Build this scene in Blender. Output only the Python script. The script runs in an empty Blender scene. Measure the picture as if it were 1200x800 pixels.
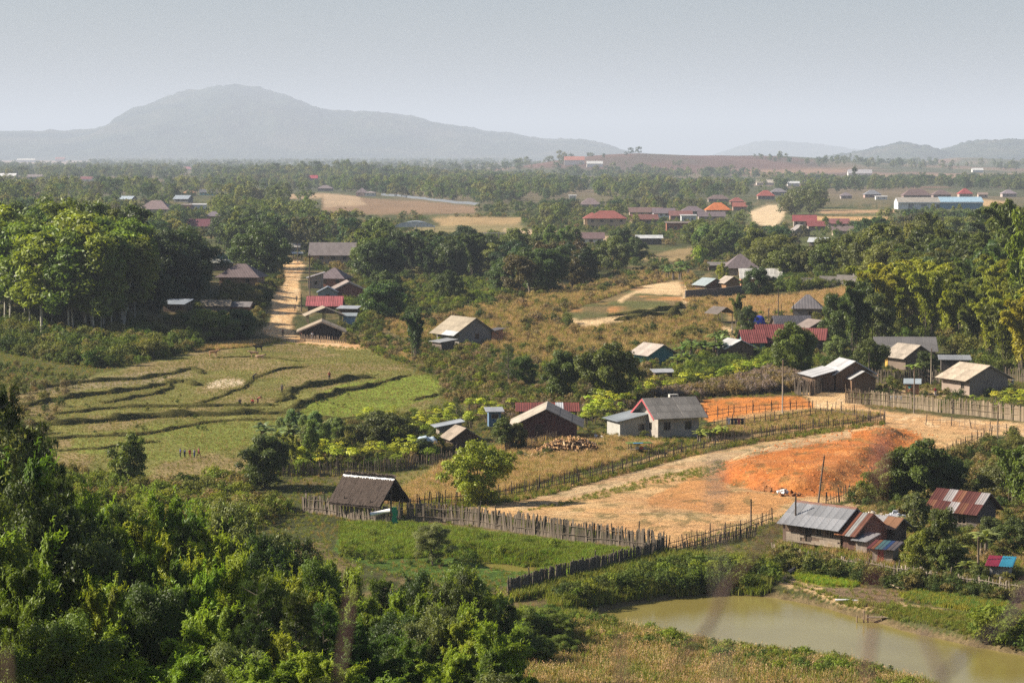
import bpy, math, random
import numpy as np
from mathutils import Vector, Matrix
from math import radians, sin, cos, tan, pi, sqrt, atan2

# ------------------------------------------------------------------ camera, sky, sun, exposure
S = bpy.context.scene
COL = S.collection
F_PX = 2833.33          # 85 mm lens on 36 mm film, in units of the 1200 px wide photograph
CAM_Z = 33.0
HORIZON = 181.0
HAZE = 9e-5
PITCH = math.atan((400 - HORIZON) / F_PX)
SUN_EL, SUN_SIDE = radians(33), radians(-3)      # straight from the left

cam_d = bpy.data.cameras.new("camera"); cam = bpy.data.objects.new("camera", cam_d); COL.objects.link(cam)
cam.location = (0, 0, CAM_Z); cam.rotation_euler = (pi / 2 - PITCH, 0, 0)
cam_d.lens = 85; cam_d.sensor_width = 36; cam_d.clip_start = 0.2; cam_d.clip_end = 80000
cam_d.dof.use_dof = True; cam_d.dof.focus_distance = 320; cam_d.dof.aperture_fstop = 5.6
S.camera = cam

W = bpy.data.worlds.new("World"); S.world = W; W.use_nodes = True
wn = W.node_tree; wn.nodes.clear()
sky = wn.nodes.new("ShaderNodeTexSky"); sky.sky_type = 'NISHITA'; sky.sun_disc = False
SKYNODE = sky
sky.sun_elevation = SUN_EL; sky.sun_rotation = radians(270) - SUN_SIDE
sky.altitude = 800; sky.air_density = 1.0; sky.dust_density = 5.0; sky.ozone_density = 3.0
bg = wn.nodes.new("ShaderNodeBackground"); bg.inputs[1].default_value = 0.053
wo = wn.nodes.new("ShaderNodeOutputWorld")
wn.links.new(sky.outputs[0], bg.inputs[0]); wn.links.new(bg.outputs[0], wo.inputs[0])

sun_d = bpy.data.lights.new("sun", 'SUN'); sun = bpy.data.objects.new("sun", sun_d); COL.objects.link(sun)
sun_d.energy = 5.0; sun_d.angle = radians(0.55); sun_d.color = (1.0, 0.89, 0.74)
sv = Vector((-cos(SUN_SIDE) * cos(SUN_EL), -sin(SUN_SIDE) * cos(SUN_EL), sin(SUN_EL)))
sun.rotation_euler = sv.to_track_quat('Z', 'Y').to_euler()

S.view_settings.view_transform = 'Standard'; S.view_settings.look = 'None'
S.view_settings.exposure = 1.1; S.view_settings.gamma = 1.0
S.render.engine = 'CYCLES'
S.cycles.max_bounces = 5; S.cycles.diffuse_bounces = 2; S.cycles.glossy_bounces = 2
S.cycles.transmission_bounces = 2; S.cycles.volume_bounces = 0; S.cycles.use_adaptive_sampling = False; S.cycles.transparent_max_bounces = 8
S.cycles.use_denoising = False
S.cycles.caustics_reflective = False; S.cycles.caustics_refractive = False

# ------------------------------------------------------------------ projection helpers
FWD = np.array([0, cos(PITCH), -sin(PITCH)]); UP = np.array([0, sin(PITCH), cos(PITCH)])
def proj(x, y, z):
    dz = z - CAM_Z
    d = y * FWD[1] + dz * FWD[2]; u = y * UP[1] + dz * UP[2]
    d = np.maximum(d, 1e-3)
    return 600 + F_PX * x / d, 400 - F_PX * u / d
def ray(px, py):
    v = FWD + UP * ((400 - py) / F_PX) + np.array([1, 0, 0]) * ((px - 600) / F_PX)
    return v / v[1]
def pip(px, py, poly):
    px = np.asarray(px, float); py = np.asarray(py, float)
    ins = np.zeros(px.shape, bool); n = len(poly); j = n - 1
    for i in range(n):
        xi, yi = poly[i]; xj, yj = poly[j]
        if yi != yj:
            c = ((yi > py) != (yj > py)) & (px < (xj - xi) * (py - yi) / (yj - yi) + xi)
            ins ^= c
        j = i
    return ins
def segdist(px, py, poly, closed=True):
    d = np.full(np.shape(px), 1e9); n = len(poly)
    for i in range(n if closed else n - 1):
        ax, ay = poly[i]; bx, by = poly[(i + 1) % n]
        vx, vy = bx - ax, by - ay; L = vx * vx + vy * vy + 1e-9
        t = np.clip(((px - ax) * vx + (py - ay) * vy) / L, 0, 1)
        d = np.minimum(d, np.hypot(px - ax - t * vx, py - ay - t * vy))
    return d
def _h(i, j, s):
    n = (i * 374761393 + j * 668265263 + s * 974634777) & 0x7fffffff
    n = ((n ^ (n >> 13)) * 1274126177) & 0x7fffffff
    n = n ^ (n >> 16)
    return (n & 0xffff) / 65535.0
def vnoise(x, y, s=0):
    xi = np.floor(x).astype(np.int64); yi = np.floor(y).astype(np.int64)
    fx = x - xi; fy = y - yi; fx = fx * fx * (3 - 2 * fx); fy = fy * fy * (3 - 2 * fy)
    a = _h(xi, yi, s); b = _h(xi + 1, yi, s); c = _h(xi, yi + 1, s); d = _h(xi + 1, yi + 1, s)
    return (a + (b - a) * fx) * (1 - fy) + (c + (d - c) * fx) * fy
def fbm(x, y, o=4, s=0):
    v = 0; a = .5; t = 0
    for k in range(o):
        v = v + a * vnoise(x * 2 ** k + 17.3 * k, y * 2 ** k - 9.1 * k, s + k); t += a; a *= .55
    return v / t
def sstep(a, b, x):
    t = np.clip((x - a) / (b - a), 0, 1); return t * t * (3 - 2 * t)

# ------------------------------------------------------------------ terrain height
WATER = -0.7
def flat(px, py, z=0.0):
    v = ray(px, py); t = (z - CAM_Z) / v[2]; return (v[0] * t, t)
POND_PX = [(696,719),(742,708),(790,701),(830,697),(870,697),(905,700),(935,705),(970,713),(1000,722),(1030,730),(1060,739),
           (1100,748),(1140,757),(1200,768),(1300,782),(1320,835),(1240,822),(1190,832),(1140,822),(1100,812),(1060,800),(1020,788),
           (985,779),(940,773),(890,768),(850,763),(810,756),(770,747),(725,736)]
POND = [flat(a, b, WATER) for a, b in POND_PX]
POND2_PX = [(555,655),(600,662),(640,664),(648,671),(640,678),(600,676),(560,666)]
POND2 = [flat(a, b, WATER) for a, b in POND2_PX]
MOUND = [flat(a, b) for a, b in [(832,556),(850,541),(880,531),(930,519),(980,510),(1025,503),(1060,505),(1072,512),(1050,532),(1018,560),(985,576),(930,578),(880,572),(850,567)]]
def g2(x, y, cx, cy, sx, sy, h): return h * np.exp(-((x - cx) / sx) ** 2 - ((y - cy) / sy) ** 2)
def H(x, y):
    x = np.asarray(x, float); y = np.asarray(y, float)
    ys = y + np.clip(x, 0, 30) * 0.35
    z = np.interp(ys, [-60, 0, 20, 60, 100, 140, 162], [34, 31.2, 25.5, 16.5, 7.6, 1.0, 0])
    m = sstep(170, 230, y)
    z = z + g2(x, y, -92, 520, 46, 90, 6.0)                       # knoll under the left wood
    z = z + g2(x, y, 118, 520, 48, 120, 11.0) * sstep(360, 430, y) # rise under the right wood
    z = z + g2(x, y, 22, 500, 34, 60, 3.0)                        # dry grass rise
    z = z + g2(x, y, 50, 335, 60, 40, .6)
    z = z + m * (fbm(x / 40, y / 40, 3, 5) - .5) * 1.6
    z = z + m * (fbm(x / 6, y / 6, 2, 9) - .5) * .22
    mm = (y > 210) & (y < 300) & (x > 5) & (x < 60)                # heap of orange earth
    if x.ndim and mm.any():
        xm, ym = x[mm], y[mm]; sd = segdist(xm, ym, MOUND) * np.where(pip(xm, ym, MOUND), 1, -1)
        z[mm] = z[mm] + (1.2 * sstep(-.3, 3.4, sd + (fbm(xm / 2.2, ym / 2.2, 3, 4) - .5) * 1.2) + .16 * sstep(0, 2, sd) * (fbm(xm / .8, ym / .8, 3, 6) - .5)) * (.75 + .3 * fbm(xm / 9, ym / 9, 2, 14))
    elif not x.ndim and bool(mm):
        sd = float(segdist(x, y, MOUND)) * (1 if pip(x, y, MOUND) else -1); z = z + 1.2 * float(sstep(-.3, 3.4, sd))
    # far relief
    f = sstep(900, 2200, y)
    z = z + f * (fbm(x / 500, y / 500, 3, 31) - .5) * 9
    z = z + g2(x, y, 190, 4500, 170, 500, 27) + g2(x, y, 470, 4700, 230, 600, 24) + g2(x, y, 700, 5200, 500, 900, 10)
    z = z + g2(x, y, -210, 3000, 110, 260, 13) + g2(x, y, 1240, 6500, 160, 500, 24)
    z = z + g2(x, y, -330, 1500, 130, 350, 5)
    near = (y > 140) & (y < 215) & (x > -25)
    if near.any():
        xn = x[near] if x.ndim else x; yn = y[near] if x.ndim else y
        out = z[near] if x.ndim else z
        for P, k in ((POND, .45), (POND2, .6)):
            sd = segdist(xn, yn, P); sd = np.where(pip(xn, yn, P), -sd, sd)
            out = np.minimum(out, np.maximum(WATER + k * (sd + .35 * (fbm(xn / 1.2, yn / 1.2, 2, 3) - .5)), WATER - 1.3) + np.where(sd > 2.4, 9, 0))
        if x.ndim: z[near] = out
        else: z = out
    return z
_ts = np.concatenate([np.linspace(60, 1000, 500), np.geomspace(1000, 40000, 260)[1:]])
def at(px, py, dmin=60):
    """the point of the ground seen at this place of the photograph"""
    v = ray(px, py); t = _ts[_ts >= dmin]
    for _ in range(2):
        dz = CAM_Z + v[2] * t - H(v[0] * t, t)
        k = np.argmax(dz < 0)
        if dz[k] >= 0: k = len(t) - 1
        if k == 0: return Vector((v[0] * t[0], t[0], float(H(v[0] * t[0], t[0]))))
        t = np.linspace(t[k - 1], t[k], 40)
    q = t[k - 1 if k else 0]
    t1 = (t[0] + t[-1]) / 2
    x, y = v[0] * t1, t1
    return Vector((x, y, float(H(x, y))))
def pxm(y): return F_PX / y
def hz(x, y): return float(H(float(x), float(y)))

# ------------------------------------------------------------------ object helpers
def tag(o, label=None, cat=None, group=None, kind=None):
    if label: o['label'] = label
    if cat: o['category'] = cat
    if group: o['group'] = group
    if kind: o['kind'] = kind
    return o
def empty(name, loc, rz=0.0):
    o = bpy.data.objects.new(name, None); o.empty_display_size = .3; COL.objects.link(o)
    o.location = loc; o.rotation_euler = (0, 0, rz); return o
def link(name, data, parent=None, loc=(0, 0, 0), rot=(0, 0, 0), scale=None, color=None, coll=None):
    o = bpy.data.objects.new(name, data); (coll or COL).objects.link(o)
    o.parent = parent; o.location = loc; o.rotation_euler = rot
    if scale is not None: o.scale = scale
    if color is not None: o.color = (*color[:3], 1)
    return o
def npmesh(name, V, Fq, mat=None, smooth=False, face_attr=None, mat_idx=None):
    """V (n,3); Fq (m,k) faces all of k corners"""
    V = np.asarray(V, np.float32); Fq = np.asarray(Fq, np.int32)
    me = bpy.data.meshes.new(name); m, k = Fq.shape
    me.vertices.add(len(V)); me.vertices.foreach_set('co', V.ravel())
    me.loops.add(m * k); me.loops.foreach_set('vertex_index', Fq.ravel())
    me.polygons.add(m); me.polygons.foreach_set('loop_start', np.arange(0, m * k, k, dtype=np.int32))
    me.polygons.foreach_set('loop_total', np.full(m, k, np.int32))
    if smooth: me.polygons.foreach_set('use_smooth', np.ones(m, bool))
    for mt in (mat if isinstance(mat, (list, tuple)) else [mat]):
        if mt: me.materials.append(mt)
    if mat_idx is not None: me.polygons.foreach_set('material_index', np.asarray(mat_idx, np.int32))
    if face_attr is not None:
        a = me.attributes.new('var', 'FLOAT', 'FACE'); a.data.foreach_set('value', np.asarray(face_attr, np.float32))
    me.update(); return me
class MB:
    """collects boxes, bars, tubes and polygons into one mesh"""
    def __init__(s): s.v = []; s.f = []
    def poly(s, pts):
        n = len(s.v); s.v += [tuple(p) for p in pts]; s.f.append(tuple(range(n, n + len(pts)))); return s
    def box(s, x0, x1, y0, y1, z0, z1):
        n = len(s.v); s.v += [(x, y, z) for z in (z0, z1) for x, y in ((x0, y0), (x1, y0), (x1, y1), (x0, y1))]
        s.f += [tuple(n + i for i in q) for q in ((3, 2, 1, 0), (4, 5, 6, 7), (0, 1, 5, 4), (1, 2, 6, 5), (2, 3, 7, 6), (3, 0, 4, 7))]; return s
    def tube(s, pts, rad, n=6, cap=True):
        pts = [Vector(p) for p in pts]; rad = rad if isinstance(rad, (list, tuple)) else [rad] * len(pts)
        b = len(s.v)
        for i, p in enumerate(pts):
            d = (pts[min(i + 1, len(pts) - 1)] - pts[max(i - 1, 0)]).normalized()
            u = d.cross(Vector((0, 0, 1)) if abs(d.z) < .9 else Vector((1, 0, 0))).normalized(); w = d.cross(u)
            for k in range(n):
                a = 2 * pi * k / n; s.v.append(tuple(p + (u * cos(a) + w * sin(a)) * rad[i]))
        for i in range(len(pts) - 1):
            for k in range(n):
                s.f.append((b + i * n + k, b + i * n + (k + 1) % n, b + (i + 1) * n + (k + 1) % n, b + (i + 1) * n + k))
        if cap: s.f.append(tuple(b + k for k in range(n))); s.f.append(tuple(b + (len(pts) - 1) * n + n - 1 - k for k in range(n)))
        return s
    def slab(s, p, th):
        """polygon p (list of points, counter-clockwise from above) given thickness th downwards"""
        q = [(a[0], a[1], a[2] - th) for a in p]; n = len(p)
        s.poly(p); s.poly(q[::-1])
        for i in range(n): j = (i + 1) % n; s.poly([p[i], q[i], q[j], p[j]])
        return s
    def mesh(s, name, mat=None, smooth=False):
        me = bpy.data.meshes.new(name); me.from_pydata(s.v, [], s.f)
        for mt in (mat if isinstance(mat, (list, tuple)) else [mat]):
            if mt: me.materials.append(mt)
        if smooth: me.polygons.foreach_set('use_smooth', [True] * len(me.polygons))
        me.update(); return me
    def obj(s, name, mat, parent=None, color=None, loc=(0, 0, 0), rot=(0, 0, 0), smooth=False):
        return link(name, s.mesh(name, mat, smooth), parent, loc, rot, None, color)

# ------------------------------------------------------------------ materials (tinted by each object's own colour)
def nodes_mat(name):
    m = bpy.data.materials.new(name); m.use_nodes = True; n = m.node_tree; n.nodes.clear()
    out = n.nodes.new('ShaderNodeOutputMaterial'); b = n.nodes.new('ShaderNodeBsdfPrincipled')
    n.links.new(b.outputs[0], out.inputs[0]); return m, n, b
def N(n, t, **kw):
    o = n.nodes.new(t)
    for k, v in kw.items(): setattr(o, k, v)
    return o
def noise(n, scale, detail=3, rough=.6, coord='Object', stretch=None):
    tc = N(n, 'ShaderNodeTexCoord'); src = tc.outputs[coord]
    if stretch:
        mp = N(n, 'ShaderNodeMapping'); mp.inputs['Scale'].default_value = stretch; n.links.new(src, mp.inputs[0]); src = mp.outputs[0]
    t = N(n, 'ShaderNodeTexNoise'); t.inputs['Scale'].default_value = scale; t.inputs['Detail'].default_value = detail
    t.inputs['Roughness'].default_value = rough; n.links.new(src, t.inputs['Vector']); return t.outputs[0]
def ramp(n, fac, stops):
    r = N(n, 'ShaderNodeValToRGB'); e = r.color_ramp.elements
    while len(e) < len(stops): e.new(.5)
    for el, (p, c) in zip(e, stops): el.position = p; el.color = (*c, 1) if len(c) == 3 else c
    n.links.new(fac, r.inputs[0]); return r.outputs[0]
def mix(n, a, b, fac, mode='MIX'):
    m = N(n, 'ShaderNodeMix', data_type='RGBA', blend_type=mode)
    for s, v in ((0, fac), (6, a), (7, b)):
        if hasattr(v, 'is_output'): n.links.new(v, m.inputs[s])
        elif s == 0: m.inputs[0].default_value = v
        else: m.inputs[s].default_value = (*v, 1)
    return m.outputs[2]
def bump(n, b, h, strength=.4, dist=.05):
    bp = N(n, 'ShaderNodeBump'); bp.inputs['Strength'].default_value = strength; bp.inputs['Distance'].default_value = dist
    n.links.new(h, bp.inputs['Height']); n.links.new(bp.outputs[0], b.inputs['Normal'])
def objcol(n): return N(n, 'ShaderNodeObjectInfo').outputs['Color']
def g(v): return (v, v, v)

def make_tint(name, scale=1.2, lo=.72, hi=1.12, rough=.85, metal=0, stretch=None, fine=18, bs=.3, bd=.02, stain=None, spec=.3):
    m, n, b = nodes_mat(name)
    c = mix(n, objcol(n), ramp(n, noise(n, scale, 4, .65, stretch=stretch), [(.3, g(lo)), (.72, g(hi))]), 1, 'MULTIPLY')
    c = mix(n, c, ramp(n, noise(n, fine, 2, .5, stretch=stretch), [(.3, g(.8)), (.7, g(1.12))]), 1, 'MULTIPLY')
    if stain:
        c = mix(n, c, stain[0], ramp(n, noise(n, stain[1], 5, .7, stretch=stretch), [(stain[2], g(0)), (stain[2] + .12, g(stain[3]))]))
    n.links.new(c, b.inputs['Base Color']); b.inputs['Roughness'].default_value = rough; b.inputs['Metallic'].default_value = metal
    b.inputs['Specular IOR Level'].default_value = spec
    bump(n, b, noise(n, fine, 3, .6, stretch=stretch), bs, bd)
    return m
M = {}
M['tin'] = make_tint('tin', .7, .7, 1.1, .42, .35, stain=((.16, .07, .035), .8, .60, .55), fine=9)
M['cement'] = make_tint('cement_sheet', .5, .7, 1.12, .9, stain=((.07, .06, .05), 1.1, .56, .6), fine=7)
M['tile'] = make_tint('roof_tile', .6, .75, 1.12, .8, stain=((.06, .045, .04), 1.5, .62, .5), fine=6)
M['plaster'] = make_tint('plaster', .8, .8, 1.06, .9, stain=((.12, .09, .06), .5, .60, .5), fine=10)
M['wood'] = make_tint('weathered_wood', 1.2, .55, 1.25, .9, stretch=(4, 4, .5), fine=10, stain=((.04, .03, .022), 1.4, .6, .6))
M['pole'] = make_tint('bamboo_pole', 2, .6, 1.25, .9, stretch=(1, 1, .3), fine=8)
M['thatch'] = make_tint('thatch', 1.2, .6, 1.3, 1, stretch=(5, .6, .6), fine=16, bs=.9, bd=.08)
M['cloth'] = make_tint('cloth', 3, .8, 1.1, .8, fine=20)
M['skin'] = make_tint('skin', 6, .9, 1.05, .6, fine=30, bs=.05)
M['glass'] = make_tint('window_glass', 2, .9, 1.1, .15, fine=4, bs=.02, spec=.5)
M['paint'] = make_tint('painted_metal', 3, .9, 1.05, .4, fine=20, bs=.05, spec=.5)
M['stone'] = make_tint('broken_stone', 3, .6, 1.2, .95, fine=12, bs=.6)
M['hide'] = make_tint('animal_hide', 2, .8, 1.15, .8, fine=20)
def ribbed(name, base, period, rough, metal, amp=.6, stain=None):
    """sheet metal or tiles with ribs running down the slope (object x across)"""
    m, n, b = nodes_mat(name)
    c = mix(n, objcol(n), ramp(n, noise(n, .6, 4, .65), [(.3, g(.72)), (.72, g(1.1))]), 1, 'MULTIPLY')
    w = N(n, 'ShaderNodeTexWave', wave_type='BANDS', bands_direction='X'); w.inputs['Scale'].default_value = .314 / period
    w.inputs['Distortion'].default_value = .15
    tc = N(n, 'ShaderNodeTexCoord'); n.links.new(tc.outputs['Object'], w.inputs['Vector'])
    c = mix(n, c, ramp(n, w.outputs[0], [(0, g(.86)), (1, g(1.05))]), 1, 'MULTIPLY')
    if stain: c = mix(n, c, stain[0], ramp(n, noise(n, stain[1], 5, .7, stretch=(2, .5, .5)), [(stain[2], g(0)), (stain[2] + .1, g(stain[3]))]))
    n.links.new(c, b.inputs['Base Color']); b.inputs['Roughness'].default_value = rough; b.inputs['Metallic'].default_value = metal
    b.inputs['Specular IOR Level'].default_value = .3
    bump(n, b, w.outputs[0], amp, .05); return m
M['rib_tin'] = ribbed('ribbed_tin', 0, .28, .45, .3, stain=((.17, .075, .035), .8, .6, .5))
M['rib_tile'] = ribbed('ribbed_tile', 0, .35, .85, 0, stain=((.06, .045, .04), 1.2, .6, .5))
def block_mat(name, mortar, bw=.4, bh=.2):
    m, n, b = nodes_mat(name)
    tc = N(n, 'ShaderNodeTexCoord'); sp = N(n, 'ShaderNodeSeparateXYZ'); n.links.new(tc.outputs['Object'], sp.inputs[0])
    ad = N(n, 'ShaderNodeMath', operation='ADD'); n.links.new(sp.outputs[0], ad.inputs[0]); n.links.new(sp.outputs[1], ad.inputs[1])
    cb = N(n, 'ShaderNodeCombineXYZ'); n.links.new(ad.outputs[0], cb.inputs[0]); n.links.new(sp.outputs[2], cb.inputs[1])
    br = N(n, 'ShaderNodeTexBrick'); br.inputs['Scale'].default_value = 1; br.inputs['Brick Width'].default_value = bw
    br.inputs['Row Height'].default_value = bh; br.inputs['Mortar Size'].default_value = .018
    br.inputs['Color1'].default_value = (1, 1, 1, 1); br.inputs['Color2'].default_value = (.82, .82, .82, 1); br.inputs['Mortar'].default_value = (*mortar, 1)
    n.links.new(cb.outputs[0], br.inputs['Vector'])
    c = mix(n, objcol(n), br.outputs[0], 1, 'MULTIPLY')
    c = mix(n, c, ramp(n, noise(n, .9, 4), [(.3, g(.75)), (.7, g(1.1))]), 1, 'MULTIPLY')
    n.links.new(c, b.inputs['Base Color']); b.inputs['Roughness'].default_value = .92; b.inputs['Specular IOR Level'].default_value = .2
    bump(n, b, br.outputs[1], -.5, .02); return m
M['block'] = block_mat('concrete_block', (1.25, 1.2, 1.15))
M['brick'] = block_mat('red_brick', (1.5, 1.6, 1.7), .25, .09)

def leaf_material(name, trans=.3, rough=.5, spec=.35, fixed=None):
    m = bpy.data.materials.new(name); m.use_nodes = True; n = m.node_tree; n.nodes.clear()
    out = n.nodes.new('ShaderNodeOutputMaterial'); b = n.nodes.new('ShaderNodeBsdfPrincipled'); t = n.nodes.new('ShaderNodeBsdfTranslucent')
    mx = n.nodes.new('ShaderNodeMixShader'); mx.inputs[0].default_value = trans
    oi = N(n, 'ShaderNodeObjectInfo'); at_ = N(n, 'ShaderNodeAttribute', attribute_name='var')
    hs = N(n, 'ShaderNodeHueSaturation')
    if fixed: hs.inputs['Color'].default_value = (*fixed, 1)
    else: n.links.new(oi.outputs['Color'], hs.inputs['Color'])
    def mr(src, a, b_):
        r = N(n, 'ShaderNodeMapRange'); r.inputs[3].default_value = a; r.inputs[4].default_value = b_; n.links.new(src, r.inputs[0]); return r.outputs[0]
    n.links.new(mr(oi.outputs['Random'], .475, .515), hs.inputs['Hue']); n.links.new(mr(at_.outputs['Fac'], .45, 1.65), hs.inputs['Value'])
    hs.inputs['Saturation'].default_value = 1.0
    n.links.new(hs.outputs[0], b.inputs['Base Color']); b.inputs['Roughness'].default_value = rough; b.inputs['Specular IOR Level'].default_value = spec
    yl = mix(n, hs.outputs[0], (1.5, 1.45, .6), 1, 'MULTIPLY'); n.links.new(yl, t.inputs[0])
    n.links.new(b.outputs[0], mx.inputs[1]); n.links.new(t.outputs[0], mx.inputs[2]); n.links.new(mx.outputs[0], out.inputs[0]); return m
M['leaf'] = leaf_material('leaves', .34, .5, .3); M['grass'] = leaf_material('grass_blades', .35, .7, .15)
M['bark'] = make_tint('bark', 2, .6, 1.25, .95, stretch=(1, 1, .4), fine=9)
# ------------------------------------------------------------------ the ground
def grid_axes():
    pyr = np.concatenate([np.arange(835, 232, -1.55), np.arange(232, 186, -.55)])
    far = CAM_Z * F_PX / (pyr - 181.0)
    rows = np.concatenate([np.linspace(1.2, far[0], 46)[:-1], far, np.geomspace(far[-1], 42000, 12)[1:]])
    inner = np.linspace(-.232, .232, 520)
    side = .232 * np.geomspace(1, 5.5, 26)[1:]
    return rows, np.concatenate([-side[::-1], inner, side])
rows, cols = grid_axes()
GX = rows[:, None] * cols[None, :]; GY = np.repeat(rows[:, None], len(cols), 1)
GZ = H(GX.ravel(), GY.ravel()).reshape(GX.shape)
px_, py_ = proj(GX, GY, GZ)
# ragged edges: patches are looked up at places shifted by noise that is fixed to the ground
wob = np.clip(pxm(GY), .6, 20)
nx1 = (fbm(GX / 3.5, GY / 7, 3, 41) - .5) * wob * 1.7; ny1 = (fbm(GX / 3.5, GY / 7, 3, 52) - .5) * wob * .55
nx2 = (fbm(GX / .9, GY / 2, 2, 43) - .5) * wob * .5; ny2 = (fbm(GX / .9, GY / 2, 2, 54) - .5) * wob * .2
def zone(poly, j=1.0, feather=1.0):
    m = 0
    for a, b in ((0, 0), (1.3, .7), (-1.2, -.6), (.4, -.9)):
        m = m + pip(px_ + (nx1 + nx2) * j + a * feather, py_ + (ny1 + ny2) * j + b * feather, poly)
    return m / 4.0
C = np.zeros(GX.shape + (3,)); 
def paint(c, m, var=.18, sc=6, seed=1):
    """lay the colour c on the ground where m, with worn and fresh patches"""
    c = np.array(c); v = 1 + var * 2 * (fbm(GX / sc, GY / sc, 4, seed) - .5)[..., None]
    m = np.asarray(m)[..., None]; C[:] = C * (1 - m) + c * v * m
big = fbm(GX / 60, GY / 90, 4, 61); mid = fbm(GX / 9, GY / 14, 4, 62); sm = fbm(GX / 1.6, GY / 2.6, 3, 63)
paint((.062, .068, .022), np.ones(GX.shape), .5, 5)
paint((.15, .115, .05), sstep(.47, .62, mid * .6 + sm * .4), .3, 3, 8)
paint((.085, .10, .03), sstep(.5, .6, big) * .6, .3, 6, 9)
# far plain: dry fields, scrub
fp = sstep(1300, 2200, GY)
field = fbm(GX / 160, GY / 420, 3, 71)
paint((.070, .075, .035), fp, .3, 60); paint((.15, .115, .07), fp * sstep(.50, .56, field), .25, 80)
paint((.16, .10, .07), fp * sstep(.62, .66, fbm(GX / 220, GY / 500, 3, 75)), .2, 80)
Z = {}
dry = (.185, .135, .06); sand = (.56, .40, .22); road = (.60, .39, .19); orange = (.47, .165, .042); tan = (.48, .315, .15)
green = (.105, .125, .022); soil = (.20, .13, .075); lush = (.075, .115, .018)
# reddish low hills at the edge of the plain
Z['hill'] = zone([(600,188),(660,180),(690,172),(740,178),(790,182),(850,174),(910,180),(960,190),(1000,205),(900,206),(700,200),(610,196)], 2)
paint((.085, .058, .045), Z['hill'] * .9, .25, 60); paint((.12, .065, .05), Z['hill'] * sstep(.38, .55, fbm(GX / 90, GY / 200, 3, 77)), .25, 60)
paint((.05, .06, .03), zone([(310,180),(470,180),(470,196),(310,196)], 1) * .8, .2, 40)
# far clearings
for poly, c in (([(378,226),(430,232),(500,236),(562,242),(556,250),(470,251),(378,251)], (.22,.145,.085)), ([(378,226),(420,230),(430,240),(380,243)], (.36,.26,.16)),
                ([(505,255),(560,252),(612,255),(608,264),(520,266)], (.33,.23,.11)), ([(470,266),(610,262),(622,273),(480,276)], (.22,.18,.08)),
                ([(878,248),(900,240),(922,240),(918,256),(905,268),(884,262)], (.55,.42,.26)), ([(962,246),(1050,246),(1052,249),(962,250)], (.38,.24,.13)),
                ([(940,253),(1045,254),(1045,259),(940,258)], (.47,.29,.13)), ([(590,268),(640,270),(700,276),(760,282),(700,287),(600,282)], (.52,.38,.24)),
                ([(320,228),(378,226),(378,232),(320,234)], (.34,.24,.14)), ([(1000,205),(1200,203),(1200,210),(980,210)], (.25,.17,.11)),
                ([(0,186),(110,188),(100,194),(0,193)], (.26,.18,.12)), ([(790,292),(830,288),(850,300),(790,306),(740,305)], (.26,.19,.09)),
                ([(1140,232),(1180,236),(1180,246),(1150,242)], (.42,.28,.14)), ([(860,200),(1000,196),(1000,202),(880,205)], (.23,.14,.09))):
    paint(c, zone(poly, .8), .2, 14, 3)
# dry grass rise
m = zone([(420,372),(520,372),(600,352),(690,330),(760,318),(812,322),(842,372),(850,398),(760,405),(720,420),(640,425),(560,402),(480,400)], 1.5)
paint(dry, m, .35, 5, 12); paint((.42, .21, .08), m * sstep(.58, .64, mid), .2, 3); paint((.085, .10, .03), m * sstep(.56, .63, fbm(GX / 14, GY / 18, 3, 66)) * .8, .2, 3)
paint((.24, .17, .075), zone([(890,350),(1010,338),(1060,335),(1060,350),(1000,362),(960,395),(900,400),(850,372)], 1), .3, 4)
for poly in ([(664,372),(690,376),(735,366),(768,362),(772,367),(735,374),(700,381),(668,380)], [(722,352),(745,340),(790,331),(800,333),(797,346),(775,344),(745,343),(728,354)],
             [(752,334),(796,330),(800,342),(770,345)], [(800,340),(806,330),(812,352),(800,356)], [(760,377),(800,380),(790,385),(762,383)]):
    paint(sand, zone(poly, .6), .25, 3)
# terraces of old paddy
Z['paddy_field'] = zone([(0,470),(60,452),(140,432),(200,418),(250,406),(330,400),(400,406),(450,412),(478,430),(520,452),(512,470),(500,486),(440,488),(400,500),(330,522),(270,560),(200,572),(120,560),(60,545),(0,530)], 1)
paint((.165, .16, .045), Z['paddy_field'], .4, 5, 20); paint((.25, .18, .09), Z['paddy_field'] * sstep(.46, .60, fbm(GX / 7, GY / 12, 3, 67)) * .75, .2, 3)
paint((.26, .20, .13), zone([(40,452),(150,438),(215,430),(230,440),(150,452),(50,462)], 1) * .7, .2, 3)
paint((.17, .215, .03), zone([(395,450),(500,438),(520,452),(510,466),(430,486),(340,494),(360,470)], .8), .18, 6, 21)
paint((.17, .205, .035), zone([(80,508),(250,492),(390,488),(300,520),(200,540),(90,530)], .8) * .7, .2, 6, 21)
paint((.52, .42, .28), zone([(240,449),(262,444),(286,445),(288,450),(262,454),(242,455)], .7), .15, 3)
# roads
Z['dirt_road'] = zone([(331,304),(342,303),(352,306),(358,311),(352,322),(350,330),(352,344),(349,360),(343,374),(341,386),(350,393),(372,396),(400,401),(456,405),(457,409),(440,409),(398,408),(366,404),(340,400),(318,394),(309,388),(316,376),(320,362),(316,348),(328,341),(332,330),(334,318)], .55)
Z['dirt_road'] = np.maximum(Z['dirt_road'], zone([(938,461),(962,459),(992,460),(1000,470),(1022,480),(1060,484),(1120,490),(1210,497),(1260,500),(1260,516),(1200,512),(1165,509),(1150,512),(1090,500),(1040,498),(1020,492),(985,488),(955,480),(950,468)], .55))
Z['dirt_road'] = np.maximum(Z['dirt_road'], zone([(817,379),(828,377),(850,383),(872,395),(905,405),(903,409),(880,402),(858,396),(838,389)], .4))
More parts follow.
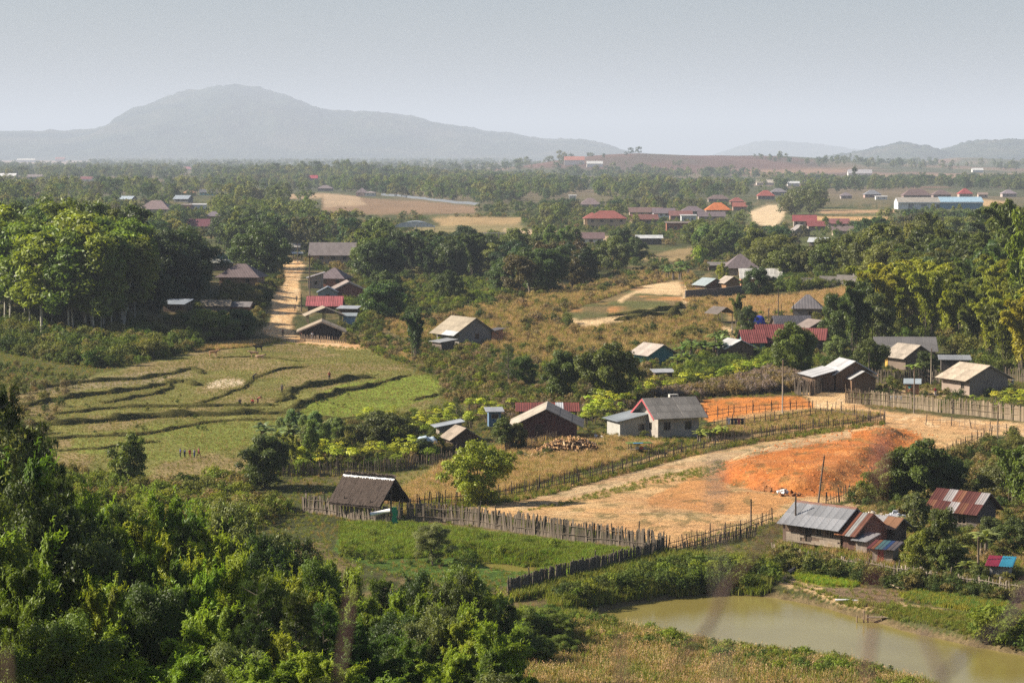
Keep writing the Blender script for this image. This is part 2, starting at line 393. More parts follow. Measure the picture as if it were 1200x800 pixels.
# big bare field and the earth tipped on it
Z['dirt_field'] = zone([(548,597),(600,583),(660,566),(720,548),(790,528),(850,514),(920,503),(1000,492),(1040,496),(1090,500),(1150,511),(1165,517),(1090,540),(1010,582),(962,590),(925,600),(872,624),(830,638),(790,640),(770,636),(700,622),(620,608)], .7)
Z['dirt_field'] = np.maximum(Z['dirt_field'], zone([(822,486),(820,470),(860,466),(935,465),(957,470),(986,488),(960,492),(880,492),(830,494)], .5))
df = Z['dirt_field']
paint(tan, df, .22, 5, 25); paint((.60, .40, .19), df * sstep(.5, .65, fbm(GX / 12, GY / 12, 3, 81)) * .7, .15, 2); paint((.50, .25, .09), df * sstep(.53, .62, fbm(GX / 8, GY / 10, 3, 82)) * .35, .15, 2)
m = zone([(838,552),(850,540),(880,530),(930,517),(980,507),(1030,500),(1064,503),(1078,512),(1054,530),(1020,565),(985,580),(930,582),(880,574),(850,566)], .9)
paint(orange, m, .3, 3, 26); paint((.62, .27, .08), m * sstep(.55, .65, sm) * .5, .2, 2); paint((.40, .125, .035), m * sstep(.56, .66, fbm(GX / 2.5, GY / 4, 3, 85)) * .6, .2, 1)
paint((.54, .195, .045), zone([(822,486),(824,469),(870,465),(935,465),(952,470),(950,478),(880,484),(830,494)], .6), .2, 2, 26)
paint((.50, .21, .06), zone([(800,560),(850,548),(850,575),(940,585),(900,600),(820,600),(760,590)], 1.5) * .6, .2, 2)
paint((.44, .33, .19), zone([(600,590),(700,562),(800,538),(900,520),(1000,503),(1000,512),(900,530),(800,552),(700,575),(610,597)], .7) * .8, .2, 3)
paint((.10, .105, .03), df * zone([(610,600),(700,576),(800,552),(850,540),(850,550),(760,570),(660,592)], 1.2) * sstep(.50, .60, sm) * .6, .2, 1)
paint((.10, .10, .035), df * sstep(.60, .68, fbm(GX / 1.5, GY / 2.2, 3, 91)) * .6, .2, 1)
paint(road, Z['dirt_road'], .22, 3, 30); paint((.42, .24, .11), Z['dirt_road'] * sstep(.52, .62, mid) * .7, .2, 2); paint((.66, .50, .30), Z['dirt_road'] * sstep(.52, .6, sm) * .5, .1, 1)
Z['footpath'] = zone([(985,592),(1010,583),(1030,572),(1034,575),(1012,590),(990,600),(975,600)], .4)
Z['footpath'] = np.maximum(Z['footpath'], zone([(1022,622),(1050,616),(1072,626),(1060,640),(1036,640)], .5))
Z['footpath'] = np.maximum(Z['footpath'], zone([(900,672),(925,676),(960,686),(990,694),(1030,700),(1070,708),(1100,712),(1095,717),(1050,712),(1010,716),(980,706),(950,693),(905,680)], .6))
Z['footpath'] = np.maximum(Z['footpath'], zone([(1035,447),(1090,455),(1110,462),(1100,470),(1060,462),(1030,455)], .5))
paint((.46, .32, .17), Z['footpath'], .25, 1.5, 31)
def ruts(pts, half, wdt, c, k=.6):      # wheel tracks worn into the earth
    P = [flat(*p) for p in pts]; m = 0; near = (GY > 200) & (GY < 900); out = np.zeros(GX.shape)
    xs = GX[near]; ys = GY[near]; w_ = (fbm(xs / 5, ys / 5, 2, 61) - .5) * .9
    d_ = segdist(xs + w_, ys + w_, P, False); out[near] = np.clip(1 - abs(d_ - half) / wdt, 0, 1) * k * (.4 + .9 * fbm(xs / 3, ys / 3, 3, 62)); paint(c, np.clip(out, 0, 1), .2, 1)
ruts([(610,592),(700,568),(800,544),(900,524),(1000,507),(1080,500)], .75, .38, (.30, .20, .11)); ruts([(1000,470),(1060,490),(1130,500),(1230,507)], .7, .38, (.36, .21, .10)); ruts([(345,400),(330,375),(334,345),(345,318)], .8, .6, (.40, .24, .12))
ruts([(700,615),(800,590),(880,570),(930,588)], .8, .35, (.33, .20, .10), .5); ruts([(620,603),(760,600),(860,610)], .8, .35, (.60, .43, .24), .6)
# slopes of grass between the fences
paint((.20, .17, .055), zone([(400,572),(520,540),(600,520),(700,510),(760,520),(700,545),(600,575),(530,585),(440,590)], 1) * .85, .3, 2, 32)
paint((.24, .17, .07), zone([(840,492),(960,478),(1030,486),(1000,492),(900,500),(860,508)], .8) * .8, .3, 2, 33)
paint((.07, .12, .02), zone([(400,612),(480,612),(560,622),(640,632),(720,640),(700,660),(620,690),(500,680),(400,650)], 1), .4, 1.2, 34)
paint((.18, .12, .07), zone([(450,620),(720,648),(700,655),(560,645),(460,630)], 1) * sstep(.5, .6, sm) * .8, .3, 1)
paint((.06, .085, .018), zone([(640,690),(780,645),(900,655),(905,690),(860,700),(780,700),(700,715),(640,722)], 1), .4, 1.5, 35)
paint((.20, .16, .07), zone([(620,740),(700,735),(900,758),(1040,790),(1060,840),(600,840)], 1) * .7, .4, 1.5, 36)
# vegetable plots by the pond
Z['vegetable_bed'] = zone([(930,672),(950,668),(985,674),(1010,682),(1000,688),(965,686),(935,680)], .4)
Z['vegetable_bed'] = np.maximum(Z['vegetable_bed'], zone([(1052,698),(1080,692),(1130,698),(1180,708),(1195,722),(1150,718),(1100,710)], .4))
paint((.17, .12, .07), zone([(975,684),(1050,690),(1060,700),(1030,712),(990,702),(960,692)], .6), .25, 1, 37)
paint((.14, .21, .015), Z['vegetable_bed'], .25, .8, 38); paint((.32, .27, .02), Z['vegetable_bed'] * sstep(.52, .6, sm) * .6, .2, .7)
paint((.11, .16, .02), zone([(1075,712),(1140,718),(1170,732),(1110,728)], .5), .3, .8, 39)
# mud at the waterline
wet = (GZ < WATER + .28) & (GY > 150) & (GY < 215)
paint((.16, .12, .06), wet * 1.0, .2, 1, 40)
paint((.40, .20, .09), df * sstep(.5, .7, fbm(GX / 5, GY / 3, 4, 99)) * .35, .3, 1)
C = np.clip(C, .004, .85)

nr, nc = GX.shape
idx = np.arange(nr * nc).reshape(nr, nc)
quads = np.stack([idx[:-1, :-1], idx[:-1, 1:], idx[1:, 1:], idx[1:, :-1]], -1).reshape(-1, 4)
def fz(a): return ((a[:-1, :-1] + a[:-1, 1:] + a[1:, 1:] + a[1:, :-1]) / 4).ravel()
gm, n, b = nodes_mat('ground_cover')
vc = N(n, 'ShaderNodeAttribute', attribute_name='soil_colour')
c = mix(n, vc.outputs['Color'], ramp(n, noise(n, 1.1, 5, .7), [(.28, g(.62)), (.72, g(1.35))]), 1, 'MULTIPLY')
c = mix(n, c, ramp(n, noise(n, 6, 3, .6), [(.3, g(.72)), (.7, g(1.25))]), 1, 'MULTIPLY')
c = mix(n, c, ramp(n, noise(n, .09, 4, .6), [(.3, g(.82)), (.7, g(1.15))]), 1, 'MULTIPLY')
n.links.new(c, b.inputs['Base Color']); b.inputs['Roughness'].default_value = .95; b.inputs['Specular IOR Level'].default_value = .1
bump(n, b, noise(n, 1.6, 6, .75), .9, .35)
lab = np.zeros(len(quads), int); names = ['ground', 'paddy_field', 'dirt_field', 'dirt_road', 'footpath', 'vegetable_bed']
for k, nm in enumerate(names[1:], 1): lab[fz(Z[nm]) > .5] = k
Vall = np.stack([GX, GY, GZ], -1).reshape(-1, 3); Call = np.concatenate([C, np.ones(C.shape[:2] + (1,))], -1).reshape(-1, 4)
for k, nm in enumerate(names):
    q = quads[lab == k]; u, inv = np.unique(q, return_inverse=True)
    me = npmesh(nm, Vall[u], inv.reshape(-1, 4), gm, True)
    a = me.color_attributes.new('soil_colour', 'FLOAT_COLOR', 'POINT'); a.data.foreach_set('color', Call[u].astype(np.float32).ravel())
    tag(link(nm, me), kind='structure')

# ------------------------------------------------------------------ pond water
wm, n, b = nodes_mat('muddy_water')
c = ramp(n, noise(n, .06, 3, .6), [(.35, (.185, .15, .042)), (.65, (.235, .20, .065))])
n.links.new(c, b.inputs['Base Color']); b.inputs['Roughness'].default_value = .12; b.inputs['Specular IOR Level'].default_value = .45; b.inputs['IOR'].default_value = 1.33
bump(n, b, noise(n, 1.6, 4, .6, stretch=(1, 2.2, 1)), .35, .03)
def water(name, P, lab):
    cx = sum(p[0] for p in P) / len(P); cy = sum(p[1] for p in P) / len(P); pts = []
    n_ = len(P)
    for i in range(n_):   # push outward under the banks
        (ax, ay), (bx, by), (qx, qy) = P[i - 1], P[i], P[(i + 1) % n_]
        tx, ty = qx - ax, qy - ay; L = math.hypot(tx, ty); s = 1 if sum(P[k][0] * P[(k + 1) % n_][1] - P[(k + 1) % n_][0] * P[k][1] for k in range(n_)) > 0 else -1
        pts.append((bx + s * ty / L * 1.3, by - s * tx / L * 1.3, WATER))
    m_ = MB(); m_.poly(pts if s > 0 else pts[::-1]); tag(m_.obj(name, wm), lab, kind='structure')
water('pond', POND, 'muddy green fish pond behind the dry grass'); water('pond_channel', POND2, 'narrow pool of green water beside the vegetable plot')

# ------------------------------------------------------------------ mountains
mt, n, b = nodes_mat('mountain_forest')
n.links.new(ramp(n, noise(n, .0016, 6, .62), [(.38, (.015, .03, .025)), (.5, (.04, .055, .035)), (.62, (.07, .07, .05))]), b.inputs['Base Color'])
b.inputs['Roughness'].default_value = 1; b.inputs['Specular IOR Level'].default_value = 0
bump(n, b, noise(n, .004, 6, .7), 1, 80)
def mountain(name, outline, D, depth, lab, rough=1.0, seed=0, res=460):
    o = np.array(outline, float); xs = np.linspace(o[0, 0], o[-1, 0], res); top = np.interp(xs, o[:, 0], o[:, 1])
    k = max(3, res // 90); top = np.convolve(np.pad(top, k, 'edge'), np.ones(2 * k + 1) / (2 * k + 1), 'valid')
    X0 = (xs - 600) / F_PX * D; Zr = np.maximum((HORIZON + 4 - top) / F_PX * D, 0) + 0
    Zr = Zr + CAM_Z - 4 * D / F_PX
    nr_ = 90; t = np.linspace(0, 1, nr_); V = []
    Z0 = []
    for j, tt in enumerate(t):
        y = D - depth + tt * depth * 2
        prof = np.sin(min(tt * 2, 1) * pi / 2) ** 1.25 if tt <= .5 else np.cos((tt - .5) * pi) ** 1.1
        x = X0 * (y / D) ** .5
        rid = fbm(x / (D * .03) + seed, y / (D * .05), 5, 90 + seed) - .5
        z = Zr * prof * (1 + rid * .9 * (1 - prof) * 1.6) * (1 + .26 * (fbm(x / (D * .014), y / (D * .03), 5, 95 + seed) - .5)) - 30
        z = z + (fbm(x / (D * .004), y / (D * .004), 3, 97) - .5) * D * .0016 * rough * prof
        V.append(np.stack([x, np.full_like(x, y), z], -1))
    V = np.concatenate(V); id_ = np.arange(nr_ * res).reshape(nr_, res)
    q = np.stack([id_[:-1, :-1], id_[:-1, 1:], id_[1:, 1:], id_[1:, :-1]], -1).reshape(-1, 4)
    tag(link(name, npmesh(name, V, q, mt, True)), lab, kind='structure')
mountain('mountain_range', [(-520,165),(-300,155),(-100,152),(0,149),(60,149),(100,148),(128,145),(148,133),(165,123),(190,118),(215,108),(235,108),(250,104),(268,99),(283,97),(300,101),(322,110),(345,111),(365,122),(400,127),(440,127),(480,131),(520,141),(560,148),(600,151),(640,158),(680,158),(705,163),(725,170),(760,180),(800,190)], 15500, 3000, 'long hazy blue mountain with a rounded summit left of centre')
mountain('mountain_range', [(930,188),(950,182),(980,174),(1005,170),(1030,164),(1050,160),(1068,161),(1090,166),(1100,169),(1120,163),(1150,158),(1180,157),(1210,159),(1260,150),(1320,160),(1420,180),(1500,190)], 10500, 1500, 'low wooded blue mountain at the right edge of the plain', 1.6, 3)
mountain('mountain_range', [(560,178),(640,170),(700,168),(740,174),(780,181),(830,184),(840,176),(880,164),(920,162),(960,166),(1000,172),(1060,178),(1100,190)], 23000, 2500, 'faintest pale ridge showing behind the gap between the mountains', .8, 6)

# ------------------------------------------------------------------ earth banks between the paddies
bankm, n, b = nodes_mat('grassy_bank')
c = ramp(n, noise(n, 1.2, 5, .7), [(.3, (.04, .042, .016)), (.5, (.075, .072, .025)), (.7, (.12, .11, .035))])
n.links.new(c, b.inputs['Base Color']); b.inputs['Roughness'].default_value = 1; b.inputs['Specular IOR Level'].default_value = 0
bump(n, b, noise(n, 3, 5, .7), 1, .3)
BANKS = []
def bank(pts, w, h):
    w *= .48; h *= .62; P = [at(*p) for p in pts]; L = [0]
    for a, c_ in zip(P, P[1:]): L.append(L[-1] + (c_ - a).length)
    nseg = max(4, int(L[-1] / .8)); s = np.linspace(0, L[-1], nseg)
    x = np.interp(s, L, [p.x for p in P]); y = np.interp(s, L, [p.y for p in P])
    k = 3; 
    for arr in (x, y):
        if len(arr) > 8: arr[k:-k] = np.convolve(arr, np.ones(2 * k + 1) / (2 * k + 1), 'valid')
    x = x + (fbm(s / 4, s * 0, 3, 7) - .5) * 1.8; y = y + (fbm(s / 4, s * 0 + 5, 3, 8) - .5) * 3.2
    tx, ty = np.gradient(x), np.gradient(y); l = np.hypot(tx, ty) + 1e-6; nxx, nyy = -ty / l, tx / l
    prof = [(-1, -.25), (-.62, .55), (-.3, .95), (.05, 1.0), (.4, .8), (.75, .45), (1, -.25)]
    V = []
    endf = np.clip(np.minimum(s, L[-1] - s) / 1.5, .15, 1)
    for o_, hh in prof:
        ww = w * o_ * (.75 + .5 * fbm(s / 2, s * 0 + o_, 2, 11)) * endf
        xx, yy = x + nxx * ww, y + nyy * ww
        V.append(np.stack([xx, yy, H(xx, yy) + hh * h * (.15 + 1.7 * fbm(s / 2.6, s * 0 + o_ * .7, 3, 13) ** 1.3) * (endf if hh > 0 else 1)], -1))
    V = np.stack(V, 1).reshape(-1, 3); id_ = np.arange(nseg * 7).reshape(nseg, 7)
    q = np.stack([id_[:-1, :-1], id_[:-1, 1:], id_[1:, 1:], id_[1:, :-1]], -1).reshape(-1, 4)
    tag(link('earth_bank', npmesh('earth_bank', V, q[:, ::-1], bankm, True)), kind='structure')
    BANKS.append((x, y, w, h))
for pts, w, h in (
    ([(20,478),(70,468),(120,462),(170,455),(200,450),(212,446),(225,449),(238,452)], 1.6, .9),
    ([(120,473),(155,466),(185,462),(193,458),(196,450),(204,446)], 1.1, .6),
    ([(230,474),(262,464),(290,450),(308,440),(320,434),(345,432),(365,430)], .8, .45),
    ([(60,486),(110,480),(150,478),(200,477),(250,477),(290,475),(330,476)], 1.2, .6),
    ([(20,500),(80,497),(130,494),(180,489),(230,488),(280,486),(312,484)], 2.2, 1.2),
    ([(20,518),(90,512),(160,512),(200,503),(250,495),(310,492),(370,492),(430,490),(470,492)], 1.2, .55),
    ([(332,466),(345,456),(362,455),(378,452),(395,447),(420,444),(440,443)], 1.8, 1.2),
    ([(336,484),(345,478),(358,472),(375,468),(392,460),(425,456),(445,450)], 1.6, 1.1),
    ([(322,472),(335,468),(345,464)], 1.6, .9), ([(340,488),(350,483)], 1.6, 1.2),
    ([(300,486),(335,484),(345,486)], 1.4, .8), ([(395,458),(420,453),(450,449),(478,441)], .8, .5),
    ([(484,470),(500,465),(518,462)], .7, .5), ([(40,455),(100,448),(150,446),(205,438),(225,432),(240,438)], 1.6, .8),
    ([(250,420),(300,418),(350,424)], .7, .3), ([(60,530),(140,524),(180,519)], .8, .4),
    ([(720,376),(760,372),(800,370)], 1.6, 2.0), ([(712,371),(760,366),(792,362),(798,356)], 1.8, 1.2)):
    bank(pts, w, h)
# ------------------------------------------------------------------ vegetation kinds (all meshes built here, 10 m tall unless said)
rng = np.random.default_rng(7)
def unit(v): return v / (np.linalg.norm(v, axis=-1, keepdims=True) + 1e-9)
def leafmesh(name, P, Nn, size, aspect, mat, droop=0.0, var=None, r=None):
    """one diamond-shaped leaf per point"""
    r = r or rng; n = len(P); size = np.broadcast_to(size, (n,))
    d = unit(r.normal(size=(n, 3)) + np.array([0, 0, -droop])); Nn = unit(Nn)
    T = unit(d - (d * Nn).sum(1, keepdims=True) * Nn); B = np.cross(Nn, T)
    L = (size[:, None]) * T; Wd = (size[:, None] / aspect) * B * .5
    fold = Nn * size[:, None] * .06
    V = np.stack([P - L * .5, P - Wd + fold, P + L * .5 - fold, P + Wd + fold], 1).reshape(-1, 3)
    Fq = np.arange(4 * n).reshape(n, 4)
    if var is None: var = r.random(n)
    return V, Fq, var
def clumps(centers, radii, per, r, flat=.8, shell=.35, jit=.55, up=.35, low=.35):
    """leaves on the skins of leaf clumps; returns points, normals, brightness variation"""
    P, Nn, Vv = [], [], []
    tint = r.random(len(centers))
    for c, R, tn in zip(centers, radii, tint):
        k = max(3, int(per * (R / np.mean(radii)) ** 2))
        d = unit(r.normal(size=(k, 3))); d = d[(d[:, 2] > -.3) | (r.random(k) < low)]
        rr = R * (shell + (1 - shell) * r.random(len(d)) ** .5) * (1 + .16 * r.normal(size=len(d)))
        p = d * rr[:, None]; p[:, 2] *= flat
        P.append(c + p); Nn.append(d + r.normal(size=d.shape) * jit + np.array([0, 0, up]))
        Vv.append(np.clip(.5 * r.random(len(d)) + .5 * tn, 0, 1))
    return np.concatenate(P), np.concatenate(Nn), np.concatenate(Vv)
def crown_obj(name, P, Nn, var, size, aspect, droop=0, mat=None, r=None):
    V, Fq, var = leafmesh(name, P, Nn, size, aspect, mat, droop, var, r)
    return npmesh(name, V, Fq, mat or M['leaf'], False, var)
def limbs(base_pts, rad, targets, r, frac=.5, rl=.05, n=5):
    m = MB(); m.tube(base_pts, rad, 7)
    bp = [Vector(p) for p in base_pts]
    for t in targets:
        t = Vector(t); k = min(max(1, int(len(bp) * (.35 + .5 * r.random()))), len(bp) - 1)
        a = bp[k]; 
        if a.z > t.z: a = bp[max(1, k - 1)]
        midp = a.lerp(t, .5) + Vector((r.normal() * .2, r.normal() * .2, .3))
        m.tube([a, midp, t], [rl * 1.4, rl, rl * .35], 4, False)
    return m
def lod(n): return n
KIND = {}
def reg(kind, crown, trunk, width): KIND.setdefault(kind, []).append((crown, trunk, width))

def sprays(P, Nn, v, sz, starts, r, n, k, leaf):
    """leafy shoots standing out of the crown"""
    for q in range(n):
        a = np.array(starts[int(r.integers(len(starts)))], float); out = unit(np.array([a[0], a[1], 0]) + 1e-3) * .6 + np.array([0, 0, .9]) + r.normal(size=3) * .35; out = unit(out)
        L = .9 + 1.1 * r.random(); t = (np.arange(k) + r.random(k)) / k; p = a + out * (L * t)[:, None] + np.array([0, 0, -1]) * (.35 * L * t ** 2)[:, None] + r.normal(size=(k, 3)) * .09
        P = np.concatenate([P, p]) if False else P; SP.append(p); SN.append(r.normal(size=(k, 3)) * .6 + np.array([0, 0, .8])); SV.append(np.full(k, .55 + .45 * r.random()))
    P = np.concatenate([P] + SP); Nn = np.concatenate([Nn] + SN); v = np.concatenate([v] + SV); sz = np.concatenate([sz, leaf * (.8 + .6 * r.random(len(P) - len(sz)))])
    SP.clear(); SN.clear(); SV.clear(); return P, Nn, v, sz
SP, SN, SV = [], [], []
def broad(kind, n, seed, leaf, per, R=3.3, zc=6.0, Rz=3.6, cr=.30, ncl=40, aspect=1.8, trunk_h=3.4, gap=.0, flat=.8, jit=.55):
    r = np.random.default_rng(seed)
    for q in range(n):
        d = unit(r.normal(size=(ncl, 3)) + np.array([0, 0, .25])); rr = .35 + .65 * r.random(ncl) ** .45
        lop = 1 + .28 * np.sin(np.arctan2(d[:, 1], d[:, 0]) * 2 + r.random() * 6) + .15 * r.normal(size=ncl)
        c = d * rr[:, None] * np.stack([R * lop, R * lop, np.full(ncl, Rz)], 1) + np.array([0, 0, zc])
        c[:, 2] = np.clip(c[:, 2], 1.4, 10)
        rad = R * cr * (.6 + .8 * r.random(ncl))
        P, Nn, v = clumps(c, rad, per, r, flat=flat, jit=jit)
        sz = leaf * (.7 + .6 * r.random(len(P)))
        if kind.startswith('near'): P, Nn, v, sz = sprays(P, Nn, v, sz, c, r, 150, 20, leaf)
        # lone sprays around the outside break the outline
        cm = crown_obj(kind + '_crown', P, Nn, v, sz, aspect, .2, r=r)
        b = r.normal(size=2) * .25
        tp = [(0, 0, -.4), (b[0] * .3, b[1] * .3, trunk_h * .5), (b[0], b[1], trunk_h), (b[0] * 1.6, b[1] * 1.6, zc + Rz * .3)]
        tm = limbs(tp, [.26, .21, .16, .06], c[r.choice(ncl, min(12, ncl), False)], r).mesh(kind + '_trunk', M['bark'], True)
        reg(kind, cm, tm, R * 2)
def tall(kind, n, seed, leaf, per, ncl=46, aspect=2.2, rw=1.9):
    """slender tree with a pale bare stem, crown in the upper two thirds"""
    r = np.random.default_rng(seed)
    for q in range(n):
        nst = 1 + (q % 3 == 0); m = MB(); cc = []
        for s in range(nst):
            lean = r.normal(size=2) * (.35 if nst == 1 else .9)
            tp = [(lean[0] * t * t + .12 * sin(t * 5 + q), lean[1] * t * t, -.4 + t * 10.0) for t in np.linspace(0, 1, 8)]
            m.tube(tp, list(np.linspace(.085, .025, 8)), 6)
            k = ncl // nst
            z = 3.1 + 6.7 * r.random(k) ** .8; a = r.random(k) * 2 * pi
            w = rw * np.clip(np.sin((z - 1.6) / 8.4 * pi) ** .7, .1, 1) * (.25 + .75 * r.random(k) ** .6)
            c = np.stack([w * np.cos(a) + lean[0] * (z / 10) ** 2, w * np.sin(a) + lean[1] * (z / 10) ** 2, z], 1); cc.append(c)
            for t in c[r.choice(k, min(9, k), False)]:
                zz = max(2.5, t[2] - 1.2); f = zz / 10
                m.tube([(lean[0] * f * f, lean[1] * f * f, zz), tuple(t)], [.045, .015], 4, False)
        c = np.concatenate(cc); rad = .62 * (.6 + .8 * r.random(len(c)))
        P, Nn, v = clumps(c, rad, per, r, flat=.85, shell=.3, jit=.7, up=.2, low=.7)
        cm = crown_obj(kind + '_crown', P, Nn, v, leaf * (.7 + .6 * r.random(len(P))), aspect, .8, r=r)
        reg(kind, cm, m.mesh(kind + '_trunk', M['bark'], True), rw * 2)
def bamboo(kind, n, seed, leaf, per, culms=16, spread=2.6, aspect=4.5):
    r = np.random.default_rng(seed); near = kind == 'near_bamboo'
    for q in range(n):
        m = MB(); P, Nn, v = [], [], []
        for k in range(culms):
            a = r.random() * 2 * pi; h = 10 * (.55 + .45 * r.random()); w = spread * (.25 + .9 * r.random()); b0 = r.normal(size=2) * .5
            t = np.linspace(0, 1, 9)
            zz = h * np.sin(np.minimum(t * 1.15, 1.15) * pi / 2 / 1.06) ; ww = w * t ** 2.4 * 1.15
            pts = np.stack([b0[0] + ww * cos(a), b0[1] + ww * sin(a), zz - .2], 1)
            m.tube([tuple(p) for p in pts], list(np.linspace(.06, .015, 9)), 4, False)
            kk = int(per * (.6 + .8 * r.random())); tt = 1 - .72 * r.random(kk) ** 1.25
            cx = np.interp(tt, t, pts[:, 0]); cy = np.interp(tt, t, pts[:, 1]); cz = np.interp(tt, t, pts[:, 2])
            # tufts hang around every node, so the plume is lumpy
            tuft = r.integers(0, 14, kk); off = r.normal(size=(14, 3)) * np.array([.42, .42, .4])
            rad = (.40 if near else .52) * (1.15 - .85 * tt)[:, None] + .06
            d = unit(r.normal(size=(kk, 3)))
            p = np.stack([cx, cy, cz], 1) + off[tuft] * rad * 1.6 + d * rad * (.35 + .65 * r.random((kk, 1)))
            p[:, 2] = np.maximum(p[:, 2] - .15, .15)
            P.append(p); Nn.append(d + np.array([0, 0, .5]) + r.normal(size=(kk, 3)) * .45)
            v.append(np.clip(.45 * r.random(kk) + .35 * (tuft / 13.0) + .2 * r.random(), 0, 1))
        P = np.concatenate(P); Nn = np.concatenate(Nn); v = np.concatenate(v)
        sz = leaf * (.7 + .6 * r.random(len(P)))
        if near: P, Nn, v, sz = sprays(P, Nn, v, sz, P[r.choice(len(P), 160)], r, 160, 22, leaf)
        cm = crown_obj(kind + '_crown', P, Nn, v, sz, aspect, 1.2, r=r)
        reg(kind, cm, m.mesh(kind + '_trunk', M['bark']), spread * 2.2)
def pine(kind, n, seed, per, leaf=.34):
    r = np.random.default_rng(seed)
    for q in range(n):
        m = MB(); tp = [(0, 0, -.3), (.1, .05, 3), (.05, .2, 6), (0, .1, 9.7)]; m.tube(tp, [.2, .16, .1, .03], 7)
        P, Nn, v = [], [], []
        for w in range(15):
            z = 2.0 + w * .52; L = 3.0 * (1 - (z - 2.0) / 9.4) ** .8 + .2
            for k in range(5):
                a = r.random() * 2 * pi; LL = L * (.6 + .5 * r.random()); tip = np.array([LL * cos(a), LL * sin(a), z + LL * .35])
                m.tube([(0, 0, z), tuple(tip * np.array([.6, .6, 1]) - np.array([0, 0, .15 * LL])), tuple(tip)], [.05, .03, .012], 3, False)
                for s in np.linspace(.45, 1, 4):
                    c = np.array([0, 0, z]) * (1 - s) + tip * s + r.normal(size=3) * .15
                    d = unit(r.normal(size=(per, 3)) + np.array([0, 0, .7]))
                    P.append(c + d * .2); Nn.append(np.cross(d, r.normal(size=(per, 3)))); v.append(np.full(per, r.random()) * .6 + r.random(per) * .4)
        P = np.concatenate(P); Nn = unit(np.concatenate(Nn)); v = np.concatenate(v)
        V, Fq, v = leafmesh(kind, P, Nn, leaf, 9, None, -.6, v, r)
        reg(kind, npmesh(kind + '_crown', V, Fq, M['leaf'], False, v), m.mesh(kind + '_trunk', M['bark'], True), 5)
def cassava(kind, n, seed, per=60):
    r = np.random.default_rng(seed)
    for q in range(n):
        m = MB(); cs = []
        for k in range(5):
            a = r.random() * 6.3; w = 1.6 * r.random(); h = 6 + 3.5 * r.random()
            m.tube([(0, 0, -.3), (w * .4 * cos(a), w * .4 * sin(a), h * .5), (w * cos(a), w * sin(a), h)], [.12, .09, .05], 4, False)
            cs.append((w * cos(a) * 1.4, w * sin(a) * 1.4, h))
        P, Nn, v = clumps(np.array(cs), np.full(5, 2.0), per, r, flat=.45, shell=.2, jit=.4, up=1.0, low=.2)
        reg(kind, crown_obj(kind + '_crown', P, Nn, v, .9 * (.7 + .6 * r.random(len(P))), 1.7, .3, r=r), m.mesh(kind + '_trunk', M['bark']), 6)
def banana(kind, n, seed):
    r = np.random.default_rng(seed)
    for q in range(n):
        m = MB(); V = []; Fq = []; v = []
        for s in range(2 + q % 2):
            bx, by = r.normal(size=2) * 1.2 * (s > 0); hh = 5.0 + r.normal() * .6
            m.tube([(bx, by, -.2), (bx * 1.05, by, hh * .6), (bx * 1.1, by, hh)], [.42, .34, .2], 7)
            for k in range(9):
                a = k * 2.4 + r.random() * .5; L = 4.2 * (.75 + .4 * r.random()); el = .5 + .9 * r.random()
                t = np.linspace(0, 1, 7); rad_ = L * t * cos(el) + L * .15 * t * t; z = hh - .1 + L * t * sin(el) - L * .62 * t ** 2.2
                w = .95 * np.sin(np.clip(t * .93 + .07, 0, 1) * pi) ** .6 * .6
                base = len(V)
                for i in range(7):
                    cx, cy = bx * 1.1 + rad_[i] * cos(a), by + rad_[i] * sin(a)
                    for sgn in (-1, 0, 1): V.append((cx - sgn * w[i] * sin(a), cy + sgn * w[i] * cos(a), z[i] - abs(sgn) * w[i] * .35))
                vv = r.random()
                for i in range(6):
                    for j in range(2):
                        Fq.append((base + i * 3 + j, base + i * 3 + j + 1, base + i * 3 + j + 4, base + i * 3 + j + 3)); v.append(np.clip(vv + r.normal() * .12, 0, 1))
        reg(kind, npmesh(kind + '_crown', V, Fq, M['leaf'], True, v), m.mesh(kind + '_trunk', M['bark'], True), 7)
# near (60-150 m), middle (180-700 m), far
broad('near_broadleaf', 3, 11, .20, 760, R=3.4, zc=5.6, Rz=4.2, ncl=78, aspect=2.2, cr=.24)
bamboo('near_bamboo', 3, 12, .30, 2300, culms=17, spread=2.4, aspect=4.8)
pine('near_pine', 2, 13, 34, .42)
broad('mid_broadleaf', 4, 21, .48, 190, R=3.5, zc=5.6, Rz=3.9, ncl=46, cr=.27)
broad('bushy_tree', 3, 22, .44, 230, R=4.3, zc=4.6, Rz=4.6, ncl=84, cr=.25, trunk_h=2)
tall('eucalyptus', 4, 23, .40, 100, ncl=64)
bamboo('bamboo_clump', 4, 24, .60, 480, culms=15, spread=2.9, aspect=3.6)
pine('mid_conifer', 1, 26, 9, .55)
cassava('cassava', 3, 27)
banana('banana_plant', 3, 28)
broad('far_tree', 4, 31, 1.0, 36, R=3.8, zc=5.2, Rz=4.4, ncl=22, cr=.38, trunk_h=2)
tall('far_slender', 3, 32, .6, 20, ncl=30, rw=2.1)
broad('shrub', 4, 33, 1.2, 46, R=5.5, zc=4.0, Rz=4.8, ncl=16, cr=.38, trunk_h=1)

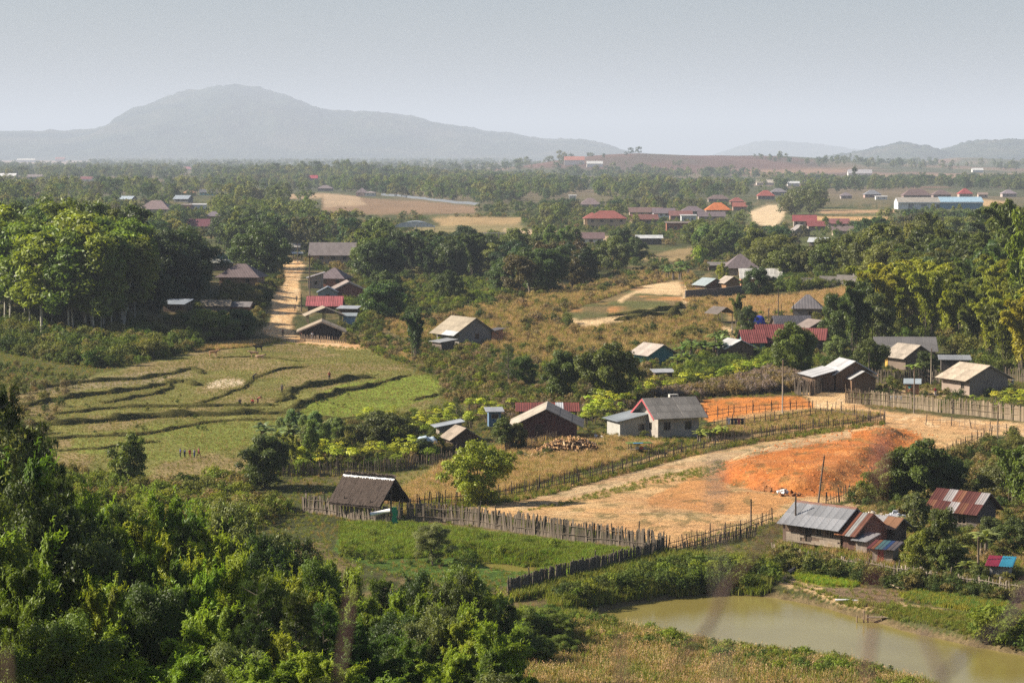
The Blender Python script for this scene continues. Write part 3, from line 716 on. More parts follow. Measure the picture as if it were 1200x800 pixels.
def plant(kind, name, label, cat, loc, h, color, group=None, bark=(.16, .13, .10), i=None, wide=1.0, r=rng, parts=True):
    """one tree: an Empty at its foot with a trunk and a crown"""
    V_ = KIND[kind]; cr, tr, w = V_[int(r.integers(len(V_))) if i is None else i % len(V_)]
    root = empty(name, loc, float(r.random() * 6.28)); s = h / 10.0
    tag(root, label, cat, group)
    link('crown', cr, root, scale=(s * wide, s * wide, s), color=tuple(c * 1.72 for c in color))
    link('trunk', tr, root, scale=(s * (wide if wide < 1.5 else 1.5), s * (wide if wide < 1.5 else 1.5), s), color=bark)
    return root
G1 = (.055, .078, .016); G2 = (.035, .055, .014); G3 = (.095, .115, .018); GY_ = (.16, .165, .018); GD = (.022, .036, .012); GB = (.08, .075, .028)
def jit(c, a=.15): k = 1 + (rng.random() - .5) * 2 * a; return (c[0] * k * (1 + (rng.random() - .5) * .2), c[1] * k, c[2] * k)
def tree(kind, name, label, cat, px, py, hpx, color, group=None, wide=1.0, bark=(.16, .13, .10), i=None):
    p = at(px, py); return plant(kind, name, label, cat, p - Vector((0, 0, .15)), hpx * p.y / F_PX, color, group, bark, i, wide)

def world_poly(poly): return [tuple(at(*p)[:2]) for p in poly]
def scatter(poly, n, seed=0, avoid=(), edge=None):
    r = np.random.default_rng(seed); P = world_poly(poly) if not isinstance(poly[0][0], float) or True else poly
    P = np.array(P); lo, hi = P.min(0), P.max(0); out = np.zeros((0, 2)); A = (hi - lo).prod()
    for _ in range(60):
        c = lo + r.random((max(n * 2, 200), 2)) * (hi - lo); k = pip(c[:, 0], c[:, 1], [tuple(p) for p in P])
        c = c[k]
        if len(avoid):
            qx, qy = proj(c[:, 0], c[:, 1], H(c[:, 0], c[:, 1])); bad = np.zeros(len(c), bool)
            for a in avoid: bad |= pip(qx, qy, a)
            c = c[~bad]
        out = np.concatenate([out, c])
        if len(out) >= n: break
    return out[:n]

# ------------------------------------------------------------------ masses nobody could count: points with instanced tufts
PROTO = bpy.data.collections.new('plant_kinds')        # not linked to the scene
def proto(name, mesh, color): 
    color = tuple(c * (1.75 if name.startswith('far') else 1.4) for c in color); me = mesh.copy(); me.materials[0] = leaf_material(name + '_leaves', .34, .65, .15, color)  # far kinds lightened more, haze put into their leaf colour
    o = bpy.data.objects.new(name, me); o.color = (*color, 1); return o
def mass(name, label, pts, scale, protos, seed=0, z=None, tilt=0.0, group=None, sink=0.0):
    r = np.random.default_rng(seed); n = len(pts); z = H(pts[:, 0], pts[:, 1]) if z is None else z
    protos = list({p.name: p for p in protos}.values())
    V = np.stack([pts[:, 0], pts[:, 1], z - sink], 1).astype(np.float32)
    me = bpy.data.meshes.new(name); me.vertices.add(n); me.vertices.foreach_set('co', V.ravel())
    for an, dat in (('turn', r.random(n) * 6.283), ('size', np.broadcast_to(scale, (n,)))):
        a = me.attributes.new(an, 'FLOAT', 'POINT'); a.data.foreach_set('value', dat.astype(np.float32))
    a = me.attributes.new('pick', 'INT', 'POINT'); a.data.foreach_set('value', r.integers(0, len(protos), n).astype(np.int32))
    cl = bpy.data.collections.new(name + '_kinds')
    protos = list({p.name: p for p in protos}.values())
    for p in sorted(protos, key=lambda o: o.name): cl.objects.link(p)
    ng = bpy.data.node_groups.new(name, 'GeometryNodeTree'); ng.is_modifier = True
    ng.interface.new_socket('Geometry', in_out='INPUT', socket_type='NodeSocketGeometry'); ng.interface.new_socket('Geometry', in_out='OUTPUT', socket_type='NodeSocketGeometry')
    gi = ng.nodes.new('NodeGroupInput'); go = ng.nodes.new('NodeGroupOutput'); ip = ng.nodes.new('GeometryNodeInstanceOnPoints')
    ci = ng.nodes.new('GeometryNodeCollectionInfo'); ci.inputs[0].default_value = cl; ci.inputs[1].default_value = True; ci.inputs[2].default_value = True
    def na(nm, ty):
        x = ng.nodes.new('GeometryNodeInputNamedAttribute'); x.data_type = ty; x.inputs[0].default_value = nm
        return [s for s in x.outputs if s.enabled and s.name == 'Attribute'][0]
    cx = ng.nodes.new('ShaderNodeCombineXYZ'); ng.links.new(na('turn', 'FLOAT'), cx.inputs[2])
    ng.links.new(gi.outputs[0], ip.inputs['Points']); ng.links.new(ci.outputs[0], ip.inputs['Instance']); ip.inputs['Pick Instance'].default_value = True
    ng.links.new(na('pick', 'INT'), ip.inputs['Instance Index']); ng.links.new(cx.outputs[0], ip.inputs['Rotation']); ng.links.new(na('size', 'FLOAT'), ip.inputs['Scale'])
    ng.links.new(ip.outputs[0], go.inputs[0])
    o = link(name, me); md = o.modifiers.new('scatter', 'NODES'); md.node_group = ng
    tag(o, label, kind='stuff'); return o
def tuftmesh(name, n, h, spread, width, seed, bend=.35, mat=None, heads=False):
    r = np.random.default_rng(seed); a = r.random(n) * 6.28; b = r.normal(size=(n, 2)) * spread * .5; hh = h * (.5 + .5 * r.random(n))
    d = np.stack([np.cos(a), np.sin(a)], 1); lean = bend * (.3 + r.random(n))[:, None] * hh[:, None] * d; wd = np.stack([-d[:, 1], d[:, 0]], 1) * width * .5
    z = np.zeros(n)
    V = np.stack([np.c_[b - wd, z], np.c_[b + wd, z], np.c_[b + lean * .4 + wd * .8, hh * .6], np.c_[b + lean * .4 - wd * .8, hh * .6],
                  np.c_[b + lean + wd * .15, hh], np.c_[b + lean - wd * .15, hh]], 1).reshape(-1, 3)
    k = np.arange(n)[:, None] * 6; Fq = np.concatenate([k + np.array([0, 1, 2, 3]), k + np.array([3, 2, 4, 5])]); v = np.tile(r.random(n), 2)
    if heads:   # feathery seed heads
        m = n // 2; s = np.arange(m); c = np.c_[b[s] + lean[s], hh[s]]
        hv = r.normal(size=(m * 5, 3)) * np.array([.035, .035, .11]) * h; cc = np.repeat(c, 5, 0) + hv
        V2 = np.stack([cc + r.normal(size=cc.shape) * np.array([.014, .014, .035]) * h for _ in range(4)], 1).reshape(-1, 3); f2 = np.arange(len(V2)).reshape(-1, 4) + len(V)
        V = np.concatenate([V, V2]); Fq = np.concatenate([Fq, f2]); v = np.concatenate([v, .7 + .3 * r.random(len(f2))])
    return npmesh(name, V, Fq, mat or M['grass'], False, v)
T_DRY = [proto('dry_tuft', tuftmesh('dry_tuft', 44, 1, .6, .035, s, .3, heads=True), c) for s, c in ((1, (.27, .19, .10)), (2, (.21, .155, .07)), (3, (.31, .22, .135)))]
T_GRN = [proto('green_tuft', tuftmesh('green_tuft', 30, 1, .6, .07, s, .5), c) for s, c in ((4, (.09, .12, .02)), (5, (.12, .14, .025)), (6, (.15, .15, .03)))]
T_BNK = [proto('bank_tuft', T_GRN[0].data, c) for c in ((.05, .055, .018), (.075, .075, .025), (.10, .085, .035))]
def protos(kind, cols): return [proto(kind, KIND[kind][i % len(KIND[kind])][0], c) for i, c in enumerate(cols)]
S_MIX = protos('shrub', [(.06, .08, .02), (.045, .065, .018), (.09, .10, .025), (.10, .09, .03)])
S_GRN = protos('shrub', [(.05, .08, .015), (.08, .11, .018), (.11, .14, .018)])
S_DRY = protos('shrub', [(.15, .12, .05), (.12, .10, .06), (.17, .13, .07)])
S_MAU = protos('shrub', [(.17, .13, .10), (.15, .12, .11)])
F_MIX = protos('far_tree', [(.04, .062, .02), (.07, .09, .022), (.025, .045, .018), (.09, .095, .03), (.05, .05, .025)]) + protos('far_slender', [(.075, .105, .025), (.05, .075, .02), (.095, .115, .03)])
F_DRK = protos('far_tree', [(.03, .05, .018), (.055, .072, .022), (.028, .045, .016), (.075, .085, .03)]) + protos('far_slender', [(.05, .075, .022)])

VIEWS = []      # what the photograph shows behind low ground: houses and clearings that no tree may cover
def covers(x, y, h, wpx=.32):
    """would a plant of height h at x, y hide a house the photograph shows?"""
    px, py = proj(np.asarray(x, float), np.asarray(y, float), H(x, y)); hp = h * F_PX / np.asarray(y, float); bad = np.zeros(np.shape(px), bool)
    for a, b_, t, b0 in VIEWS: bad |= (px + hp * wpx > a) & (px - hp * wpx < b_) & (py > b0 - 1) & (py - hp * .92 < t)
    return bad
def place_words(px, lo, hi, names=('left', 'middle', 'right')): return names[int(min(len(names) - 1, max(0, (px - lo) / (hi - lo + 1e-6) * len(names))))]
# ------------------------------------------------------------------ buildings
def side_pt(sd, w, d, u, z, o):
    return {'F': (u, -d / 2 - o, z), 'B': (-u, d / 2 + o, z), 'L': (-w / 2 - o, -u, z), 'R': (w / 2 + o, u, z)}[sd]
def wall_mesh(w, d, hw, rise, roof, wins, depth=.14, base=-.7, topf=None):
    m = MB()
    for sd in 'FBLR':
        L = w if sd in 'FB' else d; H_ = [q for q in wins if q[0] == sd]
        us = sorted({-L / 2, L / 2, *[q[1] - q[3] / 2 for q in H_], *[q[1] + q[3] / 2 for q in H_]})
        zs = sorted({base, hw, *[q[2] for q in H_], *[q[2] + q[4] for q in H_]})
        P = lambda u, z, o=0: side_pt(sd, w, d, u, z, o)
        for a, b_ in zip(us, us[1:]):
            for c_, e in zip(zs, zs[1:]):
                um, zm = (a + b_) / 2, (c_ + e) / 2
                if any(abs(um - q[1]) < q[3] / 2 and q[2] < zm < q[2] + q[4] for q in H_): continue
                m.poly([P(a, c_), P(b_, c_), P(b_, e), P(a, e)])
        for q in H_:
            a, b_, c_, e = q[1] - q[3] / 2, q[1] + q[3] / 2, q[2], q[2] + q[4]; i = -depth
            for s0, s1 in (((a, c_), (b_, c_)), ((b_, c_), (b_, e)), ((b_, e), (a, e)), ((a, e), (a, c_))):
                m.poly([P(*s0), P(*s1), P(*s1, i), P(*s0, i)])
    x, y = w / 2, d / 2
    if roof == 'gable':
        m.poly([(x, -y, hw), (x, y, hw), (x, 0, hw + rise - .05)]); m.poly([(-x, y, hw), (-x, -y, hw), (-x, 0, hw + rise - .05)])
    elif roof == 'shed':   # high at the back
        m.poly([(x, -y, hw), (x, y, hw), (x, y, hw + rise)]); m.poly([(-x, y, hw), (-x, -y, hw), (-x, y, hw + rise)]); m.poly([(x, y, hw), (-x, y, hw), (-x, y, hw + rise), (x, y, hw + rise)])
    elif roof == 'shedx':  # high at the right
        m.poly([(-x, -y, hw), (x, -y, hw), (x, -y, hw + rise)]); m.poly([(x, y, hw), (-x, y, hw), (x, y, hw + rise)]); m.poly([(x, -y, hw), (x, y, hw), (x, y, hw + rise), (x, -y, hw + rise)])
    return m
SHEETS = {}
def sheet_mesh(wd, L, mat, waves=5, amp=.028):
    k = (round(wd, 2), round(L, 2), mat)
    if k not in SHEETS:
        n_ = waves * 2 + 1; xs = np.linspace(-wd / 2, wd / 2, n_); V = []
        for y in (0, -L): V += [(x, y, amp * (1 if i % 2 else -1)) for i, x in enumerate(xs)]
        Fq = [(i, i + n_, i + n_ + 1, i + 1) for i in range(n_ - 1)]
        SHEETS[k] = npmesh('roof_sheet', V, Fq, M[mat])
    return SHEETS[k]
def roof_parts(root, ox, oy, oz, w, d, hw, rise, roof, rc, rm, oh=.45, ohx=.4, th=.07, sheets=None, scol=None, ridge=None, fascia=None, thatch=False):
    rc = tuple(c * (.68 if rm == 'cement' else .8) for c in rc); X, k = w / 2 + ohx, (rise / (d / 2) if roof in ('gable', 'hip') else rise / d)
    m = MB()
    if roof == 'gable':
        Y = d / 2 + oh; ez = hw - k * oh; rz = hw + rise
        m.slab([(-X, -Y, ez + th), (X, -Y, ez + th), (X, 0, rz + th), (-X, 0, rz + th)], th)
        m.slab([(X, Y, ez + th), (-X, Y, ez + th), (-X, 0, rz + th), (X, 0, rz + th)], th)
    elif roof == 'hip':
        Y = d / 2 + oh; ez = hw - k * oh; rz = hw + rise; q = max(0.3, X - Y * .95)
        A, B, C_, D_ = (-X, -Y, ez + th), (X, -Y, ez + th), (X, Y, ez + th), (-X, Y, ez + th); R0, R1 = (-q, 0, rz + th), (q, 0, rz + th)
        for p in ([A, B, R1, R0], [C_, D_, R0, R1], [B, C_, R1], [D_, A, R0]): m.poly(p)
        m.poly([(p[0], p[1], p[2] - th) for p in (D_, C_, B, A)])
        for a, b_ in ((A, B), (B, C_), (C_, D_), (D_, A)): m.poly([a, (a[0], a[1], a[2] - th), (b_[0], b_[1], b_[2] - th), b_])
    elif roof == 'shed':
        m.slab([(-X, -d / 2 - oh, hw - k * oh + th), (X, -d / 2 - oh, hw - k * oh + th), (X, d / 2 + oh, hw + rise + k * oh + th), (-X, d / 2 + oh, hw + rise + k * oh + th)], th)
    elif roof == 'shedx':
        k = rise / w; Y = d / 2 + oh
        m.slab([(-X, -Y, hw - k * ohx + th), (X, -Y, hw + rise + k * ohx + th), (X, Y, hw + rise + k * ohx + th), (-X, Y, hw - k * ohx + th)], th)
    elif roof == 'arch':
        Y = d / 2 + oh; n_ = 12; pr = [(-X + 2 * X * i / n_, hw + rise * sin(pi * i / n_) ** .9) for i in range(n_ + 1)]
        for (x0, z0), (x1, z1) in zip(pr, pr[1:]): m.slab([(x0, -Y, z0 + th), (x1, -Y, z1 + th), (x1, Y, z1 + th), (x0, Y, z0 + th)], th)
    rf = m.obj('roof', M[rm], root, rc, loc=(ox, oy, oz))
    if sheets and roof == 'gable':
        nx, ny = sheets; Y = d / 2 + oh; a = math.atan(k); Ls = Y / cos(a); ws = 2 * X / nx; ls = Ls / ny
        me = sheet_mesh(ws * 1.04, ls * 1.1, rm)
        for sg in (-1, 1):
            for i in range(nx):
                for j in range(ny):
                    u = j * ls; x = (-X + ws * (i + .5)); y = -u * cos(a) * -sg; y = sg * u * cos(a)
                    z = hw + rise - u * sin(a) + th + .035 + .012 * (ny - j) + (.01 if i % 2 else 0)
                    q_ = scol(i, j, sg) if scol else None; c_ = tuple(v * (.7 if rm == 'cement' else .82) for v in q_) if q_ else rc; f = .82 + .36 * rng.random()
                    link('roof_sheet', me, root, (ox + x, oy + y, oz + z), (a, 0, 0 if sg < 0 else pi) if sg < 0 else (a, 0, pi), None, tuple(q * f for q in c_))
        for o in ():
            pass
    if sheets and roof in ('shed', 'shedx'):
        nx, ny = sheets
        if roof == 'shed': Lx, Ly, kk = 2 * X, d + 2 * oh, rise / d
        else: Lx, Ly, kk = d + 2 * oh, 2 * X, rise / w
        a = math.atan(kk); ws = Lx / nx; ls = Ly / cos(a) / ny; me = sheet_mesh(ws * 1.04, ls * 1.1, rm)
        for i in range(nx):
            for j in range(ny):
                u = j * ls * cos(a); x = -Lx / 2 + ws * (i + .5); y = Ly / 2 - u; z = hw + rise + kk * (oh if roof == 'shed' else ohx) - u * kk + th + .035 + .012 * (ny - j)
                q_ = scol(i, j, -1) if scol else None; c_ = tuple(v * (.7 if rm == 'cement' else .82) for v in q_) if q_ else rc; f = .82 + .36 * rng.random()
                if roof == 'shed': link('roof_sheet', me, root, (ox + x, oy + y, oz + z), (a, 0, 0), None, tuple(q * f for q in c_))
                else: link('roof_sheet', me, root, (ox + y, oy - x, oz + z), (a, 0, -pi / 2), None, tuple(q * f for q in c_))
    if ridge and roof == 'gable':
        m = MB(); rz = hw + rise + th + .07
        m.slab([(-X, -.22, rz - .22 * k), (X, -.22, rz - .22 * k), (X, 0, rz + .02), (-X, 0, rz + .02)], .03); m.slab([(X, .22, rz - .22 * k), (-X, .22, rz - .22 * k), (-X, 0, rz + .02), (X, 0, rz + .02)], .03)
        m.obj('ridge_cap', M['tin'], root, ridge, loc=(ox, oy, oz))
    if fascia and roof == 'gable':
        Y = d / 2 + oh; ez = hw - k * oh; rz = hw + rise
        for sx in (-1, 1):
            for sy in (-1, 1):
                m = MB(); x0, x1 = sorted((sx * (X + .003), sx * (X + .05)))
                for xx in (x0, x1): pass
                p = [(0, rz + th + .04), (sy * Y, ez + th + .04), (sy * Y, ez - .16), (0, rz - .16)]
                A = [(x0, a, z) for a, z in p]; B = [(x1, a, z) for a, z in p]; m.poly(A); m.poly(B[::-1])
                for i in range(4): m.poly([A[i], A[(i + 1) % 4], B[(i + 1) % 4], B[i]])
                m.obj('barge_board', M['paint'], root, fascia, loc=(ox, oy, oz))
    return rf
def openings(root, ox, oy, oz, w, d, wins, frame=(.30, .24, .18), glass=(.02, .022, .025), bars=False):
    for q in wins:
        sd, u, z, ww, wh = q[:5]; door = len(q) > 5 and q[5] == 'door'; fc = q[6] if len(q) > 6 else frame
        P = lambda a, c_, o: side_pt(sd, w, d, u + a, z + c_, o); f = .07
        m = MB()
        def bar(a0, a1, c0, c1, o0=-.10, o1=.03):
            p = [P(a, c_, o) for o in (o0, o1) for a, c_ in ((a0, c0), (a1, c0), (a1, c1), (a0, c1))]
            n_ = len(m.v); m.v += p; m.f += [tuple(n_ + i for i in t) for t in ((3, 2, 1, 0), (4, 5, 6, 7), (0, 1, 5, 4), (1, 2, 6, 5), (2, 3, 7, 6), (3, 0, 4, 7))]
        h2 = ww / 2
        bar(-h2 + .001, -h2 + f, 0.001, wh - .001); bar(h2 - f, h2 - .001, .001, wh - .001); bar(-h2 + f, h2 - f, .001, f); bar(-h2 + f, h2 - f, wh - f, wh - .001)
        if door:
            o = m.obj('door', M['wood'], root, fc, loc=(ox, oy, oz)); pm = MB(); m2 = m; m = pm; bar(-h2 + f, h2 - f, f, wh - f, -.09, -.05); pm.obj('door_leaf', M['wood'], o, fc)
        else:
            bar(-.02, .02, f, wh - f, -.08, .0)
            if bars:
                for a in (-.25, .25): bar(a * ww - .012, a * ww + .012, f, wh - f, -.06, -.03)
            o = m.obj('window', M['wood'], root, fc, loc=(ox, oy, oz)); pm = MB(); m = pm; bar(-h2 + f, h2 - f, f, wh - f, -.135, -.10); pm.obj('pane', M['glass'], o, glass)
def block(root, ox, oy, w, d, hw, rise, roof='gable', rc=(.4, .38, .36), wc=(.4, .36, .3), rm='cement', wm='plaster', wins=(), oz=0, walls=True, posts=None, base=-.7, bars=False, frame=(.30, .24, .18), wall_name='wall', **kw):
    if walls: wall_mesh(w, d, hw, rise, roof, wins, base=base).obj(wall_name, M[wm], root, wc, loc=(ox, oy, oz)); openings(root, ox, oy, oz, w, d, wins, frame, bars=bars)
    if posts:
        for px0 in np.linspace(-w / 2 + .1, w / 2 - .1, posts[0]):
            for py0 in np.linspace(-d / 2 + .1, d / 2 - .1, posts[1]):
                top = hw - .02 + (rise * (1 - abs(py0) / (d / 2)) if roof == 'gable' else 0); MB().tube([(px0, py0, -.5), (px0, py0, top)], .07, 6).obj('post', M['wood'], root, (.20, .15, .11), loc=(ox, oy, oz))
    roof_parts(root, ox, oy, oz, w, d, hw, rise, roof, rc, rm, **kw)
BUILT = []
def house(name, label, cat, px, py, w, d, hw, rise, yaw, group=None, anchor=(0, -.5), **kw):
    p = at(px, py); a = radians(yaw); ax, ay = anchor[0] * w, anchor[1] * d
    x = p.x - (ax * cos(a) - ay * sin(a)); y = p.y - (ax * sin(a) + ay * cos(a))
    zs = [hz(x + u * w / 2 * cos(a) - v * d / 2 * sin(a), y + u * w / 2 * sin(a) + v * d / 2 * cos(a)) for u in (-1, 1) for v in (-1, 1)]
    root = empty(name, (x, y, p.z * .5 + .5 * sum(zs) / 4), a); tag(root, label, cat, group)
    block(root, 0, 0, w, d, hw, rise, **kw); BUILT.append((x, y, max(w, d) * .62))
    sx = abs(w * cos(a)) + abs(d * sin(a)); c0, b0 = proj(x, y, root.location.z); _, t0 = proj(x, y, root.location.z + hw * .55); VIEWS.append((float(c0 - sx * .42 * F_PX / y), float(c0 + sx * .42 * F_PX / y), float(t0), float(b0)))
    return root
def local(root, x, y): 
    a = root.rotation_euler.z; return root.location.x + x * cos(a) - y * sin(a), root.location.y + x * sin(a) + y * cos(a)
GREY = (.36, .34, .32); TIN = (.60, .61, .62); LTAN = (.50, .44, .36); PURP = (.17, .135, .135); RED = (.27, .075, .072); ORG = (.62, .19, .06); RUST = (.20, .085, .05)
DW = (.13, .09, .065); BRK = (.26, .12, .08); CONC = (.38, .35, .31); CRM = (.55, .48, .38); TURQ = (.10, .33, .32); WHT = (.72, .72, .70)
W2 = lambda w, z=1.0, s=.9, h=1.0: [('F', -w * .25, z, s, h), ('F', w * .25, z, s, h)]
def rusty(i, j, sg): return [(.24, .09, .05), (.17, .05, .04), (.50, .48, .48), (.30, .13, .07), (.58, .57, .57)][int(rng.integers(5))]
# the block house and its outbuilding
r = house('block_house', 'grey concrete block house with grey sheet roof and pink barge boards by the orange field', 'house', 795, 513.5, 5.2, 5.6, 2.85, 1.6, 20, rc=(.33, .31, .28), wc=(.36, .33, .29), wm='block', rm='cement',
      wins=[('F', -1.45, 1.05, .85, .95), ('F', 1.25, 1.05, .8, .95), ('L', .6, .9, .8, .9)], bars=True, frame=(.10, .085, .07), sheets=(9, 3), oh=.75, ohx=.85, fascia=(.40, .09, .10))
m = MB(); m.box(-.62, .62, -.3, .3, -.02, .02); 
v = MB(); 
v.box(-.55, -.45, -.25, .25, 0, .55); v.box(.45, .55, -.25, .25, 0, .55); v.box(-.45, .45, -.24, .24, .44, .56); v.box(-.45, .45, .1, .2, 0, .44)
for k in (-.15, .15): v.box(k - .04, k + .04, -.2, -.1, 0, .44)
v.obj('roof_vent', M['plaster'], r, (.55, .53, .48), loc=(.75, .45, 4.33))
r = house('block_outbuilding', 'low grey outbuilding with flat sloping tin roof against the left of the block house', 'outbuilding', 726.5, 513, 3.7, 4.0, 1.95, .75, 20, anchor=(-.5, -.5), roof='shedx', rc=(.42, .47, .50), wc=(.40, .39, .35), rm='tin', wm='plaster',
      wins=[('F', .9, .75, .8, .8)], sheets=(5, 2), oh=.35, ohx=.35)
# dark barn left of it with its sheds
r = house('wooden_barn', 'dark maroon board barn with wide weathered grey roof beside the firewood pile', 'barn', 640, 517, 8.0, 7.0, 2.0, 1.7, -92, anchor=(.5, 0), rc=(.34, .31, .27), wc=(.10, .05, .045), rm='cement', wm='wood', sheets=(7, 3), oh=.7, ohx=.3, ridge=(.55, .55, .54),
      wins=[('R', -.8, .3, .9, 1.7, 'door', (.07, .045, .04))], scol=lambda i, j, sg: LTAN if sg < 0 else (.25, .235, .22))  # sunlit left slope painted paler, shaded right slope painted darker
house('low_shed', 'low shed with a long rusty red roof just behind the dark barn', 'shed', 642, 493, 7.2, 2.6, 1.3, .5, 0, roof='shed', rc=(.26, .07, .045), wc=DW, rm='rib_tin', wm='wood', sheets=(8, 1), scol=lambda i, j, s: TIN if i in (5,) else None)
house('board_shed', 'narrow grey board shed with pale lean-to roof left of the dark barn', 'shed', 528, 517.5, 2.6, 2.2, 1.75, .45, 12, roof='shedx', rc=(.48, .52, .56), wc=(.26, .22, .18), rm='rib_tin', wm='wood', wins=[('F', -.3, .0, .7, 1.5, 'door', (.24, .20, .16))], sheets=(3, 1), oh=.3, ohx=.35)
house('open_shed', 'small dark lean-to shed with tan roof behind the yellow-green round tree', 'shed', 545, 528, 3.0, 3.0, 1.5, 1.0, -70, anchor=(.5, 0), rc=(.40, .33, .26), wc=(.11, .08, .06), rm='cement', wm='wood', sheets=(3, 2), oh=.4)
house('outhouse', 'tiny blue-walled outhouse with tilted tin roof above the yellow-green bushes', 'outhouse', 580, 500, 1.5, 1.4, 1.9, .25, 8, roof='shed', rc=TIN, wc=(.12, .20, .30), rm='tin', wm='plaster', oh=.35, ohx=.4, wins=[('F', 0, 1.0, .9, .6)])
# thatched shelter
r = house('thatched_shelter', 'open shelter with dark brown thatched roof and silver ridge strip above the brush fence', 'shelter', 419, 609, 5.0, 3.7, 1.75, 1.75, -32, rc=(.07, .052, .043), rm='thatch', walls=False, posts=(3, 3), oh=.5, ohx=.35, th=.22, ridge=(.75, .77, .78))
for s_ in (-1, 1):     # ragged straw layers over the slopes
    V = []; Fq = []; vv = []; k = 1.75 / 1.85
    for row in range(11):
        yb = (row + 1) / 11 * 2.4
        for q in range(70):
            x = -2.85 + 5.7 * (q + rng.random()) / 70; L = .42 + .2 * rng.random(); wd = .06; y1 = yb + .06 * rng.random(); y0 = y1 - L
            z = lambda y: 3.5 - k * y + .26 + .02 * rng.random()
            b0 = len(V); V += [(x - wd, s_ * y0, z(y0)), (x + wd, s_ * y0, z(y0)), (x + wd * .8, s_ * y1, z(y1) + .03), (x - wd * .6, s_ * y1, z(y1) + .03)]; Fq.append((b0, b0 + 1, b0 + 2, b0 + 3)); vv.append(rng.random())
    tag(link('straw', npmesh('straw', V, Fq, M['thatch']), r, color=(.085, .064, .052)), kind='stuff')
# board house on stilts by the pond
r = house('stilt_house', 'long unpainted board house on short stilts with patched tin roofs above the pond', 'house', 921, 638, 5.7, 3.5, 2.35, 1.1, -44, anchor=(-.5, -.5), rc=(.42, .44, .46), wc=(.15, .105, .075), rm='tin', wm='wood', base=.35, oh=.8, ohx=.35,
      sheets=(9, 2), scol=lambda i, j, sg: (.34, .35, .37) if sg < 0 else [(.14, .34, .30), (.36, .35, .33), (.30, .14, .08)][min(2, i // 3)], ridge=(.26, .11, .06),
      wins=[('F', .6, .9, .7, .8), ('F', -.5, .45, .7, 1.6, 'door', (.06, .045, .035)), ('F', 1.9, 1.0, .5, .7)])
for x in np.linspace(-2.75, 2.75, 5):
    for y in (-1.65, 0, 1.65): MB().tube([(x, y, -.8), (x, y, .4)], .08, 6).obj('stilt', M['wood'], r, (.16, .12, .09))
k = MB()                                                    # boards of the lower front wall, one by one, sunlight painted in as paler colour
bm_ = [MB().box(-L / 2, L / 2, -.02, .02, -.085, .085).mesh('board', M['wood']) for L in (1.1, 1.5, 1.9)]
for row in range(5):
    x = -2.8
    while x < 2.4:
        q = int(rng.integers(3)); L = (1.1, 1.5, 1.9)[q]
        if not (-1.3 < x + L / 2 < .3 and row > 0): link('board', bm_[q], r, (min(x + L / 2, 2.83 - L / 2), -1.79 - .01 * rng.random(), .42 + row * .16), (0, rng.normal() * .01, 0), None, tuple(np.array((.27, .22, .17)) * (.7 + .6 * rng.random())))
        x += L + .03
pl_ = MB().box(-.09, .09, -.015, .015, 0, 1.0).mesh('plank', M['wood'])
for x in np.arange(-2.8, 2.8, .21):
    if -.95 < x < -.05 or .15 < x < 1.05 or 1.6 < x < 2.2: continue
    link('plank', pl_, r, (x, -1.785 - .01 * rng.random(), 1.25), (0, 0, 0), None, tuple(np.array((.17, .115, .08)) * (.6 + .8 * rng.random())))  # upper planks darker: shade of the eaves put into their colour
block(r, 3.75, .1, 1.65, 3.5, 2.0, 1.1, rc=(.30, .13, .07), wc=(.12, .065, .05), rm='rib_tin', wm='wood', base=.35, oh=.75, ohx=.25, sheets=(4, 2), scol=lambda i, j, sg: [(.36, .16, .08), (.27, .10, .06), (.30, .30, .29), (.22, .10, .07)][i % 4], wall_name='side_room')
block(r, 5.2, -1.5, 1.1, 1.3, 1.3, .3, roof='shed', rc=(.27, .27, .28), wc=(.22, .18, .15), rm='cement', wm='wood', base=.3, oh=.3, ohx=.25, wall_name='porch_wall', sheets=(2, 1))
block(r, 2.4, 2.75, 6.4, 1.9, 2.0, .6, roof='gable', rc=(.45, .46, .47), wc=DW, rm='tin', wm='wood', base=.2, oh=.3, sheets=(9, 1), scol=lambda i, j, sg: [(.50, .51, .52), (.40, .40, .40), (.30, .16, .09)][int(rng.integers(3))], wall_name='back_room')
block(r, -3.45, .6, 1.1, 2.6, 1.5, .5, roof='shedx', rc=(.13, .10, .09), wc=(.13, .09, .07), rm='tin', wm='wood', oh=.3, ohx=.2, base=-.4, wall_name='lean_to')
def stripes(cols): return lambda i, j, s: cols[i % len(cols)]
r = house('patchwork_shed', 'small plank shed with red, orange and blue patchwork roof beside the stilt house', 'shed', 1034, 660, 1.7, 1.5, 1.2, .25, -28, roof='shed', rc=(.3, .2, .15), wc=(.26, .21, .17), rm='tin', wm='wood', oh=.3, ohx=.35, sheets=(7, 1),
      scol=stripes([(.22, .06, .06), (.30, .12, .06), (.10, .24, .25), (.10, .22, .26), (.06, .12, .30), (.22, .18, .18), (.18, .16, .16)]), wins=[('F', -.15, .0, .5, 1.25, 'door', (.28, .04, .04))])
house('rusty_hut', 'wooden hut under a steep roof of red-brown and silver rusty sheets among banana plants', 'hut', 1118, 622, 4.7, 3.0, 2.2, 1.1, -42, rc=RUST, wc=(.12, .10, .09), rm='rib_tin', wm='wood', oh=.7, sheets=(12, 2), wins=[('F', .8, .7, .9, 1.0)],
      scol=lambda i, j, sg: [(.13, .045, .04), (.18, .07, .05), (.36, .33, .33), (.12, .045, .04), (.22, .10, .06), (.40, .38, .38), (.13, .05, .045)][(i * 3 + j) % 7])
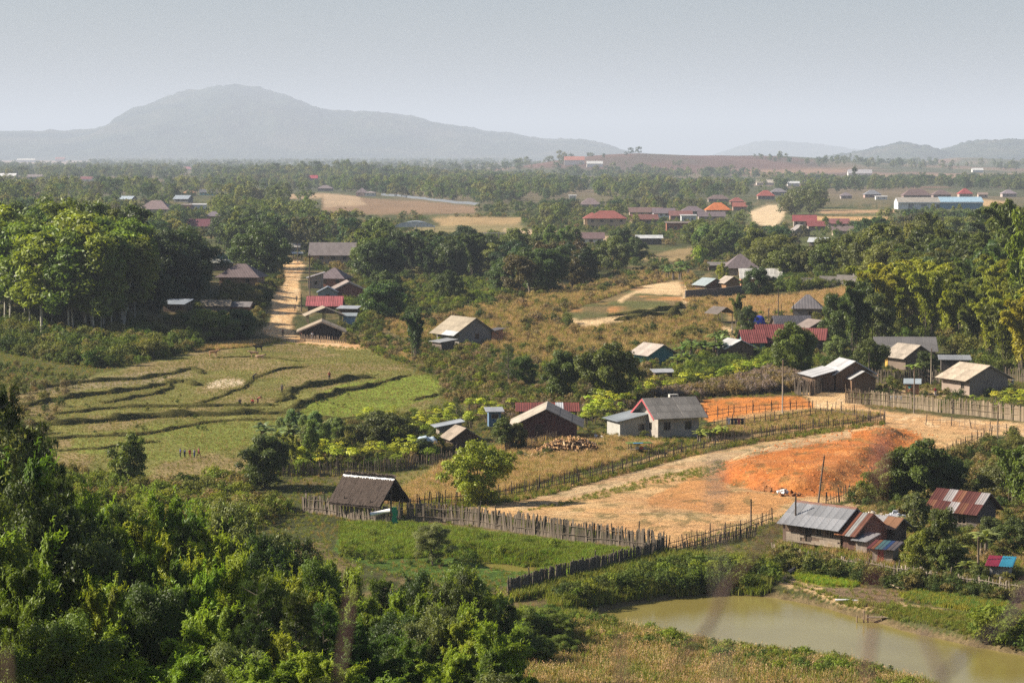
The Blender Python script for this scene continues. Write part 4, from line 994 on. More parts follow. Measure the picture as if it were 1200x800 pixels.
house('outhouse', 'small grey outhouse with one red and one blue roof sheet beside the pole', 'outhouse', 1171, 684, 1.5, 1.4, 1.45, .3, -20, roof='shed', rc=(.35, .04, .06), wc=(.33, .31, .30), rm='tin', wm='plaster', oh=.3, ohx=.3, sheets=(2, 1), scol=stripes([(.34, .03, .06), (.05, .33, .48)]),
      wins=[('F', -.3, .1, .6, 1.3, 'door', (.30, .29, .28))])
# mud-walled house at the right
house('tan_house', 'plain tan house with broad cream roof behind the bamboo fence at the right', 'house', 1136, 464, 6.3, 6.4, 2.4, 1.5, -64, anchor=(.5, -.5), rc=(.55, .46, .35), wc=(.30, .235, .19), rm='cement', wm='plaster', oh=.9, ohx=.3, sheets=(7, 3), wins=[('F', 1.6, .8, .8, .9)])
house('board_barn', 'brown plank barn with white-edged stepped roofs at the bend of the dirt road', 'barn', 1001, 459, 5.6, 5.2, 2.6, 1.5, -78, anchor=(.5, 0), rc=(.66, .66, .66), wc=(.16, .10, .06), rm='rib_tin', wm='wood', oh=.5, sheets=(6, 2))
r = bpy.data.objects['board_barn']
block(r, 0, -4.2, 5.4, 2.7, 2.2, .7, roof='shed', rc=(.68, .68, .68), wc=(.13, .085, .055), rm='rib_tin', wm='wood', oh=.3, wall_name='lean_to', sheets=(6, 1)); block(r, 3.5, .8, 1.6, 3.4, 2.0, .9, rc=(.68, .68, .67), wc=(.2, .12, .07), rm='rib_tin', wm='wood', oh=.3, wall_name='porch_wall')
house('grey_house', 'house with dark grey sheet roof under the tall bamboo behind a tan gabled one', 'house', 1062, 426, 9.0, 5, 2.3, 1.6, -3, rc=(.22, .21, .21), wc=DW, rm='cement', wm='wood', oh=.6, sheets=(9, 2))
house('gabled_house', 'tan-roofed gabled house with a yellow porch wall behind a dark paling fence', 'house', 1065, 433, 5.0, 5.0, 2.1, 1.5, -62, anchor=(.4, -.3), rc=(.44, .38, .31), wc=(.17, .13, .10), rm='cement', wm='plaster', oh=.7, sheets=(5, 3))
MB().box(-2.52, -1.9, -2.58, -2.505, 0, 2.0).obj('porch_wall', M['plaster'], bpy.data.objects['gabled_house'], (.60, .36, .08))
house('flat_shed', 'dark shed with pale flat roof between the tan house and the bamboo', 'shed', 1119, 441, 4.0, 3.4, 2.5, .25, -8, roof='shed', rc=(.42, .43, .43), wc=(.10, .085, .075), rm='tin', wm='wood', sheets=(4, 1))
# field house
r = house('field_house', 'lone tan-roofed house with grey gable in the dry grass slope', 'house', 553, 403, 7.6, 6.4, 2.4, 2.0, -58, anchor=(.5, -.1), rc=(.42, .36, .27), wc=(.24, .22, .20), rm='cement', wm='plaster', oh=1.3, sheets=(6, 4), wins=[('R', .4, .9, .8, .9, 'w', (.2, .1, .07))],
          scol=lambda i, j, sg: (.58, .60, .62) if (sg < 0 and j == 3 and i > 2) else None)
block(r, 3.0, 4.4, 2.0, 2.2, 2.1, .35, roof='shed', rc=(.2, .17, .15), wc=(.42, .19, .10), rm='tin', wm='brick', wall_name='brick_room')
house('tin_lean_to', 'low grey shed at the lower left corner of the lone field house', 'shed', 512, 410, 3, 2.6, 1.4, .3, -58, roof='shed', rc=(.5, .5, .48), wc=(.15, .12, .1), rm='tin', wm='wood')
house('turquoise_house', 'small turquoise-walled house with stepped cream roof right of the big dark trees', 'house', 762, 427, 5.0, 4.0, 1.9, 1.1, -60, anchor=(.3, -.4), rc=(.55, .48, .42), wc=(.06, .20, .20), rm='cement', wm='plaster', oh=.9, sheets=(5, 2))
house('trough_shed', 'pale strip of tin roof in the bushes below the turquoise house', 'shed', 778, 442, 2.6, 1.0, .8, .2, 15, roof='shed', rc=WHT, wc=DW, rm='tin', wm='wood')
# houses along the dirt road, left then right
house('hip_roof_house', 'house with large brown-purple hipped roof on the left of the dirt road', 'house', 279, 336, 8.6, 7, 2.7, 2.3, -8, roof='hip', rc=(.185, .14, .14), wc=(.30, .19, .13), rm='rib_tile', oh=.8, ohx=.8, wins=W2(8.6))
house('green_gable_house', 'house with green gable end peeping behind the purple hipped roof', 'house', 259, 314, 6, 5.4, 2.6, 1.7, -88, anchor=(.5, 0), rc=(.10, .11, .13), wc=(.10, .24, .23), rm='rib_tile', oh=.6, wins=[('R', .2, 2.7, .8, .7)])
house('pale_roof_shed', 'long shed with cream sheet roof just above the purple hipped roof', 'shed', 257, 317, 7.2, 3, 2.2, .6, 0, roof='shed', rc=(.5, .5, .42), wc=DW, rm='cement', sheets=(7, 1))
house('tin_shed', 'bluish white tin roof at the edge of the shade under the left wood', 'shed', 203, 366, 4.2, 4, 1.6, .6, -15, roof='shed', rc=(.5, .56, .64), wc=DW, rm='tin', wm='wood')
house('long_shed', 'long low shed with tan roof above the round bushes beside the road', 'shed', 252, 366, 5.4, 3, 1.4, .8, 0, rc=(.36, .30, .22), wc=(.25, .22, .2), rm='cement', wm='plaster', sheets=(6, 1))
house('long_shed', 'low grey shed with rust-red gable joined to the right of the tan one', 'shed', 277, 367, 5, 3, 1.4, .7, -10, rc=(.28, .26, .26), wc=(.3, .12, .07), rm='cement', wm='brick')
house('road_house', 'large brick house with grey tiled roof at the top of the dirt road', 'house', 389, 309, 13.6, 7, 3.2, 3.1, -2, rc=(.25, .215, .21), wc=(.28, .20, .15), rm='rib_tile', wm='brick', oh=.8, wins=[('F', -3.2, 1.2, 1.4, 1.3), ('F', .4, 1.2, 1.2, 1.3), ('F', 3.8, 1.2, 1.2, 1.3), ('F', -6, .1, .9, 2.2, 'door')])
house('hip_roof_house', 'brick house with brown-purple hipped roof below the large grey-roofed one', 'house', 388, 337, 6.4, 6, 2.6, 1.9, -12, roof='hip', rc=(.19, .15, .16), wc=BRK, rm='rib_tile', wm='brick', oh=.8, wins=W2(6.4))
house('porch_house', 'small house with grey tiled lean-to facing the road beside a hipped roof', 'house', 370, 338, 3.6, 4.5, 2.5, 1.1, 5, roof='shedx', rc=(.26, .24, .25), wc=(.36, .3, .26), rm='rib_tile', sheets=None, wins=[('F', 0, .9, .8, .9)])
house('brick_house', 'dark red brick gable house with pale roof edge among the trees', 'house', 409, 351.5, 7, 7.8, 2.0, 1.9, -82, anchor=(.5, 0), rc=(.36, .30, .27), wc=(.25, .10, .07), rm='cement', wm='brick', oh=.5, ohx=.4, sheets=(6, 3), fascia=(.5, .42, .36))
house('grey_gable_hut', 'little grey plastered hut with one dark window beside the brick gable', 'hut', 384, 351.5, 4, 4.2, 1.7, 1.1, -86, anchor=(.5, 0), rc=(.30, .33, .36), wc=(.33, .37, .38), rm='tin', wins=[('R', 0, .5, .8, .8)], oh=.3)
house('pink_roof_house', 'house with faded pink-red sheet roof beside the road', 'house', 380, 366.5, 6.6, 4.2, 1.7, 1.4, -1, rc=(.42, .12, .13), wc=(.2, .14, .11), rm='rib_tile', wm='wood', oh=.6, sheets=(8, 2), wins=W2(6.6, .5, .8, .8))
house('open_barn', 'open-fronted barn with pale layered roofs between the pink roof and the black hut', 'barn', 381, 381, 4.6, 6.4, 1.9, 1.3, -80, anchor=(.5, 0), rc=(.46, .38, .29), wc=(.16, .12, .09), rm='cement', wm='wood', walls=False, posts=(3, 3), oh=.6, sheets=(5, 3))
house('black_hut', 'black-walled gable hut with tan roof edge at the bend of the dirt road', 'hut', 377, 397, 5.6, 7.2, 1.5, 1.5, -86, anchor=(.5, 0), rc=(.44, .36, .27), wc=(.035, .03, .03), rm='cement', wm='wood', oh=.7, sheets=(5, 3), fascia=(.5, .4, .3))
house('side_shed', 'small shed with pale blue wall right of the open barn', 'shed', 409, 380, 2.2, 2, 1.6, .3, 0, roof='shed', rc=(.5, .55, .55), wc=(.34, .48, .6), rm='tin')
house('side_shed', 'thin white-roofed lean-to behind the pale blue shed', 'shed', 407, 371, 3.6, 2.4, 1.6, .3, -12, roof='shed', rc=(.6, .62, .64), wc=DW, rm='tin', wm='wood')
house('roadside_hut', 'small hut with grey roof under the trees at the far top of the road', 'hut', 342, 297, 5.0, 4, 2.2, 1, 0, rc=(.4, .38, .36), wc=(.3, .26, .22), rm='cement')
house('roadside_stall', 'white-roofed stall leaning by the pole at the far top of the road', 'stall', 349, 303, 2.8, 2, 1.6, .3, 10, roof='shed', rc=(.66, .64, .6), rm='tin', walls=False, posts=(2, 2))
# right of the centre
house('tin_hut', 'hut with bright tin roof at the corner of the low grey wall', 'hut', 824, 342, 4.6, 4.6, 1.8, 1.2, -60, anchor=(.2, -.5), rc=(.52, .60, .60), wc=(.16, .1, .08), rm='tin', wm='wood', oh=.7, walls=True)
house('hip_roof_house', 'house with tall pointed brown-purple hipped roof behind the white roofs', 'house', 869, 322, 8.0, 8, 2.4, 3.0, 0, roof='hip', rc=(.20, .16, .165), wc=(.36, .28, .22), rm='rib_tile', oh=.9, ohx=.9)
house('grey_roof_shed', 'low shed with grey roof at the left shoulder of the pointed purple roof', 'shed', 841, 317, 5, 3, 1.6, .7, 0, rc=(.3, .27, .26), wc=DW, rm='cement')
house('white_roof_house', 'long building with bright white sheet roof above the low grey wall', 'house', 892, 335.5, 9.4, 5, 2.4, 1.6, -1, rc=(.74, .72, .66), wc=(.32, .16, .09), rm='rib_tin', wm='brick', oh=.9, sheets=(10, 2), wins=[('F', 3.2, .1, 1.0, 2, 'door'), ('F', -3, .9, 1, 1)])
house('wooden_hut', 'small plank hut with pale gable roof in front of the white-roofed building', 'hut', 859, 342, 3.8, 3.4, 2.3, 1.1, -70, anchor=(.5, 0), rc=(.5, .43, .36), wc=(.30, .17, .09), rm='cement', wm='wood', oh=.6)
house('grey_gable_house', 'grey-walled house with dark grey ribbed roof in front of the dark tree', 'house', 946, 374, 5.0, 5, 2.3, 2.1, -8, roof='hip', rc=(.25, .23, .235), wc=(.17, .17, .18), rm='rib_tin', oh=.5, ohx=.5, wins=[('F', .6, .6, .8, 1)])
house('ribbed_roof_house', 'house with long dark grey ribbed roof just above the red roofs', 'house', 931, 394, 6.2, 4.6, 1.9, 1.5, 8, rc=(.19, .18, .195), wc=(.10, .07, .06), rm='rib_tin', wm='wood', oh=.5, sheets=(9, 2))
house('dark_brick_house', 'dark brick house with tan roof edge right of the ribbed grey roof', 'house', 962, 399, 4.0, 4.6, 2.4, 1.1, -66, anchor=(.5, 0), rc=(.32, .26, .23), wc=(.10, .06, .05), rm='cement', wm='brick', oh=.4)
house('turquoise_red_house', 'turquoise-walled house with crimson tiled roof behind the large leafy tree', 'house', 884, 415, 3.4, 4.6, 2.2, 1.5, 4, rc=RED, wc=(.06, .26, .26), rm='rib_tile', oh=.6, sheets=(6, 3), wins=[('F', .6, .9, .7, .8)])
r = house('red_roof_house', 'taller crimson tiled roof joined to the right of the turquoise one', 'house', 908, 413, 5.0, 5.2, 2.6, 1.7, 4, rc=RED, wc=(.2, .12, .1), rm='rib_tile', oh=.6, sheets=(8, 3)); block(r, -.8, -3.6, 2.4, 1.6, 1.8, .35, roof='shed', rc=RED, wc=DW, rm='rib_tile', walls=False, posts=(2, 2))
house('red_roof_house', 'crimson tiled roof seen right of the large leafy tree', 'house', 950, 410, 4.4, 4.6, 1.9, 1.4, -12, rc=(.26, .075, .07), wc=(.12, .1, .09), rm='rib_tile', oh=.5, sheets=(7, 2))
house('white_roof_hut', 'brown hut with bright white roof below the path left of the crimson roofs', 'hut', 866, 420, 4.4, 4.6, 1.8, 1.1, -70, anchor=(.4, 0), rc=(.74, .73, .70), wc=(.18, .11, .07), rm='tin', wm='wood', oh=.5, sheets=(4, 2))
house('pavilion', 'small open pavilion with dark roof edge beside the path', 'pavilion', 835, 378, 3.6, 3.4, 1.9, 1.0, -60, rc=(.2, .17, .15), rm='cement', walls=False, posts=(2, 2), oh=.4)
house('kiosk', 'tiny kiosk with white and turquoise awning inside the bamboo fence', 'kiosk', 1069, 462, 1.8, 1.5, 1.5, .35, -10, roof='shed', rc=(.60, .68, .70), wc=(.30, .17, .10), rm='tin', wm='wood', oh=.35, ohx=.3)
# warehouse, canopy and far village
r = house('warehouse', 'long white warehouse with cream and pale blue roof on the plain', 'warehouse', 1102, 245.5, 52, 16, 4.6, 2.6, 0, rc=(.60, .54, .44), wc=(.62, .66, .70), rm='tin', wins=[('F', x, .2, 3.4, 3.2, 'door', (.25, .28, .32)) for x in (-18, -10)] + [('F', 2, .5, 9, 2.6)], oh=.8, frame=(.10, .22, .34))
MB().slab([(-.1, -8.9, 4.62), (26.5, -8.9, 4.62), (26.5, .05, 7.52), (-.1, .05, 7.52)], .1).obj('blue_roofing', M['tin'], r, (.46, .66, .78)); MB().box(-.5, 26.1, -8.16, -8.02, .2, 4.2).obj('blue_cladding', M['tin'], r, (.10, .26, .40)); MB().box(-26.3, 26.3, -9.4, -8.95, 3.9, 4.3).obj('gutter', M['paint'], r, (.75, .78, .80))
house('arched_canopy', 'large arched white canopy roof beyond the dark trees', 'canopy', 486, 274, 16.5, 9, 2.8, 2.4, 0, roof='arch', rc=(.55, .60, .66), rm='tin', walls=False, posts=(4, 2), ohx=0)
m = MB(); m.poly([(8.25 * cos(a), -4.96, 2.8 + 2.36 * abs(sin(a)) ** .9) for a in np.linspace(pi, 0, 13)][::-1]); m.obj('end_panel', M['tin'], bpy.data.objects['arched_canopy'], (.48, .54, .60))
FAR = [
 ('villa', 'two-storey tan villa with low red hipped roof in the far village', 711, 269, 17, 11, 5.2, 3.0, -3, 'hip', (.32, .10, .085), (.42, .32, .22)),
 ('villa', 'red-roofed wing at the left of the tan two-storey villa', 694, 268, 7, 9, 4.8, 2.2, 0, 'hip', (.38, .12, .10), (.46, .36, .25)),
 ('house', 'low house with maroon roof and pale grey front below the tan villa', 688, 287, 12, 7, 2.6, 1.9, 0, 'gable', (.20, .13, .13), (.50, .55, .57)),
 ('house', 'dark shelter with thin white roof right of the tree before the villa', 761, 287, 9, 6, 2.6, .9, 0, 'gable', (.60, .62, .62), (.12, .10, .09)),
 ('house', 'long low house with dusty maroon roof behind the villa trees', 757, 254, 17, 8, 2.6, 2.2, 0, 'gable', (.22, .14, .125), (.34, .26, .2)),
 ('house', 'house with brown-red roof right of the villa', 756, 264, 12, 8, 3.0, 2.0, 5, 'gable', (.24, .10, .085), (.24, .16, .12)),
 ('house', 'house with violet-grey roof and long white front in the far village', 778, 255, 11, 7, 2.6, 2.2, 0, 'gable', (.22, .17, .19), (.68, .70, .72)),
 ('house', 'unfinished red brick block house in the far village', 795, 273, 10, 6, 4.2, .4, 0, 'shed', (.25, .2, .17), (.30, .12, .075)),
 ('house', 'flat white-walled house at the right of the unfinished brick block', 807, 262, 7, 6, 3.8, .3, 0, 'shed', (.6, .6, .6), (.62, .65, .66)),
 ('house', 'house with maroon roof and salmon wall left of the orange roof', 798, 258, 11, 7, 2.6, 2.1, 0, 'gable', (.26, .12, .11), (.42, .25, .18)),
 ('house', 'house with dull violet roof behind the salmon-walled one', 812, 252, 12, 8, 2.4, 2.3, 0, 'hip', (.21, .16, .18), (.34, .26, .22)),
 ('house', 'house with bright orange hipped roof in the far village', 842, 251, 13.5, 10, 2.8, 3.6, 0, 'hip', (.66, .20, .06), (.30, .23, .18)),
 ('house', 'wide violet-roofed house just below the orange roof', 834, 258, 13, 7, 2.2, 2.0, 0, 'gable', (.20, .155, .17), (.36, .30, .28)),
 ('house', 'house with brick-red gable roof right of the orange roof', 867, 247, 8, 7, 2.8, 2.1, 0, 'gable', (.36, .12, .09), (.3, .2, .16)),
 ('house', 'house with brick-red roof behind the one right of the orange roof', 864, 240, 9, 7, 2.6, 2.2, 0, 'hip', (.34, .11, .09), (.3, .2, .16)),
 ('house', 'house with dull brown roof left of the brick-red one', 842, 237, 14, 8, 2.6, 2.4, 0, 'hip', (.20, .14, .13), (.3, .24, .2)),
 ('house', 'house with red pyramid roof above the sandy clearing', 898, 234, 12, 9, 3.2, 3.4, 0, 'hip', (.40, .11, .09), (.28, .22, .18)),
 ('house', 'violet-grey roofed house right of the red pyramid roof', 913, 229, 12, 9, 3.0, 2.6, 0, 'hip', (.25, .23, .25), (.36, .32, .3)),
 ('house', 'small white-roofed house among the trees beyond the red pyramid roof', 930, 218, 12, 8, 3.0, 1.8, 0, 'gable', (.66, .68, .68), (.5, .5, .5)),
 ('house', 'house with dark red roof and white window wall below the bare field', 943, 266, 10, 8, 3.0, 2.3, -5, 'gable', (.32, .075, .08), (.46, .38, .32)),
 ('house', 'small house with grey gable below the dark red roof', 940, 277, 6.4, 6.4, 2.3, 2.2, -80, 'gable', (.32, .29, .28), (.28, .22, .2)),
 ('house', 'house with maroon roof right of the tree before the bare field', 957, 270, 7, 6, 2.2, 1.8, 0, 'gable', (.28, .08, .08), (.3, .24, .2)),
 ('house', 'house with pale pink wall and maroon roof at the right edge of the far village', 983, 268, 9, 6, 2.6, 1.8, 0, 'gable', (.30, .12, .12), (.56, .44, .38)),
 ('house', 'low house with brown roof in front of the pale pink wall', 988, 276, 8, 5, 2.2, 1.5, 0, 'gable', (.24, .18, .17), (.46, .36, .28)),
 ('house', 'hut with pale tin roof buried in the trees below the far village', 958, 290, 6, 5, 2.2, 1.2, -20, 'gable', (.55, .58, .6), (.2, .16, .14)),
 ('house', 'small violet-roofed house at the left end of the row by the warehouse', 992, 233, 8, 7, 2.6, 2.1, 0, 'hip', (.24, .2, .22), (.34, .3, .28)),
 ('house', 'grey-roofed house with salmon wall in the row by the warehouse', 1023, 232, 12, 9, 3.0, 2.8, 0, 'hip', (.24, .25, .28), (.38, .27, .24)),
 ('house', 'low white-walled annex in the row by the warehouse', 1033, 234, 8, 5, 2.2, .4, 0, 'shed', (.7, .7, .7), (.7, .7, .68)),
 ('house', 'wide house with brown hipped roof left of centre above the warehouse', 1075, 233, 20, 11, 3.0, 4.0, 0, 'hip', (.19, .125, .12), (.24, .19, .17)),
 ('house', 'second brown hipped roof just above the blue half of the warehouse', 1104, 232, 13, 10, 2.8, 3.2, 0, 'hip', (.20, .14, .135), (.24, .19, .17)),
 ('house', 'house with crimson hipped roof above the right end of the warehouse', 1132, 232, 10, 9, 3.6, 3.6, 0, 'hip', (.38, .08, .08), (.42, .34, .28)),
 ('house', 'small tan house right of the crimson hipped roof', 1152, 232, 7, 6, 2.8, 1.4, 0, 'gable', (.32, .24, .2), (.42, .34, .28)),
 ('house', 'house with pale violet roof at the far right edge of the plain', 1183, 231, 11, 9, 3.0, 2.6, 0, 'hip', (.30, .25, .28), (.4, .34, .32)),
 ('villa', 'small white villa with pointed roof standing alone at the edge of the bare field', 424, 230, 9, 9, 3.2, 3.2, 0, 'hip', (.22, .18, .19), (.46, .34, .30)),
 ('house', 'white-walled wing of the lone villa by the bare field', 434, 230, 8, 7, 2.8, 1.0, 0, 'hip', (.35, .3, .3), (.68, .68, .66)),
 ('house', 'house with broad mauve roof rising over the left wood', 180, 250, 17, 12, 2.6, 4.2, -8, 'hip', (.26, .19, .19), (.4, .34, .3)),
 ('house', 'blue-grey tin roof among the trees left of the mauve roof', 146, 238, 9, 7, 2.6, 1.6, -20, 'gable', (.42, .5, .58), (.24, .22, .2)),
 ('house', 'flat white house in the clearing left of the road trees', 231, 246, 9.5, 6, 3.0, .4, 0, 'shed', (.72, .74, .76), (.70, .74, .78)),
 ('tower_house', 'narrow salmon house with pointed violet roof beyond the road trees', 250, 267, 5.6, 5.6, 5.6, 2.0, 0, 'hip', (.26, .22, .25), (.52, .30, .22)),
 ('house', 'house with dark wine-red roof beside the narrow salmon house', 232, 270, 10, 7, 2.2, 2.6, -12, 'gable', (.16, .05, .07), (.26, .2, .18)),
 ('house', 'salmon brick hut left of the flat white house', 218, 246, 5, 5, 2.8, .5, 0, 'shed', (.3, .25, .22), (.46, .2, .14)),
 ('house', 'house with orange-brown roof at the left of the plain', 223, 230, 9, 7, 2.6, 2.2, 15, 'hip', (.42, .22, .12), (.34, .26, .2)),
 ('house', 'slate-blue tin roofed house below the orange-brown roof', 212, 237, 10, 7, 2.4, 2, -20, 'gable', (.32, .37, .43), (.2, .2, .2)),
 ('house', 'house with turquoise wall among the trees of the plain', 243, 229, 12, 7, 2.6, 2.0, 0, 'gable', (.14, .15, .17), (.16, .46, .46)),
 ('house', 'house with maroon roof and white wall in the far left trees', 101, 213, 14, 9, 3.4, 2.4, 0, 'gable', (.28, .10, .11), (.66, .66, .66)),
 ('house', 'bright white-roofed hall at the far left edge', 8, 209, 22, 12, 3.2, 3.0, -6, 'gable', (.8, .8, .8), (.4, .36, .34)),
 ('house', 'hall with pale mauve roof right of the bright white one', 40, 210, 18, 10, 3, 2.4, 0, 'gable', (.30, .25, .25), (.36, .32, .3)),
 ('house', 'long white factory shed on the horizon at the far left', 30, 190, 75, 30, 9, 5, 0, 'gable', (.8, .78, .7), (.7, .66, .6)),
 ('house', 'small red-roofed hall on the horizon at the far left', 70, 190, 40, 30, 14, 7, 0, 'gable', (.4, .12, .08), (.5, .35, .3)),
 ('house', 'house with pinkish red roof over the middle treeline', 110 + 109, 200, 20, 12, 3.5, 4, 0, 'hip', (.42, .17, .19), (.5, .4, .36)),
 ('house', 'bright crimson roofed house in the trees right of the slender grove', 367, 214, 9, 8, 5.0, 3.0, 0, 'gable', (.46, .05, .08), (.3, .26, .25)),
 ('house', 'violet-roofed house at the left end of the bare field', 381, 224, 13, 9, 2.6, 2.4, 0, 'hip', (.25, .2, .21), (.36, .3, .28)),
 ('house', 'white and red farmstead at the foot of the low hill', 673, 193, 34, 16, 8, 6, 0, 'gable', (.55, .22, .16), (.75, .7, .64)),
 ('house', 'white hall in the hazy trees at the foot of the low hill', 697, 196, 26, 14, 6, 4, 0, 'gable', (.7, .7, .68), (.7, .68, .66)),
 ('house', 'large mauve roof half sunk in the trees above the tan villa', 692, 243, 13, 10, 2.2, 3.6, 0, 'hip', (.27, .2, .2), (.34, .28, .25)),
 ('house', 'white block hut on the scrubby plain right of the wood', 671, 234, 5, 4, 3, .3, 0, 'shed', (.7, .7, .7), (.72, .72, .7)),
 ('house', 'cream hall among the trees beyond the far village', 897, 217, 20, 12, 3, 3, 0, 'gable', (.55, .48, .4), (.5, .45, .4)),
 ('house', 'small white shed on the far brown plain', 1146, 202, 18, 12, 4, 3, 0, 'gable', (.75, .75, .72), (.6, .6, .58)),
 ('house', 'violet and white roofed hall by the tall lone tree', 1008, 207, 34, 14, 5, 5, 0, 'gable', (.5, .48, .5), (.6, .58, .56)),
]
for nm, lb, px, py, w, d, hw, rise, yaw, rf, rc, wc in FAR:
    nw = 2 if w < 10 else 4
    ws = [('F', -w / 2 + w * (i + .5) / nw, hw * .35, min(1.4, w * .12), min(1.3, hw * .4)) for i in range(nw)] if py > 222 and abs(yaw) < 60 else ([('R', 0, .9, 1.1, 1.1)] if abs(yaw) > 60 else [])
    if hw > 5 and py > 222: ws += [(a, b, c_ * .32, d_, e_) for a, b, c_, d_, e_ in ws]; ws = [(a, b, (c_ if c_ > 1.2 else .7) if i < nw else c_, d_, e_) for i, (a, b, c_, d_, e_) in enumerate(ws)]; ws = [(s[0], s[1], s[2] + (1.4 if i < nw else 0), s[3], min(s[4], 1.2)) for i, s in enumerate(ws)]
    house(nm, lb, 'house' if nm != 'villa' else 'villa', px, py, w, d, hw, rise, yaw, anchor=(.5, 0) if abs(yaw) > 60 else (0, -.5), roof=rf, rc=rc, wc=wc, rm='rib_tile' if rf != 'shed' else 'cement', wm='plaster', wins=ws, oh=.7, ohx=.6, frame=(.4, .36, .32))
# unfinished building: columns and beams
p = at(575, 284); r = empty('unfinished_building', p, radians(2)); tag(r, 'unfinished row of pink concrete columns beyond the dark trees', 'building site')
for i in range(8): MB().box(-.2, .2, -.2, .2, -.3, 3.4).obj('column', M['plaster'], r, (.50, .34, .28), loc=(-9.5 + i * 2.5, 0, 0))
MB().box(-9.8, 8.3, -.22, .22, 3.4, 3.65).obj('beam', M['plaster'], r, (.62, .55, .50)); MB().box(-9.6, 8, .5, .7, -.3, 1.8).obj('wall', M['brick'], r, (.34, .2, .16)); MB().box(-10.4, -10.0, -.2, .2, -.3, 5.0).obj('column', M['plaster'], r, (.66, .62, .58))

# ------------------------------------------------------------------ walls, fences
def line_pts(pts, step):
    P = [at(*p) for p in pts]; L = [0]
    for a, b_ in zip(P, P[1:]): L.append(L[-1] + (b_ - a).length)
    n_ = max(2, int(L[-1] / step)); s = np.linspace(0, L[-1], n_)
    x = np.interp(s, L, [p.x for p in P]); y = np.interp(s, L, [p.y for p in P]); return x, y, H(x, y)
PK = [MB().tube([(0, 0, -.3), (.02 * i, .02, .5), (-.02 * i, 0, 1)], [.5, .45, .35], 5).mesh('post', M['pole']) for i in range(3)]
SL = [MB().box(-.5, .5, -.12, .12, -.25, 1).mesh('slat', M['pole']), MB().poly([(-.5, -.1, -.2), (.5, -.1, -.2), (.35, -.1, 1.0), (-.2, -.1, .93)]).poly([(-.2, .1, .93), (.35, .1, 1.0), (.5, .1, -.2), (-.5, .1, -.2)]).poly([(.5, -.1, -.2), (.5, .1, -.2), (.35, .1, 1), (.35, -.1, 1)]).poly([(-.5, .1, -.2), (-.5, -.1, -.2), (-.2, -.1, .93), (-.2, .1, .93)]).mesh('slat', M['pole'])]
def fence(label, pts, h, step=.2, wd=.12, col=(.25, .19, .13), post_every=2.4, rails=(.35, .8), lean=.05, var=.12, slats=True, post_h=1.2, group=None, vine=0):
    x, y, z = line_pts(pts, step if slats else post_every); i0 = len(x) // 2
    root = empty('fence', (float(x[i0]), float(y[i0]), float(z[i0]))); tag(root, label, 'fence', group); ox, oy, oz = root.location
    tx, ty = np.gradient(x), np.gradient(y); rn = min(len(x), 299) if slats else 0
    if slats:
        drift = fbm(np.arange(len(x)) / 9.0, np.zeros(len(x)), 3, 5)
        for i in range(rn):
            if rng.random() < .04: continue
            me = SL[int(rng.integers(2))]; hh = h * (1 - var + 2 * var * drift[i] + var * rng.normal() * .5); f = .65 + .7 * rng.random()
            link('slat', me, root, (x[i] - ox, y[i] - oy, z[i] - oz), (rng.normal() * lean, rng.normal() * lean + (drift[i] - .5) * lean * 3, atan2(ty[i], tx[i]) + rng.normal() * .15), (wd * (.7 + .6 * rng.random()), wd, hh), tuple(q * f for q in col))
    xp, yp, zp = line_pts(pts, post_every)
    for i in range(len(xp)):
        f = .5 + .6 * rng.random(); link('post', PK[i % 3], root, (xp[i] - ox, yp[i] - oy + .04, zp[i] - oz), (rng.normal() * lean, rng.normal() * lean, 0), (.13, .13, h * post_h * (.85 + .3 * rng.random())), tuple(q * f * .8 for q in col))
    for q in rails:
        for i in range(len(xp) - 1):
            a = Vector((xp[i] - ox, yp[i] - oy - .07, zp[i] - oz + h * q + rng.normal() * .04)); b_ = Vector((xp[i + 1] - ox, yp[i + 1] - oy - .07, zp[i + 1] - oz + h * q + rng.normal() * .04))
            d_ = b_ - a; o = link('rail', RAIL, root, a, d_.to_track_quat('Z', 'Y').to_euler(), (.07, .07, d_.length * 1.08), tuple(c_ * .9 for c_ in col))
    return root
RAIL = MB().tube([(0, 0, 0), (0, 0, 1)], [.5, .4], 5).mesh('rail', M['pole'])
OLD = (.15, .12, .09); DK = (.075, .06, .045); PALE = (.28, .22, .15)
fence('ragged brush fence along the lower edge of the bare tan field', [(478,611),(520,612),(560,617),(600,623),(650,631),(700,637),(745,642),(778,646)], 1.7, .13, .17, OLD, 2.2, (.3, .75), .07, .12)
fence('ragged brush fence passing in front of the thatched shelter', [(355,600),(385,603),(410,608),(440,612),(470,613)], 1.6, .13, .17, (.16, .13, .10), 2.2, (.3, .75), .09, .14)
fence('dark shaded brush fence running down from the field corner towards the lower left', [(781,648),(750,659),(715,668),(680,677),(650,684),(622,692),(596,699)], 1.4, .12, .20, (.16, .13, .10), 2.4, (.3, .75), .05, .08)
fence('dark stake fence from the field corner up to the stilt house', [(783,648),(810,641),(840,632),(865,627),(905,612)], 1.15, .42, .08, (.11, .085, .065), 2.0, (.35, .75), .07, .2)
fence('tall dark stake fence between the field corner and the pole', [(784,652),(800,648),(830,640),(860,633),(885,628)], .9, .2, .12, (.12, .095, .07), 2.0, (.5,), .08, .2)
fence('long dark stick fence with rails below the block house', [(678,566),(720,556),(760,545),(800,533),(850,523),(900,513),(960,504),(1000,499),(1035,495)], 1.25, .34, .09, (.13, .10, .075), 2.2, (.35, .7), .06, .25)
fence('dark stick fence below the yellow-green round tree', [(468,598),(520,594),(560,589),(600,583),(640,575),(678,567)], 1.35, .38, .1, (.10, .08, .06), 2.0, (.35, .65), .06, .25)
